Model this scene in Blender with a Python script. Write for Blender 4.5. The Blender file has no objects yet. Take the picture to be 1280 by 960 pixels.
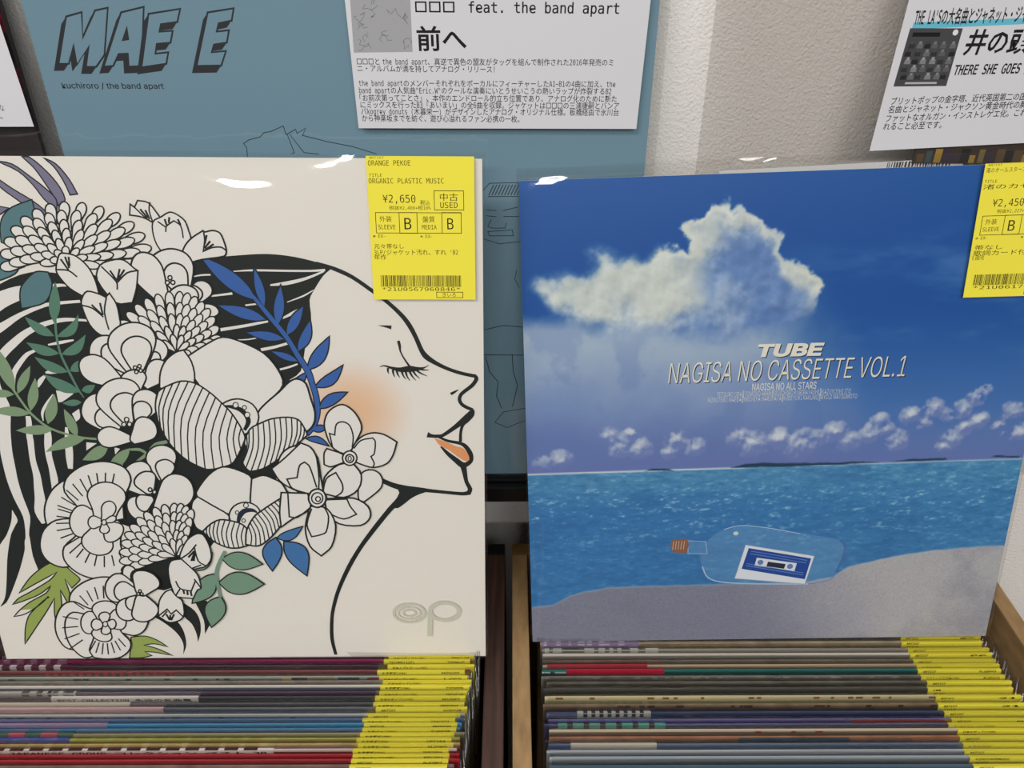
import bpy, math, random
import numpy as np
from mathutils import Matrix, Vector
from mathutils.geometry import tessellate_polygon
C = bpy.context.scene.collection
S = bpy.context.scene
RAD = math.radians
# ------------------------------------------------------------------ camera, world, lights, exposure
cam = bpy.data.objects.new('camera', bpy.data.cameras.new('camera')); C.objects.link(cam)
cam.data.sensor_width = 36; cam.data.lens = 877.04/1280*36; cam.data.clip_start = .01
cam.matrix_world = Matrix.Translation((0, 0, 1.3)) @ Matrix.Rotation(RAD(90-36.613), 4, 'X') @ Matrix.Rotation(RAD(-.192), 4, 'Z')
S.camera = cam
w = bpy.data.worlds.new('shop'); S.world = w; w.use_nodes = True
w.node_tree.nodes['Background'].inputs[0].default_value = (.93, .97, 1, 1)
w.node_tree.nodes['Background'].inputs[1].default_value = .115
def area(name, loc, rot, sx, sy, power, col=(1, .98, .955)):
    l = bpy.data.lights.new(name, 'AREA'); l.shape = 'RECTANGLE'; l.size = sx; l.size_y = sy; l.energy = power; l.color = col
    o = bpy.data.objects.new(name, l); C.objects.link(o); o.location = loc; o.rotation_euler = rot
area('ceiling_lamp_tube', (-.95, -.75, 2.6), (RAD(14), RAD(-12), 0), 1.3, .22, 21)
area('ceiling_lamp_panel', (.8, -1.5, 2.65), (RAD(28), RAD(10), 0), 1.2, .3, 15.5)
area('wall_fill_far', (-.3, -2.5, 2.65), (RAD(55), 0, 0), 2.2, .16, 34)  # unseen fill light, added at a low angle to brighten the upright wall
S.view_settings.view_transform = 'Standard'; S.view_settings.look = 'None'; S.view_settings.gamma = 1
S.view_settings.use_curve_mapping = False; S.view_settings.exposure = 0.0
S.cycles.transparent_max_bounces = 40; S.cycles.max_bounces = 8
# ------------------------------------------------------------------ colour and materials
def lin(c):
    c = np.asarray(c, float)/255.; return np.where(c <= .04045, c/12.92, ((c+.055)/1.055)**2.4)
MATS = {}
def base(name):
    m = bpy.data.materials.new(name); m.use_nodes = True; return m, m.node_tree.nodes, m.node_tree.links
def plain(name, rgb, rough=.5, noise=None, bump=None, spec=.3, metal=0.):
    if name in MATS: return MATS[name]
    m, n, l = base(name); b = n['Principled BSDF']
    b.inputs['Roughness'].default_value = rough; b.inputs['Specular IOR Level'].default_value = spec; b.inputs['Metallic'].default_value = metal
    c = tuple(lin(rgb)); b.inputs['Base Color'].default_value = (*c, 1)
    tc = n.new('ShaderNodeTexCoord')
    if noise:
        sc, amt, stretch = noise
        mp = n.new('ShaderNodeMapping'); mp.inputs['Scale'].default_value = stretch; l.new(tc.outputs['Object'], mp.inputs[0])
        t = n.new('ShaderNodeTexNoise'); t.inputs['Scale'].default_value = sc; t.inputs['Detail'].default_value = 6; l.new(mp.outputs[0], t.inputs['Vector'])
        r = n.new('ShaderNodeValToRGB'); r.color_ramp.elements[0].position = .3; r.color_ramp.elements[1].position = .7
        r.color_ramp.elements[0].color = (*[x*(1-amt) for x in c], 1); r.color_ramp.elements[1].color = (*[min(1, x*(1+amt)) for x in c], 1)
        l.new(t.outputs[0], r.inputs[0]); l.new(r.outputs[0], b.inputs['Base Color'])
    if bump:
        sc, st, dist = bump
        t2 = n.new('ShaderNodeTexNoise'); t2.inputs['Scale'].default_value = sc; t2.inputs['Detail'].default_value = 3; l.new(tc.outputs['Object'], t2.inputs['Vector'])
        bp = n.new('ShaderNodeBump'); bp.inputs['Strength'].default_value = st; bp.inputs['Distance'].default_value = dist
        l.new(t2.outputs[0], bp.inputs['Height']); l.new(bp.outputs[0], b.inputs['Normal'])
    MATS[name] = m; return m
def printed(name, rough=.55, spec=.2, grain=0.):
    if name in MATS: return MATS[name]
    m, n, l = base(name); b = n['Principled BSDF']; b.inputs['Roughness'].default_value = rough; b.inputs['Specular IOR Level'].default_value = spec
    a = n.new('ShaderNodeVertexColor'); a.layer_name = 'Col'
    src = a.outputs[0]
    if grain:
        tc = n.new('ShaderNodeTexCoord'); t = n.new('ShaderNodeTexNoise'); t.inputs['Scale'].default_value = 90; t.inputs['Detail'].default_value = 8
        l.new(tc.outputs['Object'], t.inputs['Vector'])
        mr = n.new('ShaderNodeMapRange'); mr.inputs[1].default_value = .3; mr.inputs[2].default_value = .7; mr.inputs[3].default_value = 1-grain; mr.inputs[4].default_value = 1+grain*.3
        l.new(t.outputs[0], mr.inputs[0])
        vm = n.new('ShaderNodeVectorMath'); vm.operation = 'SCALE'; l.new(src, vm.inputs[0]); l.new(mr.outputs[0], vm.inputs['Scale']); src = vm.outputs[0]
    l.new(src, b.inputs['Base Color']); MATS[name] = m; return m
def clear(name, tint=(.97, .97, .965), bump=(14, .35, .004), rough=.06, k=1.0):
    if name in MATS: return MATS[name]
    m, n, l = base(name); n.remove(n['Principled BSDF']); out = n['Material Output']
    tr = n.new('ShaderNodeBsdfTransparent'); tr.inputs[0].default_value = (*tint, 1)
    gl = n.new('ShaderNodeBsdfGlossy'); gl.inputs['Roughness'].default_value = rough; gl.inputs[0].default_value = (1, 1, 1, 1)
    fr = n.new('ShaderNodeLayerWeight'); fr.inputs[0].default_value = .5
    tc = n.new('ShaderNodeTexCoord'); t = n.new('ShaderNodeTexNoise'); t.inputs['Scale'].default_value = bump[0]; t.inputs['Detail'].default_value = 2; t.inputs['Distortion'].default_value = 1.2
    bp = n.new('ShaderNodeBump'); bp.inputs['Strength'].default_value = bump[1]; bp.inputs['Distance'].default_value = bump[2]
    l.new(tc.outputs['Object'], t.inputs['Vector']); l.new(t.outputs[0], bp.inputs['Height'])
    l.new(bp.outputs[0], gl.inputs['Normal']); l.new(bp.outputs[0], fr.inputs['Normal'])
    mu = n.new('ShaderNodeMath'); mu.operation = 'MULTIPLY'; mu.inputs[1].default_value = k; pw = n.new('ShaderNodeMath'); pw.operation = 'POWER'; pw.inputs[1].default_value = 5; l.new(fr.outputs['Facing'], pw.inputs[0]); ma = n.new('ShaderNodeMath'); ma.operation = 'MULTIPLY_ADD'; ma.inputs[1].default_value = .9; ma.inputs[2].default_value = .045; l.new(pw.outputs[0], ma.inputs[0]); l.new(ma.outputs[0], mu.inputs[0])
    mx = n.new('ShaderNodeMixShader'); l.new(mu.outputs[0], mx.inputs[0]); l.new(tr.outputs[0], mx.inputs[1]); l.new(gl.outputs[0], mx.inputs[2])
    l.new(mx.outputs[0], out.inputs[0]); MATS[name] = m; return m
# ------------------------------------------------------------------ mesh helpers
def link(name, mesh, mat, parent=None):
    o = bpy.data.objects.new(name, mesh); C.objects.link(o)
    if mat: mesh.materials.append(mat)
    if parent: o.parent = parent
    return o
def tag(o, label, cat, group=None):
    o['label'] = label; o['category'] = cat
    if group: o['group'] = group
    return o
def empty(name, M, label, cat, group=None):
    o = bpy.data.objects.new(name, None); C.objects.link(o); o.empty_display_size = .05; o.matrix_world = M; return tag(o, label, cat, group)
def structure(name, mesh, mat):
    o = link(name, mesh, mat); o['kind'] = 'structure'; return o
def boxes(bs, bevel=0.):
    import bmesh
    bm = bmesh.new()
    for (a, b) in bs:
        r = bmesh.ops.create_cube(bm, size=1)
        for v in r['verts']: v.co = Vector([(a[i]+b[i])/2+v.co[i]*(b[i]-a[i]) for i in range(3)])
    if bevel: bmesh.ops.bevel(bm, geom=bm.edges[:], offset=bevel, segments=2, affect='EDGES', profile=.6)
    m = bpy.data.meshes.new('m'); bm.to_mesh(m); bm.free(); return m
def pose(pos, lean, yaw, roll):
    cl, sl = math.cos(RAD(lean)), math.sin(RAD(lean)); cy, sy = math.cos(RAD(yaw)), math.sin(RAD(yaw)); cr, sr = math.cos(RAD(roll)), math.sin(RAD(roll))
    M = Matrix(((cy, -sy, 0), (sy, cy, 0), (0, 0, 1))) @ Matrix(((1, 0, 0), (0, cl, sl), (0, -sl, cl))) @ Matrix(((cr, 0, -sr), (0, 1, 0), (sr, 0, cr)))
    return Matrix.Translation(pos) @ M.to_4x4()
def smooth(p, closed, sub=4, corner=62):
    p = [np.array(a, float) for a in p]; n = len(p)
    if n < 3: return p
    out = []; T = []
    for i in range(n):
        a, b = p[i-1] if (i or closed) else p[i], p[(i+1) % n] if (i < n-1 or closed) else p[i]
        d0, d1 = (p[i]-a)[:2], (b-p[i])[:2]; l0, l1 = np.hypot(*d0), np.hypot(*d1)
        ang = 0 if l0 < 1e-9 or l1 < 1e-9 else math.degrees(math.acos(max(-1, min(1, float(d0 @ d1)/(l0*l1)))))
        T.append(None if ang > corner else (b-a)/2)
    for i in range(n if closed else n-1):
        a, b = p[i], p[(i+1) % n]; ta, tb = T[i], T[(i+1) % n]; d = b-a; L = np.hypot(*d[:2])
        def lim(t):
            if t is None: return d*.0+d
            l = np.hypot(*t[:2]); return t*(L/l) if l > L > 0 else t
        ta, tb = lim(ta), lim(tb)
        if T[i] is None and T[(i+1) % n] is None: out.append(a); continue
        for k in range(sub):
            s = k/sub; out.append(a*(2*s**3-3*s*s+1)+ta*(s**3-2*s*s+s)+b*(3*s*s-2*s**3)+tb*(s**3-s*s))
    if not closed: out.append(p[-1])
    return out
LAYER = 1.3e-6
class Print:
    """Flat artwork in sleeve coordinates: millimetres from the left and the bottom edge, laid on the front (-y) face."""
    def __init__(s, w, y): s.v = []; s.f = []; s.c = []; s.n = 0; s.w = w; s.y = y
    def pt(s, u, v): s.v.append((u*.001-s.w/2, s.y-s.n*LAYER, v*.001)); return len(s.v)-1
    def tri(s, ids, col):
        s.f.append(ids); s.c.append([col]*len(ids) if not isinstance(col, list) else col)
    def poly(s, pts, col):
        s.n += 1; b = [s.pt(p[0], p[1]) for p in pts]
        V = [Vector((p[0], p[1], 0)) for p in pts]
        for t in tessellate_polygon([V]):
            a, bb, c = (V[i] for i in t)
            s.tri([b[i] for i in (t if (bb-a).cross(c-a).z > 0 else t[::-1])], col)
    def rect(s, x0, y0, x1, y1, col): s.poly([(x0, y0), (x1, y0), (x1, y1), (x0, y1)], col)
    def frame(s, x0, y0, x1, y1, t, col):
        for r in ((x0, y0, x1, y0+t), (x0, y1-t, x1, y1), (x0, y0, x0+t, y1), (x1-t, y0, x1, y1)): s.rect(*r, col)
    def line(s, pts, wd, col, closed=False):
        s.n += 1; p = np.array([q[:2] for q in pts], float); n = len(p)
        W = np.array([q[2] if len(q) > 2 else wd for q in pts], float)/2
        keep = [0]+[i for i in range(1, n) if np.hypot(*(p[i]-p[i-1])) > 1e-6]; p = p[keep]; W = W[keep]; n = len(p)
        if n < 2: return
        ids = []
        for i in range(n):
            a = p[i-1] if (i or closed) else p[i]; b = p[(i+1) % n] if (i < n-1 or closed) else p[i]
            d0, d1 = p[i]-a, b-p[i]
            d0 = d0/(np.hypot(*d0) or 1); d1 = d1/(np.hypot(*d1) or 1); d = d0+d1; L = np.hypot(*d)
            d = d/L if L > .2 else d1
            k = 1/max(.55, L/2) if (d0.any() and d1.any()) else 1
            nr = np.array([-d[1], d[0]])*W[i]*k
            ids.append((s.pt(*(p[i]+nr)), s.pt(*(p[i]-nr))))
        for i in range(n if closed else n-1):
            a, b = ids[i], ids[(i+1) % n]; s.tri([a[1], b[1], b[0], a[0]], col)
    def blob(s, u, v, rx, ry, c0, c1):
        s.n += 1; N = 40; rings = 8; prev = None
        for r in range(rings+1):
            t = r/rings; k = (1-t*t)**1.3; col = tuple(np.array(c0)*k+np.array(c1)*(1-k))
            ring = [(s.pt(min(314, max(1, u+rx*t*math.cos(a))), v+ry*t*math.sin(a)), col) for a in np.linspace(0, 2*math.pi, N+1)[:-1]]
            if prev:
                for i in range(N):
                    q = [prev[i], prev[(i+1) % N], ring[(i+1) % N], ring[i]]; s.tri([x[0] for x in q][::-1], [x[1] for x in q][::-1])
            prev = ring
    def art(s, txt, pal, paper=None):
        for ln in txt.strip().split('\n'):
            h = ln.split(' '); col, k, wd = pal[h[0]], h[1], int(h[2])*.1
            p = [tuple(int(a)*.1 for a in q.split(',')) for q in h[3:]]
            if k == 'b': s.blob(*p[0], *p[1], col, paper)
            elif k == 'f': s.poly(smooth(p, True, 3), col)
            elif k == 'F': s.poly(p, col)
            elif k == 'C': s.line(p, wd, col, True)
            elif k == 'c': s.line(smooth(p, True, 3), wd, col, True)
            elif k == 'S': s.line(p, wd, col)
            else: s.line(smooth(p, False, 3), wd, col)
    def text(s, t, col, fmt=None, wt=1.0):
        (st, x0, y0, x1, y1, h, bold, sl, sty) = t
        if fmt: st = st.format(**fmt)
        if not st: return
        V, F, mx, cap = glyphs(st, bold, sty); s.n += 1
        d = np.array([x1-x0, y1-y0]); L = np.hypot(*d); d = d/L; nr = np.array([-d[1], d[0]]); sx, sy = L*wt/mx, h/cap; b = len(s.v)
        for (x, y) in V:
            q = np.array([x0, y0])+d*(x*sx+y*sy*sl)+nr*y*sy; s.pt(*q)
        for f in F: s.tri([b+i for i in f], col)
    def barcode(s, x0, y0, x1, y1, col, seed):
        r = random.Random(seed); s.n += 1; x = x0
        while x < x1-.5:
            wd = r.choice((.22, .22, .45)); a = [s.pt(*q) for q in ((x, y0), (min(x+wd, x1), y0), (min(x+wd, x1), y1), (x, y1))]; s.tri(a, col); x += wd+r.choice((.25, .25, .5))
    def slab(s, x0, y0, x1, y1, d, col, edge=None):
        """card with thickness d behind the print plane"""
        e = edge or col; g = lambda u, v, y: (s.v.append((u*.001-s.w/2, y, v*.001)), len(s.v)-1)[1]
        a = [g(u, v, s.y) for u, v in ((x0, y0), (x1, y0), (x1, y1), (x0, y1))]; b = [g(u, v, s.y+d) for u, v in ((x0, y0), (x1, y0), (x1, y1), (x0, y1))]
        s.tri(a, col); s.tri(b[::-1], e)
        for i in range(4): j = (i+1) % 4; s.tri([a[j], a[i], b[i], b[j]], e)
    def build(s, name, mat, parent=None):
        m = bpy.data.meshes.new(name); m.from_pydata(s.v, [], s.f)
        ca = m.color_attributes.new('Col', 'FLOAT_COLOR', 'CORNER')
        arr = np.ones((sum(len(f) for f in s.f), 4), np.float32); arr[:, :3] = np.concatenate([np.array(c, np.float32) for c in s.c])
        ca.data.foreach_set('color', arr.ravel()); m.update()
        return link(name, m, mat, parent)
GC = {}
def load_font(f):
    import os
    try: return bpy.data.fonts.load(os.path.join(bpy.utils.system_resource('DATAFILES', path='fonts'), f))
    except Exception: return None
MONO, SANS = load_font('DejaVuSansMono.woff2'), load_font('Inter.woff2')
def run_mesh(st, font, bold):
    c = bpy.data.curves.new('t', 'FONT'); c.body = st; c.size = 1; c.resolution_u = 2; c.offset = bold
    if font: c.font = font
    o = bpy.data.objects.new('t', c); C.objects.link(o); bpy.context.view_layer.update()
    m = bpy.data.meshes.new_from_object(o.evaluated_get(bpy.context.evaluated_depsgraph_get()))
    V = np.array([(v.co.x, v.co.y) for v in m.vertices]).reshape(-1, 2); F = [list(p.vertices) if p.normal.z > 0 else list(p.vertices)[::-1] for p in m.polygons]
    bpy.data.objects.remove(o); bpy.data.curves.remove(c); bpy.data.meshes.remove(m); return V, F
REF = {}
def extent(font, ch, ax):
    k = (id(font), ch, ax)
    if k not in REF: REF[k] = run_mesh(ch, font, 0)[0][:, ax]
    return REF[k]
def glyphs(st, bold=0., style='m'):
    """outlines of a string: half-width Latin and full-width kana and kanji in style 'm', a proportional sans in style 's'"""
    key = (st, bold, style)
    if key in GC: return GC[key]
    if style == 's':
        V, F = run_mesh(st, SANS, bold); cap = extent(SANS, 'H', 1).max(); V[:, 0] -= V[:, 0].min()
        GC[key] = (V, F, V[:, 0].max(), cap); return GC[key]
    runs = []
    for ch in st:
        a = ord(ch) < 0x2000 and ch not in '×'
        if runs and runs[-1][0] == a: runs[-1][1] += ch
        else: runs.append([a, ch])
    adv = extent(MONO, 'HH', 0).max()-extent(MONO, 'H', 0).max(); hcap = extent(MONO, 'H', 1).max(); cw = extent(None, '中中', 0).max()-extent(None, '中', 0).max()
    vs, fs, x, n = [], [], 0., 0
    for a, r in runs:
        if r.strip():
            V, F = run_mesh(r, MONO if a else None, bold*(.75 if a else 1.))
            V = V*np.array((.5/adv, .74/hcap)) if a else V/cw
            vs.append(V+np.array((x, 0))); fs += [[i+n for i in f] for f in F]; n += len(V)
        x += len(r)*(.5 if a else 1.)
    V = np.concatenate(vs); V[:, 0] -= V[:, 0].min(); cap = .84 if any(not a for a, r in runs) else .74
    GC[key] = (V, fs, V[:, 0].max(), cap); return GC[key]
def bag(name, x0, x1, v0, v1, yf, yb, mat, parent, seed=0, wav=.0004, nu=40, nv=40, topwav=.001, crinkle=0., calm=None, hem=0.):
    """clear outer sleeve: front and back sheet meeting at both sides, open and wavy at the top, crinkled outwards near it"""
    r = np.random.RandomState(seed); ph = r.rand(12)*6.28; vs = []; fs = []
    for side, y in ((0, yf), (1, yb)):
        for j in range(nv+1):
            for i in range(nu+1):
                s_, t = i/nu, j/nv; e = min(1, min(s_, 1-s_)*70)
                u = x0+(x1-x0)*s_; v = v0+(v1-v0)*t
                top = max(0, (t-.80)/.20); bot = max(0, (.06-t)/.06)
                d = wav*(.5+.5*math.sin(21*s_+ph[0]+3*t)*math.sin(9*t+ph[1]))
                if crinkle and not side:
                    q = math.sin(46*t+2.6*math.sin(5*s_+ph[4])+ph[5])*math.sin(7*s_+6*t+ph[6])+.55*math.sin(128*t-9*s_+ph[7]+2.2*math.sin(11*s_+ph[8]))*math.sin(9*s_+ph[10])+.4*math.sin(37*s_+24*t+ph[9])
                    d += crinkle*(top**1.3*.9+bot*.35+.06)*(1.6+q)*.5
                if calm and calm[0] < u < calm[1] and v > calm[2]: d = min(d, .0003)
                yy = y*e+(1-e)*(yf+yb)/2+d*e*(1 if side else -1)
                vs.append((u, yy, v+top*topwav*math.sin(9*s_+ph[3]+side*1.3)))
        o = side*(nu+1)*(nv+1)
        for j in range(nv):
            for i in range(nu):
                a = o+j*(nu+1)+i; q = [a, a+1, a+nu+2, a+nu+1]; fs.append(q if not side else q[::-1])
    if hem:                                    # the welded side seam stands out as a thin round bead
        b = len(vs); n = 8
        for j in range(9):
            v = v0+(v1-v0)*j/8; cx = x1-.0003+.0005*math.sin(j*1.1+ph[11])
            vs += [(cx+hem*math.cos(k*2*math.pi/n), (yf+yb)/2+hem*math.sin(k*2*math.pi/n), v) for k in range(n)]
        for j in range(8): fs += [[b+j*n+k, b+j*n+(k+1) % n, b+(j+1)*n+(k+1) % n, b+(j+1)*n+k] for k in range(n)]
        fs.append([b+8*n+k for k in range(n)])
    m = bpy.data.meshes.new(name); m.from_pydata(vs, [], fs)
    for p in m.polygons: p.use_smooth = True
    m.update(); return link(name, m, mat, parent)
CARD = printed('printed_card', .5, .25); CARDG = printed('worn_card', .6, .2, .35); PAPER = printed('printed_paper', .7, .15); GLOSSY = printed('glossy_card', .42, .3)
BAG = clear('clear_film'); THIN = clear('thin_clear_film', (.91, .91, .905), (30, .5, .003), .12, 2.0)
INK = tuple(lin((30, 30, 30)))
col = lambda *c: tuple(lin(c))
# ------------------------------------------------------------------ room
wallm = plain('embossed_wallpaper', (248, 244, 239), .7, None, (620, .85, .001), .2)
structure('wall_back', boxes([((-2.2, .43, 0), (2.2, .48, 2.7))]), wallm)
structure('floor', boxes([((-2.2, -2.6, -.05), (2.2, .43, 0))]), plain('floor_vinyl', (150, 140, 128), .5, (6, .15, (1, 1, 1))))
# ------------------------------------------------------------------ bins
def bin_(name, xi0, xi1, t, ztop, floor_z, mat, matback, label):
    e = empty(name, Matrix.Translation(((xi0+xi1)/2, .18, 0)), label, 'record bin', 'open record bins')
    def P(n, a, b, m, bv=.0012):
        c = ((xi0+xi1)/2, .18, 0); q = [tuple(x[i]-c[i] for i in range(3)) for x in (a, b)]; return link(n, boxes([q], bv), m, e)
    y0, y1 = -.06, .366
    P('side_panel', (xi0-t, y0, 0), (xi0, y1, ztop), mat); P('side_panel', (xi1, y0, 0), (xi1+t, y1, ztop), mat)
    P('front_panel', (xi0, y0, 0), (xi1, y0+.012, ztop-.09), mat); P('bottom_panel', (xi0, y0+.012, floor_z-.012), (xi1, y1, floor_z), mat)
    P('back_panel', (xi0-t, y1, 0), (xi1+t, y1+.011, ztop), matback)
    return e
walnut = plain('dark_walnut', (74, 52, 44), .45, (22, .35, (14, .7, 14)), None, .35)
oak = plain('light_particle_wood', (160, 128, 88), .55, (150, .22, (1, .35, 1)), None, .25)
black = plain('black_board', (22, 21, 22), .5)
LEAN = 17.; HC = .315*math.cos(RAD(LEAN))
ZL, ZR = .8772, .8550
bin_('record_bin', -.365, -.0195, .0135, .860, ZL-HC-.0014, walnut, black, 'dark walnut record bin full of records under the floral cover')
bin_('record_bin.001', .0115, .357, .012, .860, ZR-HC-.0014, oak, plain('oak_back', (120, 88, 50), .6, (60, .2, (1, 1, 1))), 'light wooden record bin full of records under the seascape cover')
# ------------------------------------------------------------------ yellow price labels
LT = [
 ('ARTIST',1.66,-1.42,9.37,-1.37,1.09,0,0,'m'),
 ('{artist}',0.99,-4.79,22.95,-4.67,2.56,0,0,'m'),
 ('TITLE',1.23,-10.39,7.94,-10.35,1.57,0,0,'m'),
 ('{title}',0.84,-13.72,39.94,-13.52,2.6,0,0,'m'),
 ('{price}',7.64,-23.42,24.92,-23.34,3.96,0,0,'m'),
 ('税込',27.31,-24.46,32.46,-24.44,2.46,0,0,'m'),
 ('{net}',10.86,-27.01,32.78,-26.9,1.99,0,0,'m'),
 ('中古',37.78,-22.05,47.3,-22.0,3.57,0,0,'m'),
 ('USED',37.87,-26.02,47.03,-25.98,2.94,0,0,'m'),
 ('外装',5.47,-33.14,11.83,-33.11,2.88,0,0,'m'),
 ('SLEEVE',4.57,-37.19,13.69,-37.15,2.32,0,0,'m'),
 ('B',18.5,-37.23,22.24,-37.21,5.97,0,0,'m'),
 ('盤質',28.27,-33.23,34.74,-33.2,2.88,0,0,'m'),
 ('MEDIA',27.84,-37.19,35.61,-37.15,2.32,0,0,'m'),
 ('B',41.31,-37.13,44.66,-37.11,5.78,0,0,'m'),
 ('※EX-',1.37,-41.67,8.07,-41.64,1.85,0,0,'m'),
 ('{ex}',26.7,-41.66,33.11,-41.63,1.85,0,0,'m'),
 ('{n1}',1.84,-47.34,17.68,-47.27,2.46,0,0,'m'),
 ('{n2}',1.65,-50.69,46.78,-50.52,2.77,0,0,'m'),
 ('{n3}',1.5,-53.26,8.07,-53.24,2.58,0,0,'m'),
 ('{code}',4.98,-70.47,47.63,-70.35,1.94,0,0,'m'),
 ('{tag}',37.93,-73.56,45.13,-73.54,2.26,0,0,'m')]
RECT = [(34.62,-27.2,50.43,-17.09),(3.29,-39.33,48.96,-28.37),(15.76,-39.43,25.5,-28.31),(34.46,-74.25,49.18,-70.9),(38.4,-39.33,48.96,-28.21)]
BAR = (4.43,-68.1,48.68,-61.85)
YEL = col(240, 226, 72); YI = col(44, 40, 18)
def price_label(parent, u0, vtop, fmt, y, seed):
    p = Print(.315, y)
    class O(Print): pass
    s = p; ov = p.pt
    p.pt = lambda u, v: ov(u+u0, v+vtop)
    p.n = 0; p.rect(.0, -75.2, 56, 0, YEL)
    for t in LT: p.text(t, YI, fmt)
    for r in RECT: p.frame(*r, .32, YI)
    p.barcode(*BAR, YI, seed)
    o = p.build('price_label', PAPER, parent); o['label'] = 'yellow second-hand price label'; return o
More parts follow.
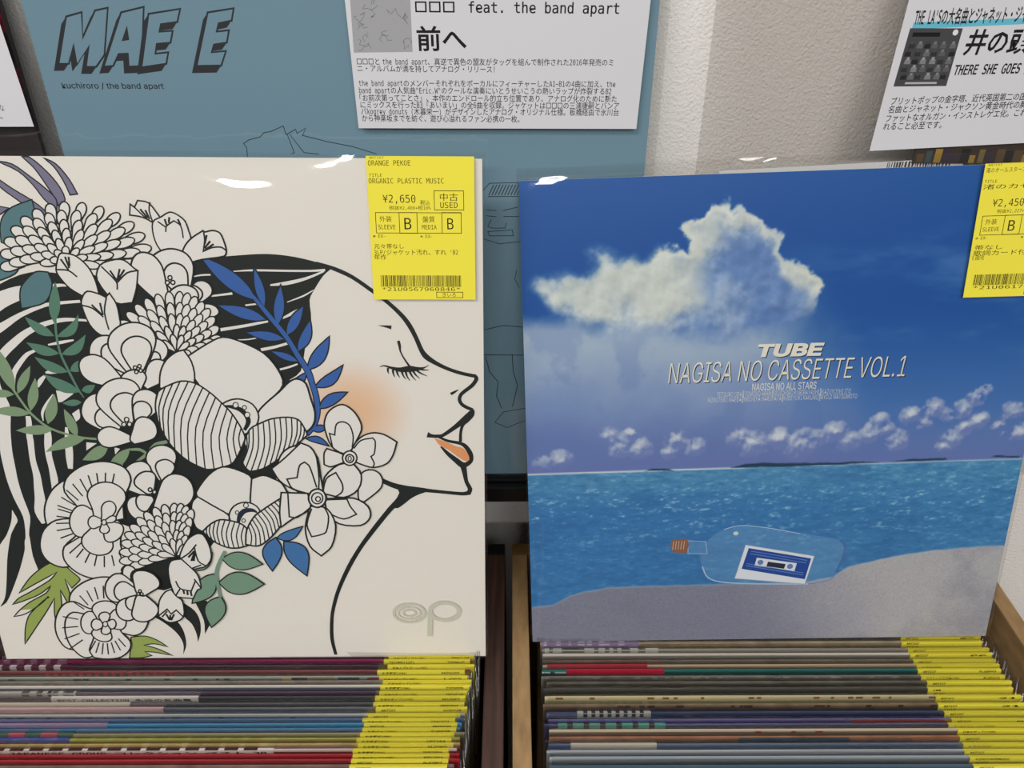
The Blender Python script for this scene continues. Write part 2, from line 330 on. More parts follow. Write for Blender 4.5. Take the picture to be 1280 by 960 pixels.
# ------------------------------------------------------------------ displayed record: floral portrait
OPART = '''P b 0 2379,1737 363,338
K f 0 3,2145 311,2351 515,2485 702,2551 914,2538 1215,2531 1536,2593 1670,2628 1836,2646 1987,2653 2128,2638 2264,2604 2322,2574 2275,2534 2221,2459 2190,2401 2189,2287 2145,2144 2104,1987 2010,1910 1935,1712 1899,1309 1652,1082 1257,628 1106,522 916,594 745,619 564,719 427,725 347,673 334,777 342,908 341,953 307,885 294,823 235,685 149,521 96,437 47,402 92,468 123,563 168,743 201,846 234,931 272,992 295,1031 277,1102 254,1020 204,925 150,858 3,634 3,518
W v 0 179,2168,115 343,2301,109 494,2392,87 608,2436,74 727,2463,35 838,2479,17 872,2477,11
W v 0 37,1956,81 259,2136,66 460,2238,44 586,2311,26 733,2368,20 823,2381,17 930,2390,15
W v 0 962,2280,13 918,2284,13 826,2286,22 725,2266,26 605,2215,35 510,2146,44 444,2089,45 383,2014,49 359,1908,54 369,1836,59 380,1762,64 351,1632,65 329,1500,70 324,1401,70 323,1291,64 333,1183,57 354,1058,43 339,964,24 327,908,20
W v 0 627,2108,13 577,2085,22 520,2028,27 475,1966,27 463,1889,7
W v 0 502,1712,28 500,1677,32 484,1582,37 484,1561,37 471,1432,35 474,1333,43 466,1248,52 459,1167,62 442,1085,63 455,1008,39
W v 0 705,2141,9 778,2155,18 852,2169,9
W v 0 657,1976,9 685,1981,23 725,1976,5
W v 0 649,1957,14 615,1923,27 599,1889,5
W v 0 672,1846,5 623,1787,14 589,1732,16 584,1682,5
W v 0 597,1637,32 591,1581,42 580,1530,42 571,1463,37 573,1380,38 570,1290,43 549,1210,14
W f 0 695,1870 791,1850 718,1801 694,1797
W f 0 758,1727 805,1757 800,1702 772,1677
W v 0 709,1642,14 703,1586,28 700,1520,42 690,1448,42 681,1375,28
W f 0 807,1546 867,1540 798,1494
W f 0 965,1515 996,1504 962,1468
W v 0 988,1458,19 982,1395,24 992,1311,24
W v 0 1561,2527,4 1614,2537,9 1663,2539,9
W v 0 1777,2557,4 1888,2564,10 2081,2562,11 2210,2562,11 2288,2567,13
W v 0 1650,2421,9 1769,2436,13
W v 0 1982,2483,9 2074,2494,20 2180,2520,15 2281,2560,9
W v 0 1678,2230,18 1827,2255,16 1948,2280,13
W v 0 1833,2370,9 1906,2379,9
W v 0 2029,2296,9 2098,2330,18 2153,2357,13
W v 0 2064,2388,4 2159,2424,9 2217,2457,4
W v 0 1891,2114,18 1973,2131,16 2069,2159,13
W v 0 1986,1997,11 2041,2012,12 2090,2030,9
W v 0 1751,2172,4 1831,2175,7 1953,2200,4
K f 0 1000,329 1102,328 1157,285 1187,204 1188,103 1157,27 1169,116 1135,204 1060,286
K f 0 1219,427 1280,366 1302,289 1295,203 1267,124 1266,188 1247,266 1205,328
K f 0 1290,434 1367,445 1374,296 1320,186 1327,296
V f 0 883,3144 943,3112 995,3038 1025,2962 985,2957 966,3023 930,3097
K c 7 883,3144 943,3112 995,3038 1025,2962 985,2957 966,3023 930,3097
V f 0 776,3147 812,3146 868,3097 929,3017 955,2936 918,2885 907,2931 867,3017 826,3092
K c 7 776,3147 812,3146 868,3097 929,3017 955,2936 918,2885 907,2931 867,3017 826,3092
V f 0 639,3126 717,3111 788,3057 862,2992 908,2936 901,2875 845,2936 803,3007 740,3076
K c 7 639,3126 717,3111 788,3057 862,2992 908,2936 901,2875 845,2936 803,3007 740,3076
V f 0 612,3051 695,2986 772,2935 830,2885 876,2818 818,2802 778,2864 713,2925 630,2996
K c 7 612,3051 695,2986 772,2935 830,2885 876,2818 818,2802 778,2864 713,2925 630,2996
V f 0 568,2904 653,2889 598,2855 550,2847
K c 7 568,2904 653,2889 598,2855 550,2847
T f 0 782,2933 782,2869 756,2807 680,2749 596,2701 572,2711 584,2790 612,2847 670,2894
K c 7 782,2933 782,2869 756,2807 680,2749 596,2701 572,2711 584,2790 612,2847 670,2894
T f 0 488,2647 554,2658 613,2637 648,2586 608,2540 520,2505 470,2501
K c 8 488,2647 554,2658 613,2637 648,2586 608,2540 520,2505 470,2501
T f 0 602,2349 608,2419 633,2479 718,2551 788,2551 798,2491 773,2425 731,2380 650,2356
K c 8 602,2349 608,2419 633,2479 718,2551 788,2551 798,2491 773,2425 731,2380 650,2356
G v 0 778,2307,13 764,2215,13 763,2099,13 790,1986,14 823,1875,12 846,1826,7
G f 0 763,2266 796,2312 815,2359 822,2406 821,2452 816,2499 790,2453 768,2407 754,2361 752,2314
G f 0 750,2192 731,2225 705,2250 675,2269 643,2286 610,2302 623,2262 641,2228 667,2204 703,2192
G f 0 763,2188 813,2187 853,2199 880,2227 897,2268 907,2316 881,2287 853,2261 822,2237 791,2214
G f 0 757,2090 729,2115 697,2131 662,2142 625,2149 587,2155 610,2122 636,2094 669,2079 709,2077
G f 0 769,2085 818,2079 858,2089 888,2115 909,2154 925,2202 894,2178 862,2156 830,2135 798,2113
G f 0 785,1981 758,2011 725,2031 689,2047 652,2059 614,2071 635,2033 660,2000 693,1980 734,1973
G f 0 799,1986 829,1981 852,1987 867,2004 875,2028 880,2057 859,2049 839,2040 822,2027 808,2010
G f 0 829,1860 802,1896 767,1921 729,1939 688,1953 646,1966 667,1922 693,1885 728,1860 773,1852
G f 0 840,1870 861,1856 880,1853 896,1862 911,1881 924,1904 906,1904 888,1903 871,1898 855,1888
G f 0 827,1797 807,1810 785,1814 763,1811 740,1803 716,1792 736,1782 757,1776 779,1775 802,1781
H v 0 452,1879,14 488,1796,14 524,1727,15 611,1637,14 763,1581,14 890,1566,14
H f 0 461,1860 474,1932 471,1996 454,2053 428,2105 397,2155 391,2089 390,2024 399,1963 422,1908
H f 0 473,1850 510,1876 538,1906 558,1941 571,1979 581,2019 548,1992 518,1963 494,1930 479,1893
H f 0 453,1845 425,1866 393,1875 358,1876 322,1870 284,1860 314,1845 345,1832 378,1827 414,1831
H f 0 523,1742 559,1780 583,1820 594,1861 596,1904 593,1947 567,1909 543,1869 526,1829 519,1787
H f 0 519,1727 481,1756 439,1770 393,1770 344,1759 294,1742 336,1728 378,1717 423,1711 470,1713
H f 0 607,1662 647,1694 672,1730 684,1768 686,1809 682,1850 653,1817 627,1782 609,1745 601,1705
H f 0 632,1627 593,1648 551,1655 506,1651 461,1639 414,1622 455,1607 496,1597 539,1595 585,1604
H f 0 763,1581 773,1626 772,1665 760,1699 741,1729 718,1757 713,1716 711,1676 717,1639 734,1607
H f 0 813,1576 758,1590 705,1585 654,1564 605,1528 557,1484 610,1493 662,1503 714,1518 764,1541
H f 0 934,1525 894,1527 857,1515 824,1493 793,1464 763,1432 804,1429 843,1432 879,1448 909,1478
H f 0 1058,1509 1009,1493 967,1466 933,1429 904,1385 878,1337 924,1359 968,1384 1006,1416 1036,1457
H v 0 1056,1499,14 1113,1499,19 1155,1468,14 1188,1442,7
H v 0 1280,1550,19 1212,1530,26 1161,1478,24 1065,1411,9
O f 0 506,741 422,723 344,672 275,611 190,506 291,566 460,661 404,603 261,514 182,470 131,421 223,455 320,499 402,562 360,506 245,440 169,380 120,330 194,349 289,409 373,480 321,439 226,349 185,272 166,211 145,117 216,210 338,371 406,469 384,363 379,287 435,393 455,528 472,468 489,393 509,483 499,609 530,543 592,602 586,624 538,682
K c 8 506,741 422,723 344,672 275,611 190,506 291,566 460,661 404,603 261,514 182,470 131,421 223,455 320,499 402,562 360,506 245,440 169,380 120,330 194,349 289,409 373,480 321,439 226,349 185,272 166,211 145,117 216,210 338,371 406,469 384,363 379,287 435,393 455,528 472,468 489,393 509,483 499,609 530,543 592,602 586,624 538,682
O f 0 839,167 930,175 1003,143 1066,88 985,113 913,104 993,76 1090,19 975,46 911,52 951,20 880,3 802,3 828,104
K c 8 839,167 930,175 1003,143 1066,88 985,113 913,104 993,76 1090,19 975,46 911,52 951,20 880,3 802,3 828,104
K v 0 1880,2422,29 1952,2319,36 2042,2190,36 2095,2082,39 2145,1987,41 2162,1915,39 2178,1836,40 2179,1737,38 2149,1652,38 2102,1596,36
B f 0 1903,2395 1867,2471 1817,2531 1757,2577 1689,2614 1616,2645 1656,2578 1702,2515 1756,2462 1822,2421
K c 7 1903,2395 1867,2471 1817,2531 1757,2577 1689,2614 1616,2645 1656,2578 1702,2515 1756,2462 1822,2421
B f 0 1938,2355 1950,2407 1950,2455 1940,2500 1923,2544 1902,2585 1896,2536 1893,2488 1898,2441 1912,2397
K c 8 1938,2355 1950,2407 1950,2455 1940,2500 1923,2544 1902,2585 1896,2536 1893,2488 1898,2441 1912,2397
B f 0 1944,2287 1900,2327 1850,2353 1795,2367 1736,2372 1676,2372 1722,2338 1771,2309 1823,2289 1881,2280
K c 8 1944,2287 1900,2327 1850,2353 1795,2367 1736,2372 1676,2372 1722,2338 1771,2309 1823,2289 1881,2280
B f 0 1998,2250 2029,2297 2046,2345 2051,2393 2047,2441 2040,2489 2016,2443 1996,2397 1985,2349 1985,2300
K c 8 1998,2250 2029,2297 2046,2345 2051,2393 2047,2441 2040,2489 2016,2443 1996,2397 1985,2349 1985,2300
B f 0 2042,2195 2084,2219 2114,2251 2134,2289 2147,2330 2156,2373 2121,2346 2088,2317 2063,2282 2047,2242
K c 8 2042,2195 2084,2219 2114,2251 2134,2289 2147,2330 2156,2373 2121,2346 2088,2317 2063,2282 2047,2242
B f 0 2036,2176 1996,2204 1954,2220 1908,2225 1861,2223 1812,2217 1853,2195 1895,2176 1939,2165 1986,2165
K c 8 2036,2176 1996,2204 1954,2220 1908,2225 1861,2223 1812,2217 1853,2195 1895,2176 1939,2165 1986,2165
B f 0 2096,2101 2141,2129 2170,2162 2185,2201 2188,2245 2185,2292 2159,2258 2135,2222 2114,2186 2100,2146
K c 8 2096,2101 2141,2129 2170,2162 2185,2201 2188,2245 2185,2292 2159,2258 2135,2222 2114,2186 2100,2146
B f 0 2100,2044 2074,2072 2045,2091 2012,2102 1976,2107 1939,2110 1967,2087 1995,2066 2027,2051 2061,2043
K c 8 2100,2044 2074,2072 2045,2091 2012,2102 1976,2107 1939,2110 1967,2087 1995,2066 2027,2051 2061,2043
B f 0 2141,1992 2197,2013 2238,2046 2263,2089 2277,2140 2284,2195 2246,2162 2209,2128 2177,2089 2154,2045
K c 8 2141,1992 2197,2013 2238,2046 2263,2089 2277,2140 2284,2195 2246,2162 2209,2128 2177,2089 2154,2045
B f 0 2173,1890 2228,1888 2272,1901 2306,1931 2330,1975 2349,2026 2311,2002 2274,1979 2237,1955 2203,1926
K c 8 2173,1890 2228,1888 2272,1901 2306,1931 2330,1975 2349,2026 2311,2002 2274,1979 2237,1955 2203,1926
B f 0 2186,1757 2229,1762 2267,1778 2302,1801 2334,1830 2365,1861 2319,1861 2277,1855 2240,1837 2209,1805
K c 8 2186,1757 2229,1762 2267,1778 2302,1801 2334,1830 2365,1861 2319,1861 2277,1855 2240,1837 2209,1805
B f 0 2140,1982 2116,1972 2093,1958 2070,1944 2046,1933 2021,1924 2054,1910 2084,1905 2109,1914 2127,1941
K c 8 2140,1982 2116,1972 2093,1958 2070,1944 2046,1933 2021,1924 2054,1910 2084,1905 2109,1914 2127,1941
B f 0 2137,1626 2157,1613 2177,1610 2196,1615 2214,1627 2232,1641 2213,1650 2193,1656 2174,1655 2155,1646
K c 8 2137,1626 2157,1613 2177,1610 2196,1615 2214,1627 2232,1641 2213,1650 2193,1656 2174,1655 2155,1646
B f 0 2095,1570 2120,1555 2148,1545 2176,1536 2204,1528 2232,1519 2212,1548 2190,1571 2163,1584 2131,1583
K c 8 2095,1570 2120,1555 2148,1545 2176,1536 2204,1528 2232,1519 2212,1548 2190,1571 2163,1584 2131,1583
B v 0 1880,2422,18 1952,2319,24 2042,2190,25 2095,2082,27 2145,1987,30 2162,1915,28 2178,1836,28 2179,1737,26 2149,1652,26 2102,1596,23
K v 0 2242,2608,11 2339,2574,22 2432,2530,22 2541,2451,22 2626,2384,22 2698,2311,25 2736,2256,27 2769,2187,25 2798,2112,27 2824,2074,32 2878,2036,25 2946,2002,21 3014,1978,21 3083,1962,21 3106,1959,21
K v 0 3101,1959,23 3108,1940,23 3082,1901,23 3021,1851,21 3008,1817,21 3020,1787,21 3052,1765,21 3085,1752,19
K v 0 3085,1752,19 3080,1722,28 3051,1687,28 3025,1656,19 3012,1611,17 3009,1549,19
K f 0 2819,1611 2842,1597 2877,1595 2901,1599 2973,1655 3063,1743 3091,1755 3086,1712 3050,1674 3014,1650 2936,1596 2906,1579 2877,1573 2809,1577
K v 0 2879,1580,14 2935,1554,17 3006,1539,21 3039,1518,26 3067,1471,29 3069,1429,29 3047,1403,29 3018,1397,38 2985,1424,34 2933,1471,24 2892,1518,10
M f 0 2853,1573 2912,1553 2982,1520 3024,1507 3053,1468 3061,1436 3052,1422 3028,1426 2987,1455 2934,1498 2887,1524
K v 0 3023,1392,38 3032,1339,29 3041,1285,24 3062,1237,27 3054,1210,29 3015,1204,24 2879,1218,22 2758,1232,29 2661,1243,39 2590,1265,34 2524,1300,29 2477,1335,19 2451,1372,7
K f 0 2608,1267 2686,1258 2789,1243 2788,1214 2744,1197 2701,1172 2656,1134 2619,1107 2600,1107 2632,1155 2636,1189 2624,1233
K v 0 2650,1200,44 2628,1162,39 2567,1096,32 2456,951,30 2369,827,27 2289,688,28 2218,534,25 2178,414,24 2155,310,23 2143,148,24 2159,20,21
K f 0 2557,2258 2635,2257 2632,2234 2609,2243
K v 0 2669,2168,16 2675,2140,16 2678,2107,9 2697,2064,9 2727,2016,12
K v 0 2557,2014,4 2581,2021,8 2626,2007,16 2671,1997,27 2726,2002,37 2772,2002,23 2809,2009,9 2836,2024,3
K v 0 2603,2007,14 2601,1987,9 2606,1973,3
K v 0 2630,1997,14 2632,1971,9 2641,1951,3
K v 0 2652,1992,14 2657,1968,9 2669,1949,3
K v 0 2680,1988,14 2688,1961,9 2703,1939,3
K v 0 2702,1988,14 2710,1956,9 2725,1930,3
K v 0 2725,1988,14 2739,1957,9 2760,1932,3
K v 0 2744,1992,14 2760,1965,9 2783,1944,3
K v 0 2762,1997,14 2790,1975,9 2825,1959,3
K v 0 2781,2002,14 2805,1996,9 2836,1995,3
K v 0 2958,1849,17 2979,1861,14 3003,1876,4
W f 0 671,2600 633,2606 594,2611 565,2605 545,2591 538,2577 542,2565 558,2555 587,2554 628,2567 668,2580
K c 8 671,2600 633,2606 594,2611 565,2605 545,2591 538,2577 542,2565 558,2555 587,2554 628,2567 668,2580
W f 0 683,2647 649,2661 615,2674 586,2674 565,2664 556,2651 556,2638 570,2624 596,2618 637,2622 677,2627
K c 8 683,2647 649,2661 615,2674 586,2674 565,2664 556,2651 556,2638 570,2624 596,2618 637,2622 677,2627
W f 0 708,2692 679,2713 651,2733 624,2739 603,2733 592,2722 589,2709 599,2692 621,2680 659,2677 698,2674
K c 8 708,2692 679,2713 651,2733 624,2739 603,2733 592,2722 589,2709 599,2692 621,2680 659,2677 698,2674
W f 0 743,2733 721,2760 700,2786 677,2797 656,2795 644,2787 638,2774 643,2755 661,2738 695,2727 729,2716
K c 8 743,2733 721,2760 700,2786 677,2797 656,2795 644,2787 638,2774 643,2755 661,2738 695,2727 729,2716
W f 0 786,2767 773,2798 760,2829 742,2844 722,2847 709,2841 701,2829 700,2809 713,2789 741,2771 770,2753
K c 8 786,2767 773,2798 760,2829 742,2844 722,2847 709,2841 701,2829 700,2809 713,2789 741,2771 770,2753
W f 0 835,2792 831,2826 827,2860 814,2879 797,2886 784,2883 774,2873 768,2853 774,2830 795,2806 817,2782
K c 8 835,2792 831,2826 827,2860 814,2879 797,2886 784,2883 774,2873 768,2853 774,2830 795,2806 817,2782
W f 0 888,2808 893,2843 898,2877 892,2900 878,2911 865,2911 852,2903 842,2885 842,2860 855,2831 868,2802
K c 8 888,2808 893,2843 898,2877 892,2900 878,2911 865,2911 852,2903 842,2885 842,2860 855,2831 868,2802
W f 0 941,2813 955,2847 969,2881 969,2904 959,2919 947,2923 934,2918 920,2902 913,2877 917,2845 922,2812
K c 8 941,2813 955,2847 969,2881 969,2904 959,2919 947,2923 934,2918 920,2902 913,2877 917,2845 922,2812
W f 0 1004,2807 1028,2838 1051,2868 1059,2893 1055,2911 1046,2918 1033,2917 1015,2905 1001,2882 993,2847 986,2812
K c 8 1004,2807 1028,2838 1051,2868 1059,2893 1055,2911 1046,2918 1033,2917 1015,2905 1001,2882 993,2847 986,2812
W f 0 1065,2791 1097,2817 1129,2843 1145,2867 1148,2887 1142,2898 1130,2900 1109,2893 1088,2872 1069,2837 1050,2802
K c 8 1065,2791 1097,2817 1129,2843 1145,2867 1148,2887 1142,2898 1130,2900 1109,2893 1088,2872 1069,2837 1050,2802
W f 0 1117,2766 1156,2786 1196,2806 1219,2828 1229,2849 1227,2862 1215,2868 1193,2864 1166,2847 1136,2814 1106,2780
K c 8 1117,2766 1156,2786 1196,2806 1219,2828 1229,2849 1227,2862 1215,2868 1193,2864 1166,2847 1136,2814 1106,2780
W f 0 1158,2733 1203,2746 1248,2760 1278,2779 1293,2799 1294,2813 1284,2821 1261,2821 1229,2808 1190,2779 1151,2750
K c 8 1158,2733 1203,2746 1248,2760 1278,2779 1293,2799 1294,2813 1284,2821 1261,2821 1229,2808 1190,2779 1151,2750
W f 0 1186,2693 1235,2699 1284,2706 1318,2720 1338,2738 1342,2752 1333,2762 1310,2766 1275,2759 1229,2735 1183,2711
K c 8 1186,2693 1235,2699 1284,2706 1318,2720 1338,2738 1342,2752 1333,2762 1310,2766 1275,2759 1229,2735 1183,2711
W f 0 1200,2648 1250,2647 1300,2645 1336,2654 1360,2670 1366,2684 1360,2695 1336,2703 1300,2701 1250,2685 1200,2668
K c 8 1200,2648 1250,2647 1300,2645 1336,2654 1360,2670 1366,2684 1360,2695 1336,2703 1300,2701 1250,2685 1200,2668
W f 0 1197,2601 1246,2591 1294,2582 1332,2585 1357,2597 1366,2610 1361,2623 1340,2635 1304,2639 1252,2630 1201,2621
K c 8 1197,2601 1246,2591 1294,2582 1332,2585 1357,2597 1366,2610 1361,2623 1340,2635 1304,2639 1252,2630 1201,2621
W f 0 1179,2554 1223,2536 1268,2518 1304,2516 1330,2524 1341,2536 1338,2550 1320,2566 1287,2575 1236,2575 1186,2573
K c 8 1179,2554 1223,2536 1268,2518 1304,2516 1330,2524 1341,2536 1338,2550 1320,2566 1287,2575 1236,2575 1186,2573
W f 0 724,2616 687,2624 649,2631 620,2627 600,2615 592,2603 595,2591 611,2580 639,2577 680,2587 720,2597
K c 8 724,2616 687,2624 649,2631 620,2627 600,2615 592,2603 595,2591 611,2580 639,2577 680,2587 720,2597
W f 0 738,2655 706,2671 673,2687 645,2689 624,2681 614,2670 614,2658 626,2643 652,2635 691,2636 731,2637
K c 8 738,2655 706,2671 673,2687 645,2689 624,2681 614,2670 614,2658 626,2643 652,2635 691,2636 731,2637
W f 0 763,2692 737,2715 711,2738 686,2746 665,2743 654,2734 651,2721 658,2704 679,2689 715,2682 752,2675
K c 8 763,2692 737,2715 711,2738 686,2746 665,2743 654,2734 651,2721 658,2704 679,2689 715,2682 752,2675
W f 0 796,2723 778,2752 761,2781 741,2794 721,2796 708,2789 702,2777 705,2758 720,2739 751,2724 782,2708
K c 8 796,2723 778,2752 761,2781 741,2794 721,2796 708,2789 702,2777 705,2758 720,2739 751,2724 782,2708
W f 0 836,2747 828,2780 819,2813 805,2831 787,2837 774,2833 765,2822 762,2803 771,2781 795,2758 819,2736
K c 8 836,2747 828,2780 819,2813 805,2831 787,2837 774,2833 765,2822 762,2803 771,2781 795,2758 819,2736
W f 0 879,2763 881,2798 882,2833 874,2854 860,2864 847,2864 836,2855 828,2836 830,2812 845,2784 861,2756
K c 8 879,2763 881,2798 882,2833 874,2854 860,2864 847,2864 836,2855 828,2836 830,2812 845,2784 861,2756
W f 0 924,2770 936,2804 947,2838 945,2862 935,2876 923,2879 911,2873 898,2857 893,2832 899,2800 906,2768
K c 8 924,2770 936,2804 947,2838 945,2862 935,2876 923,2879 911,2873 898,2857 893,2832 899,2800 906,2768
W f 0 975,2766 996,2798 1018,2829 1024,2854 1020,2871 1011,2878 998,2876 981,2863 968,2840 963,2805 958,2770
K c 8 975,2766 996,2798 1018,2829 1024,2854 1020,2871 1011,2878 998,2876 981,2863 968,2840 963,2805 958,2770
W f 0 1026,2753 1057,2780 1088,2807 1104,2831 1107,2851 1101,2861 1089,2863 1069,2854 1048,2834 1030,2798 1012,2763
K c 8 1026,2753 1057,2780 1088,2807 1104,2831 1107,2851 1101,2861 1089,2863 1069,2854 1048,2834 1030,2798 1012,2763
W f 0 1070,2732 1109,2753 1148,2774 1172,2796 1182,2817 1180,2829 1169,2834 1147,2830 1120,2812 1090,2779 1060,2746
K c 8 1070,2732 1109,2753 1148,2774 1172,2796 1182,2817 1180,2829 1169,2834 1147,2830 1120,2812 1090,2779 1060,2746
W f 0 1104,2704 1149,2718 1195,2732 1225,2750 1240,2770 1242,2783 1232,2791 1209,2791 1177,2778 1138,2749 1098,2720
K c 8 1104,2704 1149,2718 1195,2732 1225,2750 1240,2770 1242,2783 1232,2791 1209,2791 1177,2778 1138,2749 1098,2720
W f 0 1126,2670 1175,2676 1224,2682 1259,2696 1279,2713 1284,2727 1276,2736 1252,2740 1217,2733 1171,2711 1124,2688
K c 8 1126,2670 1175,2676 1224,2682 1259,2696 1279,2713 1284,2727 1276,2736 1252,2740 1217,2733 1171,2711 1124,2688
W f 0 1135,2632 1185,2630 1235,2627 1272,2635 1296,2650 1303,2662 1297,2674 1274,2682 1237,2681 1187,2666 1136,2651
K c 8 1135,2632 1185,2630 1235,2627 1272,2635 1296,2650 1303,2662 1297,2674 1274,2682 1237,2681 1187,2666 1136,2651
W f 0 1130,2592 1178,2581 1225,2570 1263,2572 1288,2583 1298,2594 1293,2607 1273,2619 1237,2624 1186,2618 1134,2611
K c 8 1130,2592 1178,2581 1225,2570 1263,2572 1288,2583 1298,2594 1293,2607 1273,2619 1237,2624 1186,2618 1134,2611
W f 0 1110,2553 1153,2534 1195,2514 1230,2510 1256,2516 1267,2527 1266,2540 1249,2557 1216,2568 1167,2570 1118,2572
K c 8 1110,2553 1153,2534 1195,2514 1230,2510 1256,2516 1267,2527 1266,2540 1249,2557 1216,2568 1167,2570 1118,2572
W f 0 784,2625 747,2634 711,2644 682,2642 661,2631 653,2620 656,2609 671,2598 699,2594 739,2600 780,2607
K c 8 784,2625 747,2634 711,2644 682,2642 661,2631 653,2620 656,2609 671,2598 699,2594 739,2600 780,2607
W f 0 799,2655 768,2674 738,2693 712,2698 691,2693 680,2684 680,2671 690,2656 714,2645 752,2642 790,2639
K c 8 799,2655 768,2674 738,2693 712,2698 691,2693 680,2684 680,2671 690,2656 714,2645 752,2642 790,2639
W f 0 822,2682 801,2709 779,2735 757,2747 737,2747 726,2740 721,2728 727,2710 744,2693 777,2680 810,2667
K c 8 822,2682 801,2709 779,2735 757,2747 737,2747 726,2740 721,2728 727,2710 744,2693 777,2680 810,2667
W f 0 853,2703 842,2735 831,2767 815,2784 797,2790 785,2786 778,2775 777,2756 787,2734 812,2713 838,2691
K c 8 853,2703 842,2735 831,2767 815,2784 797,2790 785,2786 778,2775 777,2756 787,2734 812,2713 838,2691
W f 0 888,2716 888,2751 889,2785 880,2807 866,2817 854,2817 844,2808 837,2790 840,2765 855,2737 870,2709
K c 8 888,2716 888,2751 889,2785 880,2807 866,2817 854,2817 844,2808 837,2790 840,2765 855,2737 870,2709
W f 0 923,2720 935,2755 947,2789 947,2813 938,2827 927,2831 915,2825 903,2809 897,2784 901,2752 906,2719
K c 8 923,2720 935,2755 947,2789 947,2813 938,2827 927,2831 915,2825 903,2809 897,2784 901,2752 906,2719
W f 0 964,2715 989,2745 1012,2776 1022,2801 1020,2819 1013,2827 1001,2826 983,2814 968,2791 959,2755 949,2720
K c 8 964,2715 989,2745 1012,2776 1022,2801 1020,2819 1013,2827 1001,2826 983,2814 968,2791 959,2755 949,2720
W f 0 1003,2701 1038,2726 1072,2751 1092,2774 1099,2794 1095,2805 1084,2808 1063,2801 1040,2781 1016,2747 991,2712
K c 8 1003,2701 1038,2726 1072,2751 1092,2774 1099,2794 1095,2805 1084,2808 1063,2801 1040,2781 1016,2747 991,2712
W f 0 1033,2681 1076,2698 1119,2715 1147,2735 1161,2755 1162,2767 1152,2773 1129,2771 1099,2756 1063,2726 1026,2695
K c 8 1033,2681 1076,2698 1119,2715 1147,2735 1161,2755 1162,2767 1152,2773 1129,2771 1099,2756 1063,2726 1026,2695
W f 0 1053,2655 1101,2663 1150,2672 1184,2686 1204,2704 1208,2716 1200,2724 1176,2727 1141,2718 1096,2695 1050,2671
K c 8 1053,2655 1101,2663 1150,2672 1184,2686 1204,2704 1208,2716 1200,2724 1176,2727 1141,2718 1096,2695 1050,2671
W f 0 1061,2625 1111,2623 1161,2622 1198,2630 1221,2644 1229,2656 1222,2666 1199,2674 1163,2672 1112,2657 1062,2642
K c 8 1061,2625 1111,2623 1161,2622 1198,2630 1221,2644 1229,2656 1222,2666 1199,2674 1163,2672 1112,2657 1062,2642
W f 0 1056,2593 1103,2582 1150,2570 1187,2571 1213,2580 1222,2591 1218,2603 1198,2615 1162,2621 1111,2616 1060,2611
K c 8 1056,2593 1103,2582 1150,2570 1187,2571 1213,2580 1222,2591 1218,2603 1198,2615 1162,2621 1111,2616 1060,2611
W f 0 1037,2563 1078,2542 1118,2521 1152,2514 1178,2518 1188,2528 1187,2540 1171,2557 1140,2570 1093,2575 1045,2580
K c 8 1037,2563 1078,2542 1118,2521 1152,2514 1178,2518 1188,2528 1187,2540 1171,2557 1140,2570 1093,2575 1045,2580
W f 0 840,2629 805,2642 771,2655 743,2656 722,2649 713,2639 715,2628 729,2615 755,2609 795,2611 835,2613
K c 8 840,2629 805,2642 771,2655 743,2656 722,2649 713,2639 715,2628 729,2615 755,2609 795,2611 835,2613
W f 0 854,2649 828,2672 802,2695 778,2704 758,2703 748,2696 745,2685 753,2668 774,2653 809,2644 844,2634
K c 8 854,2649 828,2672 802,2695 778,2704 758,2703 748,2696 745,2685 753,2668 774,2653 809,2644 844,2634
W f 0 874,2663 860,2694 846,2725 829,2742 812,2747 800,2743 794,2732 795,2713 807,2693 834,2672 860,2652
K c 8 874,2663 860,2694 846,2725 829,2742 812,2747 800,2743 794,2732 795,2713 807,2693 834,2672 860,2652
W f 0 898,2672 898,2706 897,2741 889,2763 876,2774 864,2774 855,2765 849,2747 852,2723 866,2694 882,2665
K c 8 898,2672 898,2706 897,2741 889,2763 876,2774 864,2774 855,2765 849,2747 852,2723 866,2694 882,2665
W f 0 922,2673 935,2707 948,2741 950,2766 943,2781 933,2785 922,2780 910,2765 902,2740 904,2706 905,2672
K c 8 922,2673 935,2707 948,2741 950,2766 943,2781 933,2785 922,2780 910,2765 902,2740 904,2706 905,2672
W f 0 949,2666 978,2695 1006,2724 1020,2748 1022,2767 1017,2776 1005,2777 987,2766 969,2744 952,2709 936,2673
K c 8 949,2666 978,2695 1006,2724 1020,2748 1022,2767 1017,2776 1005,2777 987,2766 969,2744 952,2709 936,2673
W f 0 971,2653 1011,2674 1051,2695 1076,2717 1088,2736 1088,2748 1078,2752 1056,2747 1028,2730 996,2698 963,2666
K c 8 971,2653 1011,2674 1051,2695 1076,2717 1088,2736 1088,2748 1078,2752 1056,2747 1028,2730 996,2698 963,2666
W f 0 986,2636 1034,2647 1081,2658 1114,2673 1133,2691 1137,2703 1129,2710 1105,2711 1071,2700 1027,2676 983,2651
K c 8 986,2636 1034,2647 1081,2658 1114,2673 1133,2691 1137,2703 1129,2710 1105,2711 1071,2700 1027,2676 983,2651
W f 0 991,2616 1041,2615 1091,2614 1128,2622 1152,2635 1159,2647 1153,2656 1130,2663 1093,2661 1043,2646 992,2632
K c 8 991,2616 1041,2615 1091,2614 1128,2622 1152,2635 1159,2647 1153,2656 1130,2663 1093,2661 1043,2646 992,2632
W f 0 986,2595 1032,2582 1078,2569 1115,2568 1140,2576 1150,2586 1146,2597 1126,2609 1092,2616 1041,2614 990,2611
K c 8 986,2595 1032,2582 1078,2569 1115,2568 1140,2576 1150,2586 1146,2597 1126,2609 1092,2616 1041,2614 990,2611
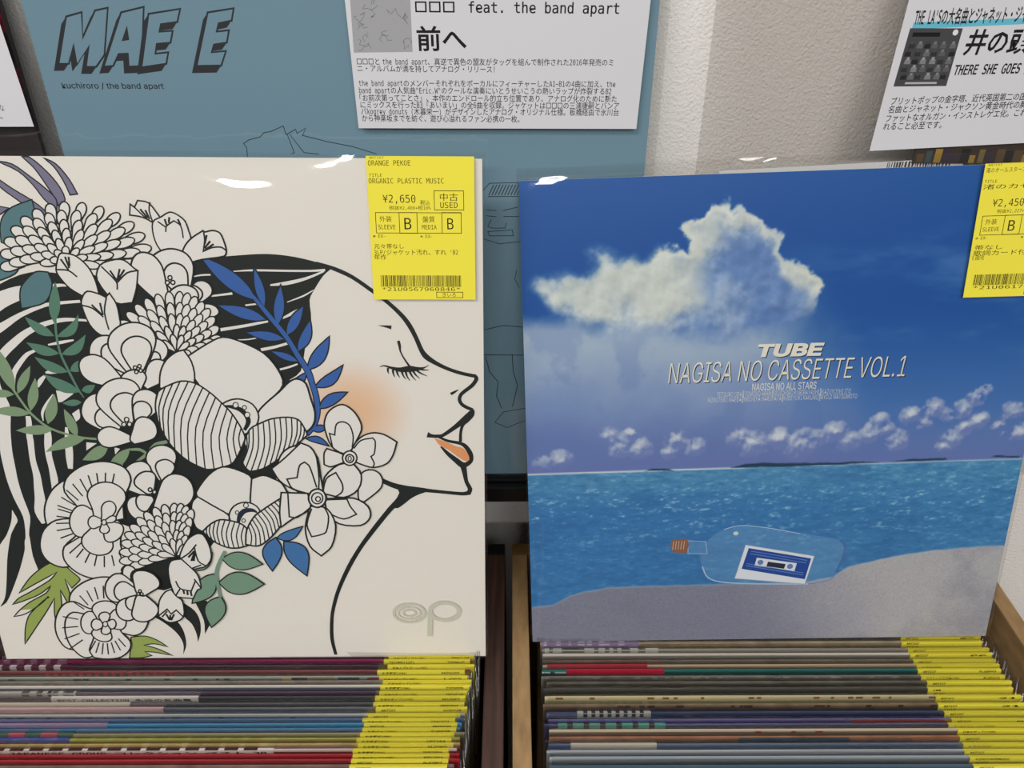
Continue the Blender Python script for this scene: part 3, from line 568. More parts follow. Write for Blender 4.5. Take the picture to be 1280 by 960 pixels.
W f 0 970,2575 1007,2551 1044,2527 1075,2518 1100,2519 1111,2527 1111,2539 1097,2557 1068,2572 1023,2581 979,2591
K c 8 970,2575 1007,2551 1044,2527 1075,2518 1100,2519 1111,2527 1111,2539 1097,2557 1068,2572 1023,2581 979,2591
W f 0 889,2618 851,2622 812,2625 783,2620 763,2609 757,2598 761,2589 779,2582 807,2582 847,2592 888,2603
K c 8 889,2618 851,2622 812,2625 783,2620 763,2609 757,2598 761,2589 779,2582 807,2582 847,2592 888,2603
W f 0 894,2624 863,2641 832,2659 805,2665 785,2661 775,2653 775,2642 787,2628 811,2618 849,2613 887,2609
K c 8 894,2624 863,2641 832,2659 805,2665 785,2661 775,2653 775,2642 787,2628 811,2618 849,2613 887,2609
W f 0 900,2627 883,2656 865,2685 846,2700 828,2704 817,2700 813,2689 816,2671 831,2652 859,2634 888,2615
K c 8 900,2627 883,2656 865,2685 846,2700 828,2704 817,2700 813,2689 816,2671 831,2652 859,2634 888,2615
W f 0 908,2627 907,2662 906,2696 898,2719 885,2730 875,2730 866,2722 861,2704 864,2679 878,2650 893,2621
K c 8 908,2627 907,2662 906,2696 898,2719 885,2730 875,2730 866,2722 861,2704 864,2679 878,2650 893,2621
W f 0 914,2624 931,2658 948,2691 953,2716 948,2733 940,2738 930,2735 916,2720 906,2695 903,2661 899,2626
K c 8 914,2624 931,2658 948,2691 953,2716 948,2733 940,2738 930,2735 916,2720 906,2695 903,2661 899,2626
W f 0 919,2619 954,2644 988,2670 1008,2694 1016,2713 1013,2723 1003,2725 983,2717 960,2697 935,2663 909,2628
K c 8 919,2619 954,2644 988,2670 1008,2694 1016,2713 1013,2723 1003,2725 983,2717 960,2697 935,2663 909,2628
W f 0 921,2613 968,2627 1014,2641 1045,2658 1063,2676 1066,2687 1058,2693 1035,2692 1002,2680 960,2653 917,2626
K c 8 921,2613 968,2627 1014,2641 1045,2658 1063,2676 1066,2687 1058,2693 1035,2692 1002,2680 960,2653 917,2626
W f 0 921,2607 971,2607 1021,2607 1058,2614 1082,2627 1089,2637 1083,2646 1060,2652 1023,2650 973,2636 922,2622
K c 8 921,2607 971,2607 1021,2607 1058,2614 1082,2627 1089,2637 1083,2646 1060,2652 1023,2650 973,2636 922,2622
W f 0 918,2602 962,2586 1007,2571 1042,2568 1067,2573 1077,2582 1074,2593 1055,2606 1022,2614 972,2615 923,2617
K c 8 918,2602 962,2586 1007,2571 1042,2568 1067,2573 1077,2582 1074,2593 1055,2606 1022,2614 972,2615 923,2617
W f 0 898,2620 875,2628 852,2635 834,2634 820,2626 814,2617 815,2608 824,2599 842,2596 868,2600 894,2606
K c 8 898,2620 875,2628 852,2635 834,2634 820,2626 814,2617 815,2608 824,2599 842,2596 868,2600 894,2606
W f 0 904,2622 895,2642 885,2662 872,2671 858,2672 849,2667 844,2658 844,2645 853,2632 873,2621 893,2611
K c 8 904,2622 895,2642 885,2662 872,2671 858,2672 849,2667 844,2658 844,2645 853,2632 873,2621 893,2611
W f 0 910,2619 919,2642 927,2665 926,2680 918,2689 909,2691 900,2687 890,2676 887,2660 891,2639 896,2618
K c 8 910,2619 919,2642 927,2665 926,2680 918,2689 909,2691 900,2687 890,2676 887,2660 891,2639 896,2618
W f 0 913,2613 938,2626 963,2640 977,2655 982,2670 980,2678 972,2682 957,2679 940,2668 923,2645 905,2622
K c 8 913,2613 938,2626 963,2640 977,2655 982,2670 980,2678 972,2682 957,2679 940,2668 923,2645 905,2622
W f 0 912,2607 944,2607 976,2607 999,2614 1014,2625 1018,2635 1014,2642 999,2648 976,2646 944,2633 912,2621
K c 8 912,2607 944,2607 976,2607 999,2614 1014,2625 1018,2635 1014,2642 999,2648 976,2646 944,2633 912,2621
W f 0 908,2603 932,2588 956,2573 978,2568 995,2573 1003,2580 1003,2590 994,2602 975,2611 945,2614 914,2616
K c 8 908,2603 932,2588 956,2573 978,2568 995,2573 1003,2580 1003,2590 994,2602 975,2611 945,2614 914,2616
W f 0 1280,2856 1292,2912 1313,2897 1334,2931 1390,2918 1437,2846 1400,2817 1342,2846
K c 8 1280,2856 1292,2912 1313,2897 1334,2931 1390,2918 1437,2846 1400,2817 1342,2846
K s 8 1292,2912 1315,2892 1357,2846 1390,2820
K s 8 1396,2923 1386,2877 1396,2820
K s 11 1340,2887 1372,2841
K s 11 1366,2882 1382,2835
W f 0 1396,2820 1442,2846 1493,2872 1533,2857 1566,2826 1579,2774 1584,2731 1549,2673 1518,2608 1468,2629 1411,2677 1389,2746
K c 8 1396,2820 1442,2846 1493,2872 1533,2857 1566,2826 1579,2774 1584,2731 1549,2673 1518,2608 1468,2629 1411,2677 1389,2746
K s 8 1422,2823 1460,2794 1473,2805 1508,2827 1541,2800 1545,2736
K s 8 1463,2797 1456,2768
K s 11 1461,2836 1467,2804
K s 11 1487,2846 1480,2815
K s 11 1530,2836 1541,2805
W f 0 1536,2597 1523,2640 1547,2694 1590,2737 1655,2776 1664,2769 1707,2777 1743,2764 1759,2721 1766,2673 1752,2641 1628,2622
K c 9 1536,2597 1523,2640 1547,2694 1590,2737 1655,2776 1664,2769 1707,2777 1743,2764 1759,2721 1766,2673 1752,2641 1628,2622
K s 9 1657,2776 1658,2726 1642,2666 1690,2686 1739,2689 1764,2673
K s 11 1672,2753 1655,2705
K s 11 1687,2721 1652,2684
K s 11 1703,2705 1651,2673
W f 0 1535,2359 1573,2331 1612,2308 1645,2303 1671,2313 1683,2327 1684,2344 1669,2365 1639,2378 1591,2379 1542,2376
K c 10 1535,2359 1573,2331 1612,2308 1645,2303 1671,2313 1683,2327 1684,2344 1669,2365 1639,2378 1591,2379 1542,2376
W f 0 1570,2370 1614,2397 1652,2426 1664,2456 1654,2485 1636,2501 1611,2508 1580,2501 1558,2477 1549,2432 1546,2383
K c 10 1570,2370 1614,2397 1652,2426 1664,2456 1654,2485 1636,2501 1611,2508 1580,2501 1558,2477 1549,2432 1546,2383
W f 0 1533,2355 1571,2385 1602,2417 1606,2445 1589,2468 1568,2479 1542,2481 1513,2470 1496,2445 1498,2405 1507,2362
K c 10 1533,2355 1571,2385 1602,2417 1606,2445 1589,2468 1568,2479 1542,2481 1513,2470 1496,2445 1498,2405 1507,2362
W f 0 1508,2363 1551,2477 1579,2585 1553,2650 1491,2678 1432,2674 1375,2646 1325,2586 1318,2511 1373,2426 1442,2344
K c 10 1508,2363 1551,2477 1579,2585 1553,2650 1491,2678 1432,2674 1375,2646 1325,2586 1318,2511 1373,2426 1442,2344
W f 0 1526,2419 1536,2487 1540,2551 1520,2588 1485,2602 1454,2597 1428,2577 1409,2540 1413,2496 1450,2449 1494,2405
K c 10 1526,2419 1536,2487 1540,2551 1520,2588 1485,2602 1454,2597 1428,2577 1409,2540 1413,2496 1450,2449 1494,2405
W f 0 1419,2387 1418,2489 1409,2585 1375,2640 1326,2660 1287,2652 1257,2623 1238,2567 1253,2502 1312,2432 1380,2365
K c 10 1419,2387 1418,2489 1409,2585 1375,2640 1326,2660 1287,2652 1257,2623 1238,2567 1253,2502 1312,2432 1380,2365
W f 0 1515,2297 1554,2358 1583,2417 1575,2457 1540,2479 1503,2483 1465,2472 1427,2442 1415,2400 1439,2346 1472,2293
K c 10 1515,2297 1554,2358 1583,2417 1575,2457 1540,2479 1503,2483 1465,2472 1427,2442 1415,2400 1439,2346 1472,2293
W f 0 1466,2497 1462,2489 1453,2485 1446,2489 1443,2497 1448,2505 1456,2508 1464,2505
K c 8 1466,2497 1462,2489 1453,2485 1446,2489 1443,2497 1448,2505 1456,2508 1464,2505
W f 0 1436,2496 1431,2488 1423,2484 1415,2488 1413,2496 1418,2504 1426,2507 1434,2504
K c 8 1436,2496 1431,2488 1423,2484 1415,2488 1413,2496 1418,2504 1426,2507 1434,2504
W f 0 1454,2523 1450,2515 1441,2511 1434,2515 1432,2523 1436,2531 1445,2534 1452,2531
K c 8 1454,2523 1450,2515 1441,2511 1434,2515 1432,2523 1436,2531 1445,2534 1452,2531
W f 0 1047,2508 1074,2587 1144,2617 1208,2618 1257,2574 1276,2561 1252,2465 1217,2384 1125,2384
K c 9 1047,2508 1074,2587 1144,2617 1208,2618 1257,2574 1276,2561 1252,2465 1217,2384 1125,2384
K s 9 1082,2583 1149,2500 1146,2456
K s 9 1153,2495 1214,2548 1272,2561
K s 11 1125,2561 1154,2504
K s 11 1179,2570 1154,2504
K s 11 1204,2566 1154,2504
W f 0 836,2565 864,2638 883,2654 945,2644 987,2611 1017,2568 1037,2503 1043,2431 984,2447 951,2420 889,2464 847,2524
K c 9 836,2565 864,2638 883,2654 945,2644 987,2611 1017,2568 1037,2503 1043,2431 984,2447 951,2420 889,2464 847,2524
K s 9 840,2565 902,2560 942,2525
K s 11 872,2622 903,2562
K s 11 898,2635 909,2573
K s 11 917,2635 913,2584
W f 0 1225,2181 1189,2204 1153,2226 1122,2234 1099,2230 1088,2221 1088,2208 1101,2190 1129,2177 1173,2170 1216,2164
K c 8 1225,2181 1189,2204 1153,2226 1122,2234 1099,2230 1088,2221 1088,2208 1101,2190 1129,2177 1173,2170 1216,2164
W f 0 1249,2215 1219,2244 1189,2273 1161,2285 1138,2285 1127,2278 1125,2265 1134,2245 1158,2227 1198,2213 1238,2199
K c 8 1249,2215 1219,2244 1189,2273 1161,2285 1138,2285 1127,2278 1125,2265 1134,2245 1158,2227 1198,2213 1238,2199
W f 0 1279,2246 1255,2280 1232,2313 1208,2330 1187,2334 1175,2329 1170,2316 1176,2295 1195,2273 1230,2252 1266,2231
K c 8 1279,2246 1255,2280 1232,2313 1208,2330 1187,2334 1175,2329 1170,2316 1176,2295 1195,2273 1230,2252 1266,2231
W f 0 1313,2271 1297,2309 1281,2347 1262,2368 1243,2376 1230,2372 1224,2361 1225,2338 1239,2313 1268,2286 1298,2259
K c 8 1313,2271 1297,2309 1281,2347 1262,2368 1243,2376 1230,2372 1224,2361 1225,2338 1239,2313 1268,2286 1298,2259
W f 0 1351,2291 1343,2331 1335,2372 1321,2397 1304,2408 1291,2407 1283,2396 1280,2374 1289,2346 1311,2314 1334,2281
K c 8 1351,2291 1343,2331 1335,2372 1321,2397 1304,2408 1291,2407 1283,2396 1280,2374 1289,2346 1311,2314 1334,2281
W f 0 1391,2304 1391,2346 1391,2388 1383,2415 1369,2430 1357,2431 1347,2422 1340,2400 1342,2371 1358,2334 1373,2298
K c 8 1391,2304 1391,2346 1391,2388 1383,2415 1369,2430 1357,2431 1347,2422 1340,2400 1342,2371 1358,2334 1373,2298
W f 0 1431,2311 1440,2353 1448,2395 1445,2424 1435,2441 1424,2445 1413,2438 1402,2417 1398,2387 1406,2348 1414,2308
K c 8 1431,2311 1440,2353 1448,2395 1445,2424 1435,2441 1424,2445 1413,2438 1402,2417 1398,2387 1406,2348 1414,2308
W f 0 1468,2310 1484,2351 1499,2392 1501,2422 1494,2441 1484,2447 1473,2442 1459,2424 1450,2394 1450,2353 1451,2311
K c 8 1468,2310 1484,2351 1499,2392 1501,2422 1494,2441 1484,2447 1473,2442 1459,2424 1450,2394 1450,2353 1451,2311
W f 0 1494,2304 1515,2343 1535,2381 1541,2411 1537,2431 1528,2439 1516,2435 1500,2419 1488,2390 1483,2349 1478,2307
K c 8 1494,2304 1515,2343 1535,2381 1541,2411 1537,2431 1528,2439 1516,2435 1500,2419 1488,2390 1483,2349 1478,2307
W f 0 1518,2291 1543,2326 1567,2361 1577,2390 1576,2411 1568,2419 1556,2418 1538,2404 1523,2377 1513,2337 1502,2296
K c 8 1518,2291 1543,2326 1567,2361 1577,2390 1576,2411 1568,2419 1556,2418 1538,2404 1523,2377 1513,2337 1502,2296
W f 0 1539,2271 1567,2302 1596,2332 1609,2359 1610,2379 1604,2389 1592,2390 1573,2379 1555,2355 1540,2317 1525,2279
K c 8 1539,2271 1567,2302 1596,2332 1609,2359 1610,2379 1604,2389 1592,2390 1573,2379 1555,2355 1540,2317 1525,2279
W f 0 1556,2246 1587,2270 1618,2295 1634,2319 1639,2339 1634,2350 1622,2352 1603,2345 1582,2325 1563,2291 1543,2256
K c 8 1556,2246 1587,2270 1618,2295 1634,2319 1639,2339 1634,2350 1622,2352 1603,2345 1582,2325 1563,2291 1543,2256
W f 0 1569,2215 1602,2233 1634,2251 1653,2271 1660,2290 1657,2302 1647,2307 1628,2304 1605,2289 1582,2259 1558,2228
K c 8 1569,2215 1602,2233 1634,2251 1653,2271 1660,2290 1657,2302 1647,2307 1628,2304 1605,2289 1582,2259 1558,2228
W f 0 1576,2181 1610,2191 1643,2201 1664,2217 1673,2235 1673,2247 1664,2254 1646,2256 1623,2246 1596,2221 1569,2196
K c 8 1576,2181 1610,2191 1643,2201 1664,2217 1673,2235 1673,2247 1664,2254 1646,2256 1623,2246 1596,2221 1569,2196
W f 0 1579,2143 1611,2146 1644,2148 1666,2159 1678,2174 1680,2187 1674,2196 1658,2202 1634,2197 1605,2179 1575,2161
K c 9 1579,2143 1611,2146 1644,2148 1666,2159 1678,2174 1680,2187 1674,2196 1658,2202 1634,2197 1605,2179 1575,2161
W f 0 1286,2162 1250,2185 1215,2207 1184,2216 1161,2213 1151,2205 1151,2193 1164,2176 1192,2162 1235,2154 1278,2146
K c 8 1286,2162 1250,2185 1215,2207 1184,2216 1161,2213 1151,2205 1151,2193 1164,2176 1192,2162 1235,2154 1278,2146
W f 0 1307,2189 1278,2219 1249,2249 1223,2263 1201,2265 1190,2259 1187,2247 1196,2227 1219,2208 1258,2191 1296,2175
K c 8 1307,2189 1278,2219 1249,2249 1223,2263 1201,2265 1190,2259 1187,2247 1196,2227 1219,2208 1258,2191 1296,2175
W f 0 1333,2212 1312,2248 1292,2283 1270,2303 1250,2309 1238,2305 1233,2294 1238,2272 1255,2248 1287,2224 1320,2200
K c 8 1333,2212 1312,2248 1292,2283 1270,2303 1250,2309 1238,2305 1233,2294 1238,2272 1255,2248 1287,2224 1320,2200
W f 0 1363,2230 1351,2270 1340,2310 1324,2334 1306,2344 1294,2343 1288,2332 1287,2310 1298,2283 1323,2252 1348,2221
K c 8 1363,2230 1351,2270 1340,2310 1324,2334 1306,2344 1294,2343 1288,2332 1287,2310 1298,2283 1323,2252 1348,2221
W f 0 1395,2243 1393,2285 1391,2327 1382,2354 1367,2368 1356,2369 1347,2360 1342,2338 1346,2309 1363,2273 1379,2236
K c 8 1395,2243 1393,2285 1391,2327 1382,2354 1367,2368 1356,2369 1347,2360 1342,2338 1346,2309 1363,2273 1379,2236
W f 0 1429,2248 1436,2291 1444,2333 1441,2363 1431,2380 1420,2384 1410,2377 1400,2356 1397,2326 1405,2286 1413,2246
K c 8 1429,2248 1436,2291 1444,2333 1441,2363 1431,2380 1420,2384 1410,2377 1400,2356 1397,2326 1405,2286 1413,2246
W f 0 1458,2248 1474,2289 1489,2330 1493,2360 1487,2380 1478,2386 1466,2381 1453,2362 1444,2332 1443,2291 1442,2249
K c 8 1458,2248 1474,2289 1489,2330 1493,2360 1487,2380 1478,2386 1466,2381 1453,2362 1444,2332 1443,2291 1442,2249
W f 0 1479,2241 1501,2279 1522,2318 1530,2347 1527,2368 1519,2375 1507,2372 1491,2356 1478,2328 1471,2286 1464,2244
K c 8 1479,2241 1501,2279 1522,2318 1530,2347 1527,2368 1519,2375 1507,2372 1491,2356 1478,2328 1471,2286 1464,2244
W f 0 1498,2228 1524,2262 1550,2295 1562,2323 1562,2344 1556,2353 1544,2352 1527,2339 1510,2313 1497,2274 1484,2234
K c 8 1498,2228 1524,2262 1550,2295 1562,2323 1562,2344 1556,2353 1544,2352 1527,2339 1510,2313 1497,2274 1484,2234
W f 0 1513,2209 1543,2236 1573,2264 1588,2289 1592,2309 1587,2319 1576,2320 1558,2311 1538,2290 1519,2254 1501,2218
K c 8 1513,2209 1543,2236 1573,2264 1588,2289 1592,2309 1587,2319 1576,2320 1558,2311 1538,2290 1519,2254 1501,2218
W f 0 1524,2184 1557,2204 1589,2224 1607,2245 1614,2264 1611,2275 1601,2279 1583,2275 1561,2258 1537,2227 1514,2196
K c 8 1524,2184 1557,2204 1589,2224 1607,2245 1614,2264 1611,2275 1601,2279 1583,2275 1561,2258 1537,2227 1514,2196
W f 0 1530,2156 1564,2167 1597,2179 1618,2194 1628,2211 1627,2223 1619,2230 1601,2230 1578,2220 1551,2195 1524,2171
K c 8 1530,2156 1564,2167 1597,2179 1618,2194 1628,2211 1627,2223 1619,2230 1601,2230 1578,2220 1551,2195 1524,2171
W f 0 1532,2125 1564,2127 1596,2129 1619,2139 1632,2153 1634,2165 1628,2174 1612,2180 1589,2176 1559,2159 1529,2142
K c 9 1532,2125 1564,2127 1596,2129 1619,2139 1632,2153 1634,2165 1628,2174 1612,2180 1589,2176 1559,2159 1529,2142
W f 0 1347,2141 1311,2164 1276,2187 1246,2197 1223,2195 1213,2188 1214,2177 1227,2160 1254,2145 1296,2136 1339,2126
K c 8 1347,2141 1311,2164 1276,2187 1246,2197 1223,2195 1213,2188 1214,2177 1227,2160 1254,2145 1296,2136 1339,2126
W f 0 1362,2159 1336,2190 1309,2222 1284,2238 1263,2242 1252,2238 1249,2226 1257,2206 1279,2185 1315,2165 1352,2146
K c 8 1362,2159 1336,2190 1309,2222 1284,2238 1263,2242 1252,2238 1249,2226 1257,2206 1279,2185 1315,2165 1352,2146
W f 0 1382,2173 1366,2211 1349,2248 1330,2271 1312,2280 1301,2278 1296,2267 1298,2245 1312,2220 1341,2191 1369,2162
K c 8 1382,2173 1366,2211 1349,2248 1330,2271 1312,2280 1301,2278 1296,2267 1298,2245 1312,2220 1341,2191 1369,2162
W f 0 1404,2182 1399,2224 1394,2265 1382,2292 1368,2306 1357,2307 1350,2297 1346,2275 1352,2246 1371,2211 1390,2175
K c 8 1404,2182 1399,2224 1394,2265 1382,2292 1368,2306 1357,2307 1350,2297 1346,2275 1352,2246 1371,2211 1390,2175
W f 0 1427,2186 1434,2229 1440,2271 1437,2301 1427,2318 1418,2322 1408,2315 1399,2294 1397,2264 1404,2224 1412,2183
K c 8 1427,2186 1434,2229 1440,2271 1437,2301 1427,2318 1418,2322 1408,2315 1399,2294 1397,2264 1404,2224 1412,2183
W f 0 1447,2184 1463,2226 1479,2267 1483,2298 1478,2317 1470,2324 1460,2319 1446,2300 1437,2270 1435,2228 1432,2186
K c 8 1447,2184 1463,2226 1479,2267 1483,2298 1478,2317 1470,2324 1460,2319 1446,2300 1437,2270 1435,2228 1432,2186
W f 0 1461,2178 1484,2216 1506,2253 1516,2282 1515,2303 1508,2311 1497,2308 1481,2293 1467,2265 1457,2224 1447,2182
K c 8 1461,2178 1484,2216 1506,2253 1516,2282 1515,2303 1508,2311 1497,2308 1481,2293 1467,2265 1457,2224 1447,2182
W f 0 1472,2166 1501,2198 1529,2229 1543,2255 1546,2276 1541,2285 1530,2285 1512,2273 1494,2249 1477,2212 1460,2174
K c 8 1472,2166 1501,2198 1529,2229 1543,2255 1546,2276 1541,2285 1530,2285 1512,2273 1494,2249 1477,2212 1460,2174
W f 0 1481,2150 1512,2173 1544,2196 1562,2217 1569,2236 1566,2247 1556,2250 1537,2243 1516,2225 1493,2193 1471,2161
K c 8 1481,2150 1512,2173 1544,2196 1562,2217 1569,2236 1566,2247 1556,2250 1537,2243 1516,2225 1493,2193 1471,2161
W f 0 1485,2131 1518,2143 1551,2156 1572,2171 1582,2188 1582,2199 1574,2205 1556,2204 1533,2193 1506,2169 1479,2144
K c 9 1485,2131 1518,2143 1551,2156 1572,2171 1582,2188 1582,2199 1574,2205 1556,2204 1533,2193 1506,2169 1479,2144
W f 0 1484,2109 1517,2110 1549,2112 1571,2120 1585,2133 1588,2144 1582,2153 1567,2158 1544,2155 1513,2140 1483,2124
K c 9 1484,2109 1517,2110 1549,2112 1571,2120 1585,2133 1588,2144 1582,2153 1567,2158 1544,2155 1513,2140 1483,2124
W f 0 1406,2116 1372,2141 1338,2166 1309,2177 1287,2178 1277,2172 1277,2161 1290,2145 1316,2129 1357,2116 1398,2103
K c 9 1406,2116 1372,2141 1338,2166 1309,2177 1287,2178 1277,2172 1277,2161 1290,2145 1316,2129 1357,2116 1398,2103
W f 0 1414,2121 1393,2157 1372,2193 1351,2214 1332,2222 1322,2219 1318,2209 1323,2188 1340,2163 1371,2137 1402,2111
K c 9 1414,2121 1393,2157 1372,2193 1351,2214 1332,2222 1322,2219 1318,2209 1323,2188 1340,2163 1371,2137 1402,2111
W f 0 1422,2123 1417,2165 1412,2207 1402,2235 1389,2249 1379,2251 1372,2242 1368,2220 1374,2190 1391,2154 1409,2117
K c 9 1422,2123 1417,2165 1412,2207 1402,2235 1389,2249 1379,2251 1372,2242 1368,2220 1374,2190 1391,2154 1409,2117
W f 0 1431,2122 1442,2165 1454,2207 1455,2238 1449,2257 1441,2262 1432,2257 1421,2237 1415,2206 1416,2164 1417,2121
K c 9 1431,2122 1442,2165 1454,2207 1455,2238 1449,2257 1441,2262 1432,2257 1421,2237 1415,2206 1416,2164 1417,2121
W f 0 1436,2118 1458,2157 1479,2195 1489,2225 1488,2246 1482,2253 1472,2250 1457,2234 1443,2206 1433,2164 1423,2122
K c 9 1436,2118 1458,2157 1479,2195 1489,2225 1488,2246 1482,2253 1472,2250 1457,2234 1443,2206 1433,2164 1423,2122
W f 0 1439,2113 1468,2141 1497,2170 1513,2195 1518,2215 1515,2224 1505,2225 1487,2214 1467,2192 1448,2156 1428,2120
K c 9 1439,2113 1468,2141 1497,2170 1513,2195 1518,2215 1515,2224 1505,2225 1487,2214 1467,2192 1448,2156 1428,2120
W f 0 1439,2105 1472,2120 1505,2135 1526,2152 1535,2168 1535,2179 1527,2183 1509,2181 1486,2168 1460,2142 1433,2116
K c 9 1439,2105 1472,2120 1505,2135 1526,2152 1535,2168 1535,2179 1527,2183 1509,2181 1486,2168 1460,2142 1433,2116
W f 0 1437,2096 1468,2095 1500,2094 1523,2101 1537,2113 1541,2122 1536,2131 1521,2137 1498,2135 1467,2123 1436,2110
K c 9 1437,2096 1468,2095 1500,2094 1523,2101 1537,2113 1541,2122 1536,2131 1521,2137 1498,2135 1467,2123 1436,2110
W f 0 1420,2110 1402,2134 1384,2157 1367,2169 1351,2170 1342,2166 1339,2157 1344,2142 1359,2126 1385,2113 1411,2099
K c 9 1420,2110 1402,2134 1384,2157 1367,2169 1351,2170 1342,2166 1339,2157 1344,2142 1359,2126 1385,2113 1411,2099
W f 0 1426,2109 1428,2140 1430,2170 1425,2190 1415,2201 1406,2203 1399,2196 1393,2181 1394,2159 1404,2132 1414,2105
K c 9 1426,2109 1428,2140 1430,2170 1425,2190 1415,2201 1406,2203 1399,2196 1393,2181 1394,2159 1404,2132 1414,2105
W f 0 1430,2105 1447,2131 1464,2157 1471,2178 1469,2193 1463,2199 1454,2198 1442,2187 1431,2168 1424,2138 1418,2109
K c 9 1430,2105 1447,2131 1464,2157 1471,2178 1469,2193 1463,2199 1454,2198 1442,2187 1431,2168 1424,2138 1418,2109
W f 0 1429,2099 1453,2110 1476,2122 1490,2135 1496,2149 1494,2157 1487,2162 1473,2160 1457,2150 1440,2130 1423,2109
K c 9 1429,2099 1453,2110 1476,2122 1490,2135 1496,2149 1494,2157 1487,2162 1473,2160 1457,2150 1440,2130 1423,2109
W f 0 1424,2093 1444,2085 1464,2076 1480,2077 1492,2084 1497,2092 1496,2101 1488,2110 1473,2114 1450,2110 1428,2106
K c 9 1424,2093 1444,2085 1464,2076 1480,2077 1492,2084 1497,2092 1496,2101 1488,2110 1473,2114 1450,2110 1428,2106
W f 0 937,2369 950,2414 984,2447 1046,2431 1076,2414 1101,2437 1129,2375 1132,2296 1128,2256 1064,2193 1005,2204 960,2262
K c 9 937,2369 950,2414 984,2447 1046,2431 1076,2414 1101,2437 1129,2375 1132,2296 1128,2256 1064,2193 1005,2204 960,2262
K s 9 937,2369 994,2352 1045,2302
K s 9 1081,2414 1055,2330 1062,2230
K s 11 992,2372 1041,2313
K s 11 1040,2383 1044,2313
W f 0 1254,1989 1310,2031 1359,2076 1372,2119 1358,2155 1334,2175 1302,2180 1262,2167 1234,2131 1225,2069 1223,2003
K c 10 1254,1989 1310,2031 1359,2076 1372,2119 1358,2155 1334,2175 1302,2180 1262,2167 1234,2131 1225,2069 1223,2003
W f 0 1249,1982 1282,2010 1312,2039 1323,2066 1320,2088 1309,2100 1293,2103 1270,2093 1252,2070 1241,2031 1234,1990
K c 10 1249,1982 1282,2010 1312,2039 1323,2066 1320,2088 1309,2100 1293,2103 1270,2093 1252,2070 1241,2031 1234,1990
W f 0 1140,1983 1126,2074 1105,2157 1062,2194 1009,2195 969,2174 940,2137 928,2080 952,2027 1022,1985 1102,1950
K c 10 1140,1983 1126,2074 1105,2157 1062,2194 1009,2195 969,2174 940,2137 928,2080 952,2027 1022,1985 1102,1950
W f 0 1153,1987 1136,2055 1114,2117 1080,2146 1042,2150 1015,2137 998,2111 995,2070 1016,2030 1069,1995 1128,1965
K c 10 1153,1987 1136,2055 1114,2117 1080,2146 1042,2150 1015,2137 998,2111 995,2070 1016,2030 1069,1995 1128,1965
W f 0 1104,1917 1059,1994 1009,2061 955,2086 902,2077 870,2052 856,2015 864,1963 906,1921 989,1897 1079,1881
K c 10 1104,1917 1059,1994 1009,2061 955,2086 902,2077 870,2052 856,2015 864,1963 906,1921 989,1897 1079,1881
W f 0 1208,1963 1269,2067 1313,2168 1298,2234 1241,2268 1181,2271 1120,2250 1060,2198 1042,2127 1083,2039 1139,1952
K c 10 1208,1963 1269,2067 1313,2168 1298,2234 1241,2268 1181,2271 1120,2250 1060,2198 1042,2127 1083,2039 1139,1952
W f 0 1203,1978 1247,2046 1280,2113 1274,2160 1241,2187 1203,2193 1164,2182 1124,2149 1109,2101 1129,2038 1159,1975
K c 10 1203,1978 1247,2046 1280,2113 1274,2160 1241,2187 1203,2193 1164,2182 1124,2149 1109,2101 1129,2038 1159,1975
W f 0 1220,1878 1281,1906 1338,1938 1362,1977 1361,2018 1345,2043 1319,2057 1280,2055 1244,2026 1218,1966 1196,1901
K c 10 1220,1878 1281,1906 1338,1938 1362,1977 1361,2018 1345,2043 1319,2057 1280,2055 1244,2026 1218,1966 1196,1901
W f 0 1166,1853 1199,1901 1224,1948 1216,1979 1185,1994 1153,1996 1119,1985 1087,1961 1077,1928 1098,1887 1128,1848
K c 10 1166,1853 1199,1901 1224,1948 1216,1979 1185,1994 1153,1996 1119,1985 1087,1961 1077,1928 1098,1887 1128,1848
W f 0 1209,1991 1205,1984 1198,1981 1191,1984 1190,1991 1194,1999 1201,2002 1208,1999
K c 8 1209,1991 1205,1984 1198,1981 1191,1984 1190,1991 1194,1999 1201,2002 1208,1999
W f 0 1184,1984 1179,1976 1172,1973 1165,1976 1164,1984 1168,1991 1175,1994 1182,1991
K c 8 1184,1984 1179,1976 1172,1973 1165,1976 1164,1984 1168,1991 1175,1994 1182,1991
W f 0 1181,2010 1177,2002 1169,1999 1162,2002 1161,2010 1165,2017 1172,2020 1179,2017
K c 8 1181,2010 1177,2002 1169,1999 1162,2002 1161,2010 1165,2017 1172,2020 1179,2017
W f 0 1206,2017 1202,2010 1195,2007 1188,2010 1187,2017 1191,2025 1198,2028 1205,2025
K c 8 1206,2017 1202,2010 1195,2007 1188,2010 1187,2017 1191,2025 1198,2028 1205,2025
W f 0 1018,1628 1017,1723 1006,1810 968,1849 913,1852 870,1831 836,1793 816,1734 833,1678 898,1633 974,1595
K c 10 1018,1628 1017,1723 1006,1810 968,1849 913,1852 870,1831 836,1793 816,1734 833,1678 898,1633 974,1595
W f 0 1030,1650 1016,1704 997,1752 968,1769 933,1761 908,1742 892,1715 888,1678 907,1648 955,1633 1008,1624
K c 10 1030,1650 1016,1704 997,1752 968,1769 933,1761 908,1742 892,1715 888,1678 907,1648 955,1633 1008,1624
W f 0 1101,1663 1146,1767 1177,1866 1153,1923 1093,1945 1034,1938 978,1909 927,1852 918,1784 969,1711 1035,1642
K c 10 1101,1663 1146,1767 1177,1866 1153,1923 1093,1945 1034,1938 978,1909 927,1852 918,1784 969,1711 1035,1642
W f 0 1099,1667 1129,1735 1150,1800 1137,1839 1102,1857 1066,1855 1031,1839 998,1803 992,1758 1021,1706 1059,1657
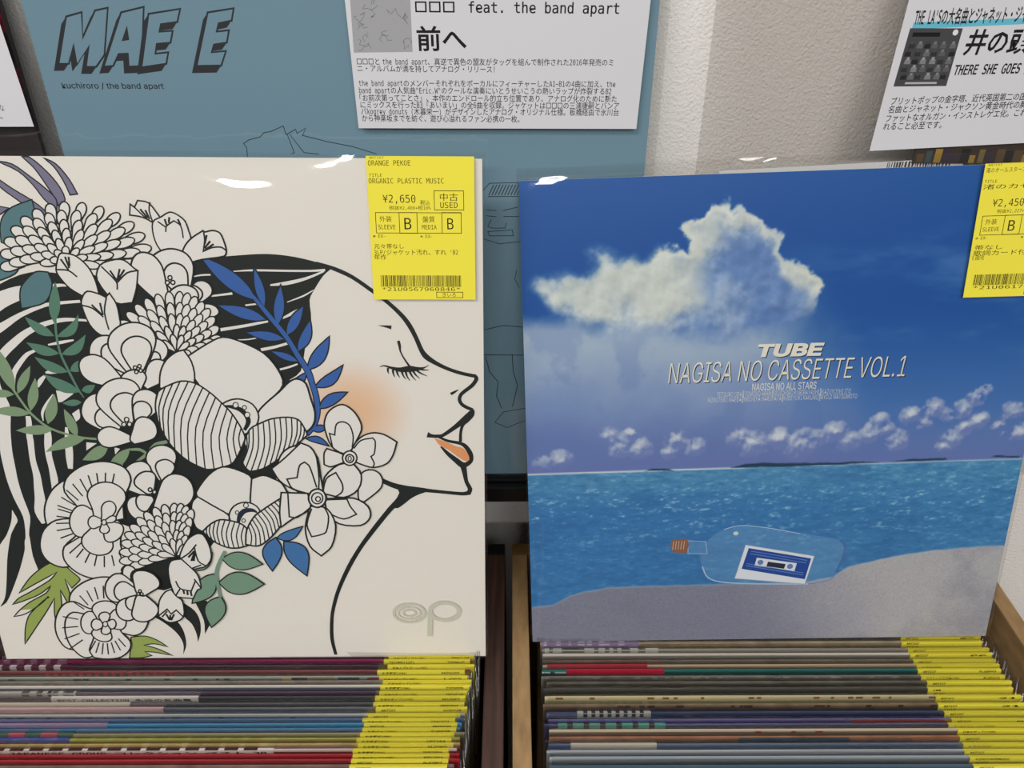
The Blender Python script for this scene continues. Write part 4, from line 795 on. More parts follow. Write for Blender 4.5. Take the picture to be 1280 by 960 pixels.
K c 10 1099,1667 1129,1735 1150,1800 1137,1839 1102,1857 1066,1855 1031,1839 998,1803 992,1758 1021,1706 1059,1657
W f 0 1145,1663 1209,1707 1266,1755 1282,1803 1268,1846 1241,1870 1206,1879 1160,1867 1127,1828 1114,1757 1110,1681
K c 10 1145,1663 1209,1707 1266,1755 1282,1803 1268,1846 1241,1870 1206,1879 1160,1867 1127,1828 1114,1757 1110,1681
W f 0 1139,1667 1180,1697 1216,1729 1224,1760 1213,1787 1194,1802 1170,1806 1140,1797 1119,1771 1114,1726 1115,1678
K c 10 1139,1667 1180,1697 1216,1729 1224,1760 1213,1787 1194,1802 1170,1806 1140,1797 1119,1771 1114,1726 1115,1678
W f 0 1086,1587 1032,1620 976,1646 930,1641 895,1615 880,1586 881,1556 902,1525 945,1514 1011,1530 1079,1554
K c 10 1086,1587 1032,1620 976,1646 930,1641 895,1615 880,1586 881,1556 902,1525 945,1514 1011,1530 1079,1554
W f 0 1090,1536 1152,1551 1208,1572 1234,1608 1235,1651 1221,1682 1196,1703 1158,1709 1121,1687 1093,1629 1068,1565
K c 10 1090,1536 1152,1551 1208,1572 1234,1608 1235,1651 1221,1682 1196,1703 1158,1709 1121,1687 1093,1629 1068,1565
W f 0 1094,1663 1089,1653 1079,1648 1071,1653 1068,1663 1074,1673 1084,1677 1092,1673
K c 8 1094,1663 1089,1653 1079,1648 1071,1653 1068,1663 1074,1673 1084,1677 1092,1673
W f 0 1062,1662 1057,1652 1047,1648 1038,1652 1036,1662 1042,1672 1052,1676 1060,1672
K c 8 1062,1662 1057,1652 1047,1648 1038,1652 1036,1662 1042,1672 1052,1676 1060,1672
W f 0 1083,1692 1077,1682 1067,1678 1059,1682 1057,1692 1062,1702 1072,1706 1081,1702
K c 8 1083,1692 1077,1682 1067,1678 1059,1682 1057,1692 1062,1702 1072,1706 1081,1702
W f 0 1242,1301 1287,1374 1322,1445 1315,1495 1279,1524 1240,1530 1198,1518 1157,1483 1141,1432 1163,1365 1196,1298
K c 10 1242,1301 1287,1374 1322,1445 1315,1495 1279,1524 1240,1530 1198,1518 1157,1483 1141,1432 1163,1365 1196,1298
W f 0 1238,1298 1272,1336 1300,1375 1301,1406 1282,1428 1258,1437 1232,1434 1204,1419 1189,1389 1196,1346 1210,1301
K c 10 1238,1298 1272,1336 1300,1375 1301,1406 1282,1428 1258,1437 1232,1434 1204,1419 1189,1389 1196,1346 1210,1301
W f 0 1160,1227 1163,1315 1157,1393 1122,1425 1069,1420 1025,1395 990,1355 968,1298 982,1248 1044,1215 1116,1190
K c 11 1160,1227 1163,1315 1157,1393 1122,1425 1069,1420 1025,1395 990,1355 968,1298 982,1248 1044,1215 1116,1190
W f 0 1150,1221 1170,1276 1181,1327 1167,1353 1134,1360 1103,1353 1075,1334 1051,1303 1049,1269 1079,1236 1117,1207
K c 11 1150,1221 1170,1276 1181,1327 1167,1353 1134,1360 1103,1353 1075,1334 1051,1303 1049,1269 1079,1236 1117,1207
W f 0 1125,1199 1066,1197 1011,1187 982,1154 976,1109 986,1073 1007,1045 1043,1030 1080,1046 1113,1101 1142,1164
K c 11 1125,1199 1066,1197 1011,1187 982,1154 976,1109 986,1073 1007,1045 1043,1030 1080,1046 1113,1101 1142,1164
W f 0 1139,1195 1101,1202 1065,1203 1044,1184 1036,1154 1038,1127 1049,1105 1070,1090 1095,1095 1122,1129 1147,1168
K c 11 1139,1195 1101,1202 1065,1203 1044,1184 1036,1154 1038,1127 1049,1105 1070,1090 1095,1095 1122,1129 1147,1168
W f 0 1163,1062 1260,1096 1349,1138 1390,1198 1393,1265 1373,1310 1335,1337 1276,1341 1219,1302 1172,1208 1131,1104
K c 11 1163,1062 1260,1096 1349,1138 1390,1198 1393,1265 1373,1310 1335,1337 1276,1341 1219,1302 1172,1208 1131,1104
W f 0 1169,1222 1164,1213 1155,1209 1148,1213 1146,1222 1151,1232 1159,1235 1167,1232
K c 9 1169,1222 1164,1213 1155,1209 1148,1213 1146,1222 1151,1232 1159,1235 1167,1232
W f 0 1146,1238 1141,1229 1132,1225 1125,1229 1123,1238 1128,1247 1137,1251 1144,1247
K c 9 1146,1238 1141,1229 1132,1225 1125,1229 1123,1238 1128,1247 1137,1251 1144,1247
W f 0 1446,2053 1491,2086 1608,2157 1688,2189 1779,2166 1906,2096 1978,1996 1996,1905 1923,1821 1828,1712 1708,1712 1581,1812 1505,1929
K c 10 1446,2053 1491,2086 1608,2157 1688,2189 1779,2166 1906,2096 1978,1996 1996,1905 1923,1821 1828,1712 1708,1712 1581,1812 1505,1929
W f 0 1290,1890 1309,1981 1351,2053 1412,2100 1459,2114 1494,2044 1499,1948 1461,1870 1354,1860
K c 10 1290,1890 1309,1981 1351,2053 1412,2100 1459,2114 1494,2044 1499,1948 1461,1870 1354,1860
W f 0 1833,1731 1886,1793 1974,1867 2031,1922 2078,1943 2127,1916 2148,1824 2165,1737 2153,1668 2113,1621 2028,1586 1899,1586 1830,1649
K c 11 1833,1731 1886,1793 1974,1867 2031,1922 2078,1943 2127,1916 2148,1824 2165,1737 2153,1668 2113,1621 2028,1586 1899,1586 1830,1649
W f 0 1837,1707 1791,1625 1698,1591 1613,1625 1586,1707 1633,1788 1725,1821 1809,1788
K c 10 1837,1707 1791,1625 1698,1591 1613,1625 1586,1707 1633,1788 1725,1821 1809,1788
K v 0 1646,1777,9 1687,1772,23 1731,1757,28 1764,1722,30 1773,1677,28 1744,1626,19
W f 0 1727,1782 1721,1770 1709,1765 1699,1770 1696,1782 1702,1794 1713,1799 1724,1794
K c 6 1727,1782 1721,1770 1709,1765 1699,1770 1696,1782 1702,1794 1713,1799 1724,1794
W f 0 1772,1767 1768,1758 1759,1754 1751,1758 1748,1767 1753,1776 1762,1780 1770,1776
K c 6 1772,1767 1768,1758 1759,1754 1751,1758 1748,1767 1753,1776 1762,1780 1770,1776
W f 0 1787,1722 1781,1710 1769,1705 1759,1710 1756,1722 1762,1734 1773,1739 1784,1734
K c 6 1787,1722 1781,1710 1769,1705 1759,1710 1756,1722 1762,1734 1773,1739 1784,1734
W f 0 1259,1818 1281,1867 1337,1900 1421,1929 1499,1915 1572,1861 1622,1808 1677,1740 1720,1656 1741,1592 1738,1560 1656,1418 1568,1382 1496,1372 1451,1389 1385,1431 1324,1496 1278,1580 1251,1675 1247,1756
K c 10 1259,1818 1281,1867 1337,1900 1421,1929 1499,1915 1572,1861 1622,1808 1677,1740 1720,1656 1741,1592 1738,1560 1656,1418 1568,1382 1496,1372 1451,1389 1385,1431 1324,1496 1278,1580 1251,1675 1247,1756
K s 8 1280,1865 1250,1784 1250,1701
K s 8 1322,1891 1269,1773 1259,1648
K s 8 1367,1910 1292,1760 1273,1596
K s 8 1412,1926 1321,1746 1295,1548
K s 8 1457,1922 1352,1724 1321,1502
K s 8 1501,1914 1389,1701 1355,1463
K s 8 1536,1888 1424,1670 1392,1427
K s 8 1571,1861 1463,1642 1435,1399
K s 8 1602,1829 1502,1614 1482,1377
K s 8 1632,1796 1546,1595 1535,1377
K s 8 1660,1761 1591,1581 1589,1390
K s 8 1686,1723 1635,1570 1641,1412
K s 8 1707,1681 1672,1570 1678,1456
K s 8 1726,1638 1705,1574 1708,1508
W f 0 1735,1550 1777,1632 1837,1667 1910,1697 2004,1707 2064,1692 2092,1647 2107,1606 2106,1591 2035,1529 1957,1462 1840,1383 1771,1362 1742,1362 1710,1415 1740,1509
K c 10 1735,1550 1777,1632 1837,1667 1910,1697 2004,1707 2064,1692 2092,1647 2107,1606 2106,1591 2035,1529 1957,1462 1840,1383 1771,1362 1742,1362 1710,1415 1740,1509
K s 8 1753,1584 1748,1524 1727,1466
K s 8 1770,1618 1756,1518 1713,1423
K s 8 1796,1642 1780,1513 1727,1387
K s 8 1827,1661 1812,1510 1754,1362
K s 8 1859,1676 1849,1521 1793,1369
K s 8 1892,1689 1885,1535 1833,1381
K s 8 1925,1699 1919,1550 1870,1403
K s 8 1959,1702 1953,1564 1906,1427
K s 8 1993,1706 1986,1578 1942,1451
K s 8 2026,1702 2017,1588 1976,1478
K s 8 2058,1694 2047,1598 2008,1506
K s 8 2078,1669 2069,1600 2041,1535
K s 8 2095,1639 2090,1600 2074,1563
W f 0 1409,1223 1495,1334 1586,1389 1683,1365 1754,1310 1728,1142 1696,1109 1604,1069 1508,1110 1417,1183
K c 11 1409,1223 1495,1334 1586,1389 1683,1365 1754,1310 1728,1142 1696,1109 1604,1069 1508,1110 1417,1183
W f 0 1751,1310 1821,1333 1882,1310 1929,1278 1964,1193 1858,1141 1793,1076 1726,1125
K c 11 1751,1310 1821,1333 1882,1310 1929,1278 1964,1193 1858,1141 1793,1076 1726,1125
W f 0 1410,1192 1493,1132 1582,1066 1581,1016 1486,999 1420,944 1371,983 1361,1083 1375,1154
K c 11 1410,1192 1493,1132 1582,1066 1581,1016 1486,999 1420,944 1371,983 1361,1083 1375,1154
W f 0 1781,1059 1745,993 1673,965 1607,993 1586,1060 1623,1126 1695,1153 1760,1126
K c 10 1781,1059 1745,993 1673,965 1607,993 1586,1060 1623,1126 1695,1153 1760,1126
N v 0 1633,999,15 1649,1054,29 1683,1093,32 1732,1098,24 1759,1082,10
W f 0 1711,1131 1706,1120 1695,1115 1685,1120 1682,1131 1688,1143 1699,1148 1708,1143
K c 6 1711,1131 1706,1120 1695,1115 1685,1120 1682,1131 1688,1143 1699,1148 1708,1143
W f 0 1648,1082 1644,1073 1636,1070 1629,1073 1627,1082 1631,1091 1639,1094 1646,1091
K c 6 1648,1082 1644,1073 1636,1070 1629,1073 1627,1082 1631,1091 1639,1094 1646,1091
W f 0 1681,1027 1677,1018 1669,1014 1662,1018 1659,1027 1664,1035 1672,1039 1679,1035
K c 6 1681,1027 1677,1018 1669,1014 1662,1018 1659,1027 1664,1035 1672,1039 1679,1035
W f 0 1413,954 1466,1003 1527,1033 1599,1024 1654,1003 1686,961 1678,852 1620,835 1561,835 1505,858 1465,886 1421,937
K c 11 1413,954 1466,1003 1527,1033 1599,1024 1654,1003 1686,961 1678,852 1620,835 1561,835 1505,858 1465,886 1421,937
K s 8 1439,978 1433,945 1440,915
K s 8 1465,1002 1451,947 1460,893
K s 8 1495,1017 1473,945 1482,874
K s 8 1525,1032 1497,945 1506,857
K s 8 1556,1029 1525,939 1533,847
K s 8 1587,1026 1553,932 1559,836
K s 8 1616,1018 1583,928 1589,835
K s 8 1644,1007 1614,922 1619,835
K s 8 1667,986 1643,916 1648,843
W f 0 1681,958 1736,1052 1796,1101 1866,1149 1919,1182 1967,1193 1968,1174 1911,1018 1835,919 1771,863 1725,847 1664,860
K c 11 1681,958 1736,1052 1796,1101 1866,1149 1919,1182 1967,1193 1968,1174 1911,1018 1835,919 1771,863 1725,847 1664,860
K s 8 1696,983 1707,920 1695,853
K s 8 1710,1008 1732,932 1725,847
K s 8 1725,1033 1756,952 1756,858
K s 8 1741,1056 1779,974 1785,876
K s 8 1762,1073 1803,994 1812,899
K s 8 1784,1091 1826,1015 1838,922
K s 8 1805,1107 1847,1037 1859,951
K s 8 1827,1123 1868,1059 1881,979
K s 8 1850,1138 1888,1081 1903,1008
K s 8 1872,1153 1906,1103 1919,1040
K s 8 1895,1167 1922,1125 1931,1073
K s 8 1917,1180 1937,1147 1943,1107
K s 8 1942,1187 1953,1166 1955,1140
S f 0 1854,908 1796,866 1766,821 1763,772 1781,720 1809,667 1842,713 1868,759 1883,807 1880,857
K c 9 1854,908 1796,866 1766,821 1763,772 1781,720 1809,667 1842,713 1868,759 1883,807 1880,857
S f 0 1901,880 1897,811 1914,755 1943,710 1982,669 2023,630 2041,713 2047,784 2028,838 1979,870
K c 9 1901,880 1897,811 1914,755 1943,710 1982,669 2023,630 2041,713 2047,784 2028,838 1979,870
S f 0 1858,903 1903,886 1941,888 1975,908 2003,943 2029,986 1994,975 1958,963 1923,949 1889,931
K c 8 1858,903 1903,886 1941,888 1975,908 2003,943 2029,986 1994,975 1958,963 1923,949 1889,931
W f 0 2415,1153 2472,1198 2522,1247 2536,1295 2523,1338 2498,1361 2466,1369 2425,1357 2396,1318 2386,1247 2384,1171
K c 10 2415,1153 2472,1198 2522,1247 2536,1295 2523,1338 2498,1361 2466,1369 2425,1357 2396,1318 2386,1247 2384,1171
W f 0 2168,1201 2165,1328 2156,1449 2110,1511 2042,1527 1985,1508 1941,1465 1912,1389 1930,1308 2011,1231 2099,1158
K c 11 2168,1201 2165,1328 2156,1449 2110,1511 2042,1527 1985,1508 1941,1465 1912,1389 1930,1308 2011,1231 2099,1158
W f 0 1878,1378 1955,1440 2065,1544 2122,1515 2152,1443 2147,1244 2078,1209 1984,1245 1917,1298
K c 10 1878,1378 1955,1440 2065,1544 2122,1515 2152,1443 2147,1244 2078,1209 1984,1245 1917,1298
K s 10 2078,1212 1990,1245 1962,1308 2024,1318 2046,1398 2078,1420 2105,1391 2136,1251
W f 0 2170,1212 2188,1319 2281,1404 2367,1409 2410,1335 2385,1238 2294,1184
K c 11 2170,1212 2188,1319 2281,1404 2367,1409 2410,1335 2385,1238 2294,1184
K s 10 2170,1212 2197,1308 2258,1351 2291,1276 2287,1222 2236,1184
W f 0 2177,1174 2352,1179 2436,1124 2446,1046 2384,991 2252,1003 2189,1080
K c 11 2177,1174 2352,1179 2436,1124 2446,1046 2384,991 2252,1003 2189,1080
K s 10 2186,1168 2313,1173 2329,1124 2364,1069 2284,1036 2208,1069
W f 0 2085,1125 2043,975 2061,845 2125,776 2195,844 2231,991 2186,1108
K c 11 2085,1125 2043,975 2061,845 2125,776 2195,844 2231,991 2186,1108
K s 10 2093,1108 2055,998 2077,913 2127,924 2169,947 2192,1053 2172,1114
W f 0 1919,1218 2078,1212 2084,1108 1970,1037 1896,981 1896,1081
K c 11 1919,1218 2078,1212 2084,1108 1970,1037 1896,981 1896,1081
K s 10 1959,1228 1952,1053 2000,1048 2084,1114
W f 0 2187,1179 2168,1135 2128,1116 2092,1135 2080,1179 2099,1223 2139,1242 2175,1223
K c 12 2187,1179 2168,1135 2128,1116 2092,1135 2080,1179 2099,1223 2139,1242 2175,1223
W f 0 2167,1179 2155,1152 2130,1141 2107,1152 2099,1179 2112,1206 2137,1217 2160,1206
K c 9 2167,1179 2155,1152 2130,1141 2107,1152 2099,1179 2112,1206 2137,1217 2160,1206
W f 0 2152,1174 2147,1162 2136,1157 2127,1162 2123,1174 2128,1185 2139,1190 2149,1185
K c 8 2152,1174 2147,1162 2136,1157 2127,1162 2123,1174 2128,1185 2139,1190 2149,1185
W f 0 2311,1476 2247,1521 2216,1624 2218,1687 2252,1750 2325,1787 2386,1750 2425,1681 2428,1624 2377,1527 2357,1495
K c 10 2311,1476 2247,1521 2216,1624 2218,1687 2252,1750 2325,1787 2386,1750 2425,1681 2428,1624 2377,1527 2357,1495
K s 9 2252,1515 2240,1605 2270,1595 2284,1662 2323,1679 2362,1655 2378,1585 2367,1515
W f 0 2363,1498 2416,1576 2488,1608 2559,1598 2633,1550 2608,1469 2567,1410 2487,1384 2417,1404 2380,1427
K c 10 2363,1498 2416,1576 2488,1608 2559,1598 2633,1550 2608,1469 2567,1410 2487,1384 2417,1404 2380,1427
K s 9 2376,1508 2421,1560 2492,1576 2506,1553 2496,1475 2475,1456 2492,1410 2482,1387
W f 0 2311,1469 2216,1508 2198,1476 2193,1404 2231,1389 2316,1420
K c 10 2311,1469 2216,1508 2198,1476 2193,1404 2231,1389 2316,1420
W f 0 2391,1446 2376,1412 2345,1398 2315,1412 2305,1446 2320,1479 2351,1493 2381,1479
K c 10 2391,1446 2376,1412 2345,1398 2315,1412 2305,1446 2320,1479 2351,1493 2381,1479
W f 0 2372,1443 2363,1424 2346,1417 2330,1425 2324,1443 2332,1462 2350,1469 2366,1461
K c 10 2372,1443 2363,1424 2346,1417 2330,1425 2324,1443 2332,1462 2350,1469 2366,1461
W f 0 2357,1443 2354,1432 2347,1427 2340,1432 2338,1443 2342,1454 2349,1459 2355,1454
K c 6 2357,1443 2354,1432 2347,1427 2340,1432 2338,1443 2342,1454 2349,1459 2355,1454
W f 0 766,967 801,896 814,803 857,765 918,773 965,803 1001,851 1020,919 999,976 926,1012 876,1069
K c 11 766,967 801,896 814,803 857,765 918,773 965,803 1001,851 1020,919 999,976 926,1012 876,1069
W f 0 881,1127 795,1191 734,1296 655,1310 568,1257 510,1183 475,1095 473,994 529,934 657,943 760,907
K c 11 881,1127 795,1191 734,1296 655,1310 568,1257 510,1183 475,1095 473,994 529,934 657,943 760,907
W f 0 946,1041 964,1168 1031,1301 1008,1384 922,1423 831,1421 740,1389 651,1318 622,1225 684,1115 696,994
K c 11 946,1041 964,1168 1031,1301 1008,1384 922,1423 831,1421 740,1389 651,1318 622,1225 684,1115 696,994
W f 0 796,1106 669,1052 532,1033 445,967 402,871 401,794 435,734 511,700 609,732 723,849 846,929
K c 11 796,1106 669,1052 532,1033 445,967 402,871 401,794 435,734 511,700 609,732 723,849 846,929
W f 0 715,1054 652,943 545,846 528,752 581,669 656,625 744,613 846,642 903,723 894,861 927,982
K c 11 715,1054 652,943 545,846 528,752 581,669 656,625 744,613 846,642 903,723 894,861 927,982
K s 9 902,1242 940,1346
K s 9 868,1247 889,1353
K s 9 831,1244 836,1350
K s 9 795,1235 783,1336
K s 9 759,1219 730,1312
K s 9 725,1196 680,1279
K s 9 694,1168 635,1238
K s 9 667,1135 595,1190
K s 9 644,1098 561,1135
K s 9 637,1082 559,1110
K s 9 624,1048 541,1061
K s 9 616,1013 528,1011
K s 9 612,978 523,961
K s 9 673,961 535,908
K s 9 680,932 547,851
K s 9 692,906 569,800
K s 9 661,833 606,770
K s 9 695,804 652,732
K s 9 735,787 706,708
K s 9 780,781 766,700
K s 9 827,787 829,709
K s 9 874,805 892,733
W f 0 833,1073 775,1096 722,1135 674,1124 634,1079 614,1030 611,979 629,930 671,914 742,946 809,962
K c 10 833,1073 775,1096 722,1135 674,1124 634,1079 614,1030 611,979 629,930 671,914 742,946 809,962
W f 0 878,1011 920,1092 977,1169 979,1230 940,1273 893,1290 840,1285 782,1253 752,1195 766,1110 764,1025
K c 10 878,1011 920,1092 977,1169 979,1230 940,1273 893,1290 840,1285 782,1253 752,1195 766,1110 764,1025
W f 0 778,1035 731,975 672,919 659,865 682,818 717,793 760,786 813,803 846,848 849,927 864,1001
K c 10 778,1035 731,975 672,919 659,865 682,818 717,793 760,786 813,803 846,848 849,927 864,1001
W f 0 791,991 803,948 805,897 829,879 864,886 894,906 918,935 932,974 923,1005 883,1021 850,1045
K c 10 791,991 803,948 805,897 829,879 864,886 894,906 918,935 932,974 923,1005 883,1021 850,1045
W f 0 824,1036 797,1048 771,1062 748,1057 731,1038 724,1018 724,998 734,979 754,974 786,988 818,1000
K c 9 824,1036 797,1048 771,1062 748,1057 731,1038 724,1018 724,998 734,979 754,974 786,988 818,1000
W f 0 836,1011 868,1050 900,1088 911,1121 904,1148 889,1161 870,1162 844,1149 824,1120 816,1072 805,1025
K c 9 836,1011 868,1050 900,1088 911,1121 904,1148 889,1161 870,1162 844,1149 824,1120 816,1072 805,1025
W f 0 809,1017 798,993 786,969 787,952 799,942 812,940 826,944 840,956 845,974 838,996 833,1019
K c 9 809,1017 798,993 786,969 787,952 799,942 812,940 826,944 840,956 845,974 838,996 833,1019
W f 0 822,1010 847,1014 872,1017 889,1027 898,1040 899,1051 895,1059 882,1063 864,1058 842,1042 819,1026
K c 9 822,1010 847,1014 872,1017 889,1027 898,1040 899,1051 895,1059 882,1063 864,1058 842,1042 819,1026
W f 0 835,1018 829,1005 817,999 808,1005 806,1018 813,1031 824,1037 833,1031
K c 8 835,1018 829,1005 817,999 808,1005 806,1018 813,1031 824,1037 833,1031
W f 0 694,202 779,209 863,185 926,212 967,272 979,329 969,381 931,425 870,428 784,374 699,348
K c 11 694,202 779,209 863,185 926,212 967,272 979,329 969,381 931,425 870,428 784,374 699,348
W f 0 809,308 820,416 874,536 849,604 768,629 685,619 602,582 524,513 503,431 565,344 583,243
K c 11 809,308 820,416 874,536 849,604 768,629 685,619 602,582 524,513 503,431 565,344 583,243
W f 0 712,386 617,395 530,448 456,423 399,342 373,259 373,176 406,97 474,78 581,144 681,164
K c 11 712,386 617,395 530,448 456,423 399,342 373,259 373,176 406,97 474,78 581,144 681,164
W f 0 677,376 596,352 508,367 454,319 430,229 433,146 458,74 508,17 571,25 640,121 717,173
K c 11 677,376 596,352 508,367 454,319 430,229 433,146 458,74 508,17 571,25 640,121 717,173
W f 0 615,256 603,169 558,74 574,15 633,3 696,3 758,19 818,73 834,140 789,214 778,295
K c 11 615,256 603,169 558,74 574,15 633,3 696,3 758,19 818,73 834,140 789,214 778,295
K s 9 759,467 789,561
K s 9 722,470 735,565
K s 9 685,463 679,555
K s 9 648,446 625,530
K s 9 614,421 573,493
K s 9 583,389 527,444
K s 9 532,313 436,335
K s 9 520,258 416,248
K s 9 519,204 414,162
K s 9 531,155 433,84
K s 9 612,147 561,70
K s 9 633,134 595,50
K s 9 657,127 634,39
K s 9 683,127 675,38
K s 9 710,133 717,49
K s 9 736,146 759,69
K s 9 760,164 797,98
W f 0 708,318 666,339 627,372 591,366 560,333 544,295 540,256 551,216 582,201 635,223 685,232
K c 10 708,318 666,339 627,372 591,366 560,333 544,295 540,256 551,216 582,201 635,223 685,232
W f 0 738,276 761,330 795,383 792,422 761,446 725,452 688,445 648,420 632,381 649,328 655,275
K c 10 738,276 761,330 795,383 792,422 761,446 725,452 688,445 648,420 632,381 649,328 655,275
W f 0 701,238 745,240 790,232 820,254 835,294 836,330 827,362 803,386 771,383 732,343 692,313
K c 10 701,238 745,240 790,232 820,254 835,294 836,330 827,362 803,386 771,383 732,343 692,313
W f 0 667,288 639,253 603,222 597,190 615,161 640,145 669,139 703,147 722,173 720,220 726,263
K c 10 667,288 639,253 603,222 597,190 615,161 640,145 669,139 703,147 722,173 720,220 726,263
W f 0 699,293 673,303 648,315 627,309 612,289 606,270 607,251 617,233 636,229 665,244 694,258
K c 10 699,293 673,303 648,315 627,309 612,289 606,270 607,251 617,233 636,229 665,244 694,258
W f 0 711,277 724,306 738,335 735,355 721,366 705,367 688,362 672,347 665,327 674,300 682,274
K c 10 711,277 724,306 738,335 735,355 721,366 705,367 688,362 672,347 665,327 674,300 682,274
W f 0 694,261 713,250 731,238 747,243 760,258 766,275 766,292 759,308 744,312 722,300 699,290
K c 10 694,261 713,250 731,238 747,243 760,258 766,275 766,292 759,308 744,312 722,300 699,290
W f 0 684,274 673,249 661,223 663,206 676,196 690,195 704,200 719,213 724,231 716,254 709,277
K c 10 684,274 673,249 661,223 663,206 676,196 690,195 704,200 719,213 724,231 716,254 709,277
W f 0 712,275 705,261 693,254 683,261 681,276 688,290 700,296 710,290
K c 8 712,275 705,261 693,254 683,261 681,276 688,290 700,296 710,290
W f 0 1020,730 974,727 928,723 894,710 874,691 868,675 875,663 897,657 931,663 976,685 1021,709
K c 9 1020,730 974,727 928,723 894,710 874,691 868,675 875,663 897,657 931,663 976,685 1021,709
W f 0 1021,769 976,775 931,780 898,773 875,758 868,743 873,730 893,718 926,718 972,733 1019,747
K c 9 1021,769 976,775 931,780 898,773 875,758 868,743 873,730 893,718 926,718 972,733 1019,747
W f 0 1028,809 986,823 945,837 912,836 888,824 879,811 882,797 899,782 930,775 977,781 1023,787
K c 9 1028,809 986,823 945,837 912,836 888,824 879,811 882,797 899,782 930,775 977,781 1023,787
W f 0 1042,847 1005,869 967,891 936,896 912,889 901,878 901,863 916,844 945,831 989,829 1034,826
K c 9 1042,847 1005,869 967,891 936,896 912,889 901,878 901,863 916,844 945,831 989,829 1034,826
W f 0 1062,883 1030,912 998,941 969,953 945,950 933,940 932,925 942,904 968,886 1009,874 1051,863
K c 9 1062,883 1030,912 998,941 969,953 945,950 933,940 932,925 942,904 968,886 1009,874 1051,863
W f 0 1087,916 1061,951 1036,986 1010,1003 988,1005 975,997 971,982 978,959 998,936 1036,917 1074,898
K c 9 1087,916 1061,951 1036,986 1010,1003 988,1005 975,997 971,982 978,959 998,936 1036,917 1074,898
W f 0 1117,944 1098,984 1080,1025 1058,1046 1037,1052 1024,1047 1018,1033 1020,1008 1036,981 1069,955 1102,928
K c 9 1117,944 1098,984 1080,1025 1058,1046 1037,1052 1024,1047 1018,1033 1020,1008 1036,981 1069,955 1102,928
W f 0 1150,966 1139,1011 1128,1055 1112,1081 1093,1091 1080,1088 1071,1075 1070,1050 1080,1020 1107,987 1133,954
K c 9 1150,966 1139,1011 1128,1055 1112,1081 1093,1091 1080,1088 1071,1075 1070,1050 1080,1020 1107,987 1133,954
W f 0 1186,983 1183,1030 1180,1076 1169,1105 1152,1119 1139,1119 1129,1108 1124,1083 1129,1050 1148,1012 1168,974
K c 9 1186,983 1183,1030 1180,1076 1169,1105 1152,1119 1139,1119 1129,1108 1124,1083 1129,1050 1148,1012 1168,974
W f 0 1222,993 1228,1040 1233,1087 1227,1119 1214,1137 1202,1139 1190,1130 1181,1106 1180,1073 1192,1030 1204,988
K c 9 1222,993 1228,1040 1233,1087 1227,1119 1214,1137 1202,1139 1190,1130 1181,1106 1180,1073 1192,1030 1204,988
W f 0 1259,996 1273,1043 1286,1089 1286,1122 1276,1143 1265,1148 1253,1141 1239,1120 1233,1086 1237,1041 1241,995
K c 9 1259,996 1273,1043 1286,1089 1286,1122 1276,1143 1265,1148 1253,1141 1239,1120 1233,1086 1237,1041 1241,995
W f 0 1284,993 1302,1038 1320,1083 1324,1117 1317,1139 1307,1146 1294,1141 1279,1121 1269,1088 1267,1042 1266,995
K c 9 1284,993 1302,1038 1320,1083 1324,1117 1317,1139 1307,1146 1294,1141 1279,1121 1269,1088 1267,1042 1266,995
W f 0 1302,984 1324,1026 1346,1068 1353,1100 1349,1123 1339,1131 1326,1128 1309,1110 1296,1079 1290,1034 1285,988
K c 9 1302,984 1324,1026 1346,1068 1353,1100 1349,1123 1339,1131 1326,1128 1309,1110 1296,1079 1290,1034 1285,988
W f 0 1319,968 1344,1005 1369,1043 1378,1074 1376,1097 1368,1106 1355,1105 1337,1090 1321,1062 1311,1018 1302,974
K c 9 1319,968 1344,1005 1369,1043 1378,1074 1376,1097 1368,1106 1355,1105 1337,1090 1321,1062 1311,1018 1302,974
W f 0 1077,752 1031,750 986,748 952,736 931,719 926,704 932,693 954,686 987,691 1033,711 1078,732
K c 9 1077,752 1031,750 986,748 952,736 931,719 926,704 932,693 954,686 987,691 1033,711 1078,732
W f 0 1080,783 1035,790 991,798 958,793 935,779 927,766 932,753 951,742 984,740 1031,751 1077,763
K c 9 1080,783 1035,790 991,798 958,793 935,779 927,766 932,753 951,742 984,740 1031,751 1077,763
W f 0 1087,814 1047,830 1006,847 974,849 950,840 941,828 943,814 959,798 990,789 1036,791 1082,794
K c 9 1087,814 1047,830 1006,847 974,849 950,840 941,828 943,814 959,798 990,789 1036,791 1082,794
W f 0 1101,843 1065,868 1029,893 999,901 976,897 965,887 965,873 978,854 1005,838 1049,831 1092,824
K c 9 1101,843 1065,868 1029,893 999,901 976,897 965,887 965,873 978,854 1005,838 1049,831 1092,824
W f 0 1119,870 1089,903 1060,935 1033,949 1010,950 999,942 996,928 1005,906 1028,885 1068,868 1108,852
K c 9 1119,870 1089,903 1060,935 1033,949 1010,950 999,942 996,928 1005,906 1028,885 1068,868 1108,852
W f 0 1141,893 1119,932 1097,970 1074,991 1053,996 1041,990 1036,976 1040,952 1059,927 1093,902 1127,878
K c 9 1141,893 1119,932 1097,970 1074,991 1053,996 1041,990 1036,976 1040,952 1059,927 1093,902 1127,878
W f 0 1166,912 1153,956 1139,999 1121,1024 1102,1034 1089,1031 1082,1018 1082,993 1095,963 1123,932 1151,900
K c 9 1166,912 1153,956 1139,999 1121,1024 1102,1034 1089,1031 1082,1018 1082,993 1095,963 1123,932 1151,900
W f 0 1194,926 1189,973 1184,1019 1172,1048 1156,1062 1143,1061 1134,1050 1130,1025 1136,993 1157,955 1177,917
K c 9 1194,926 1189,973 1184,1019 1172,1048 1156,1062 1143,1061 1134,1050 1130,1025 1136,993 1157,955 1177,917
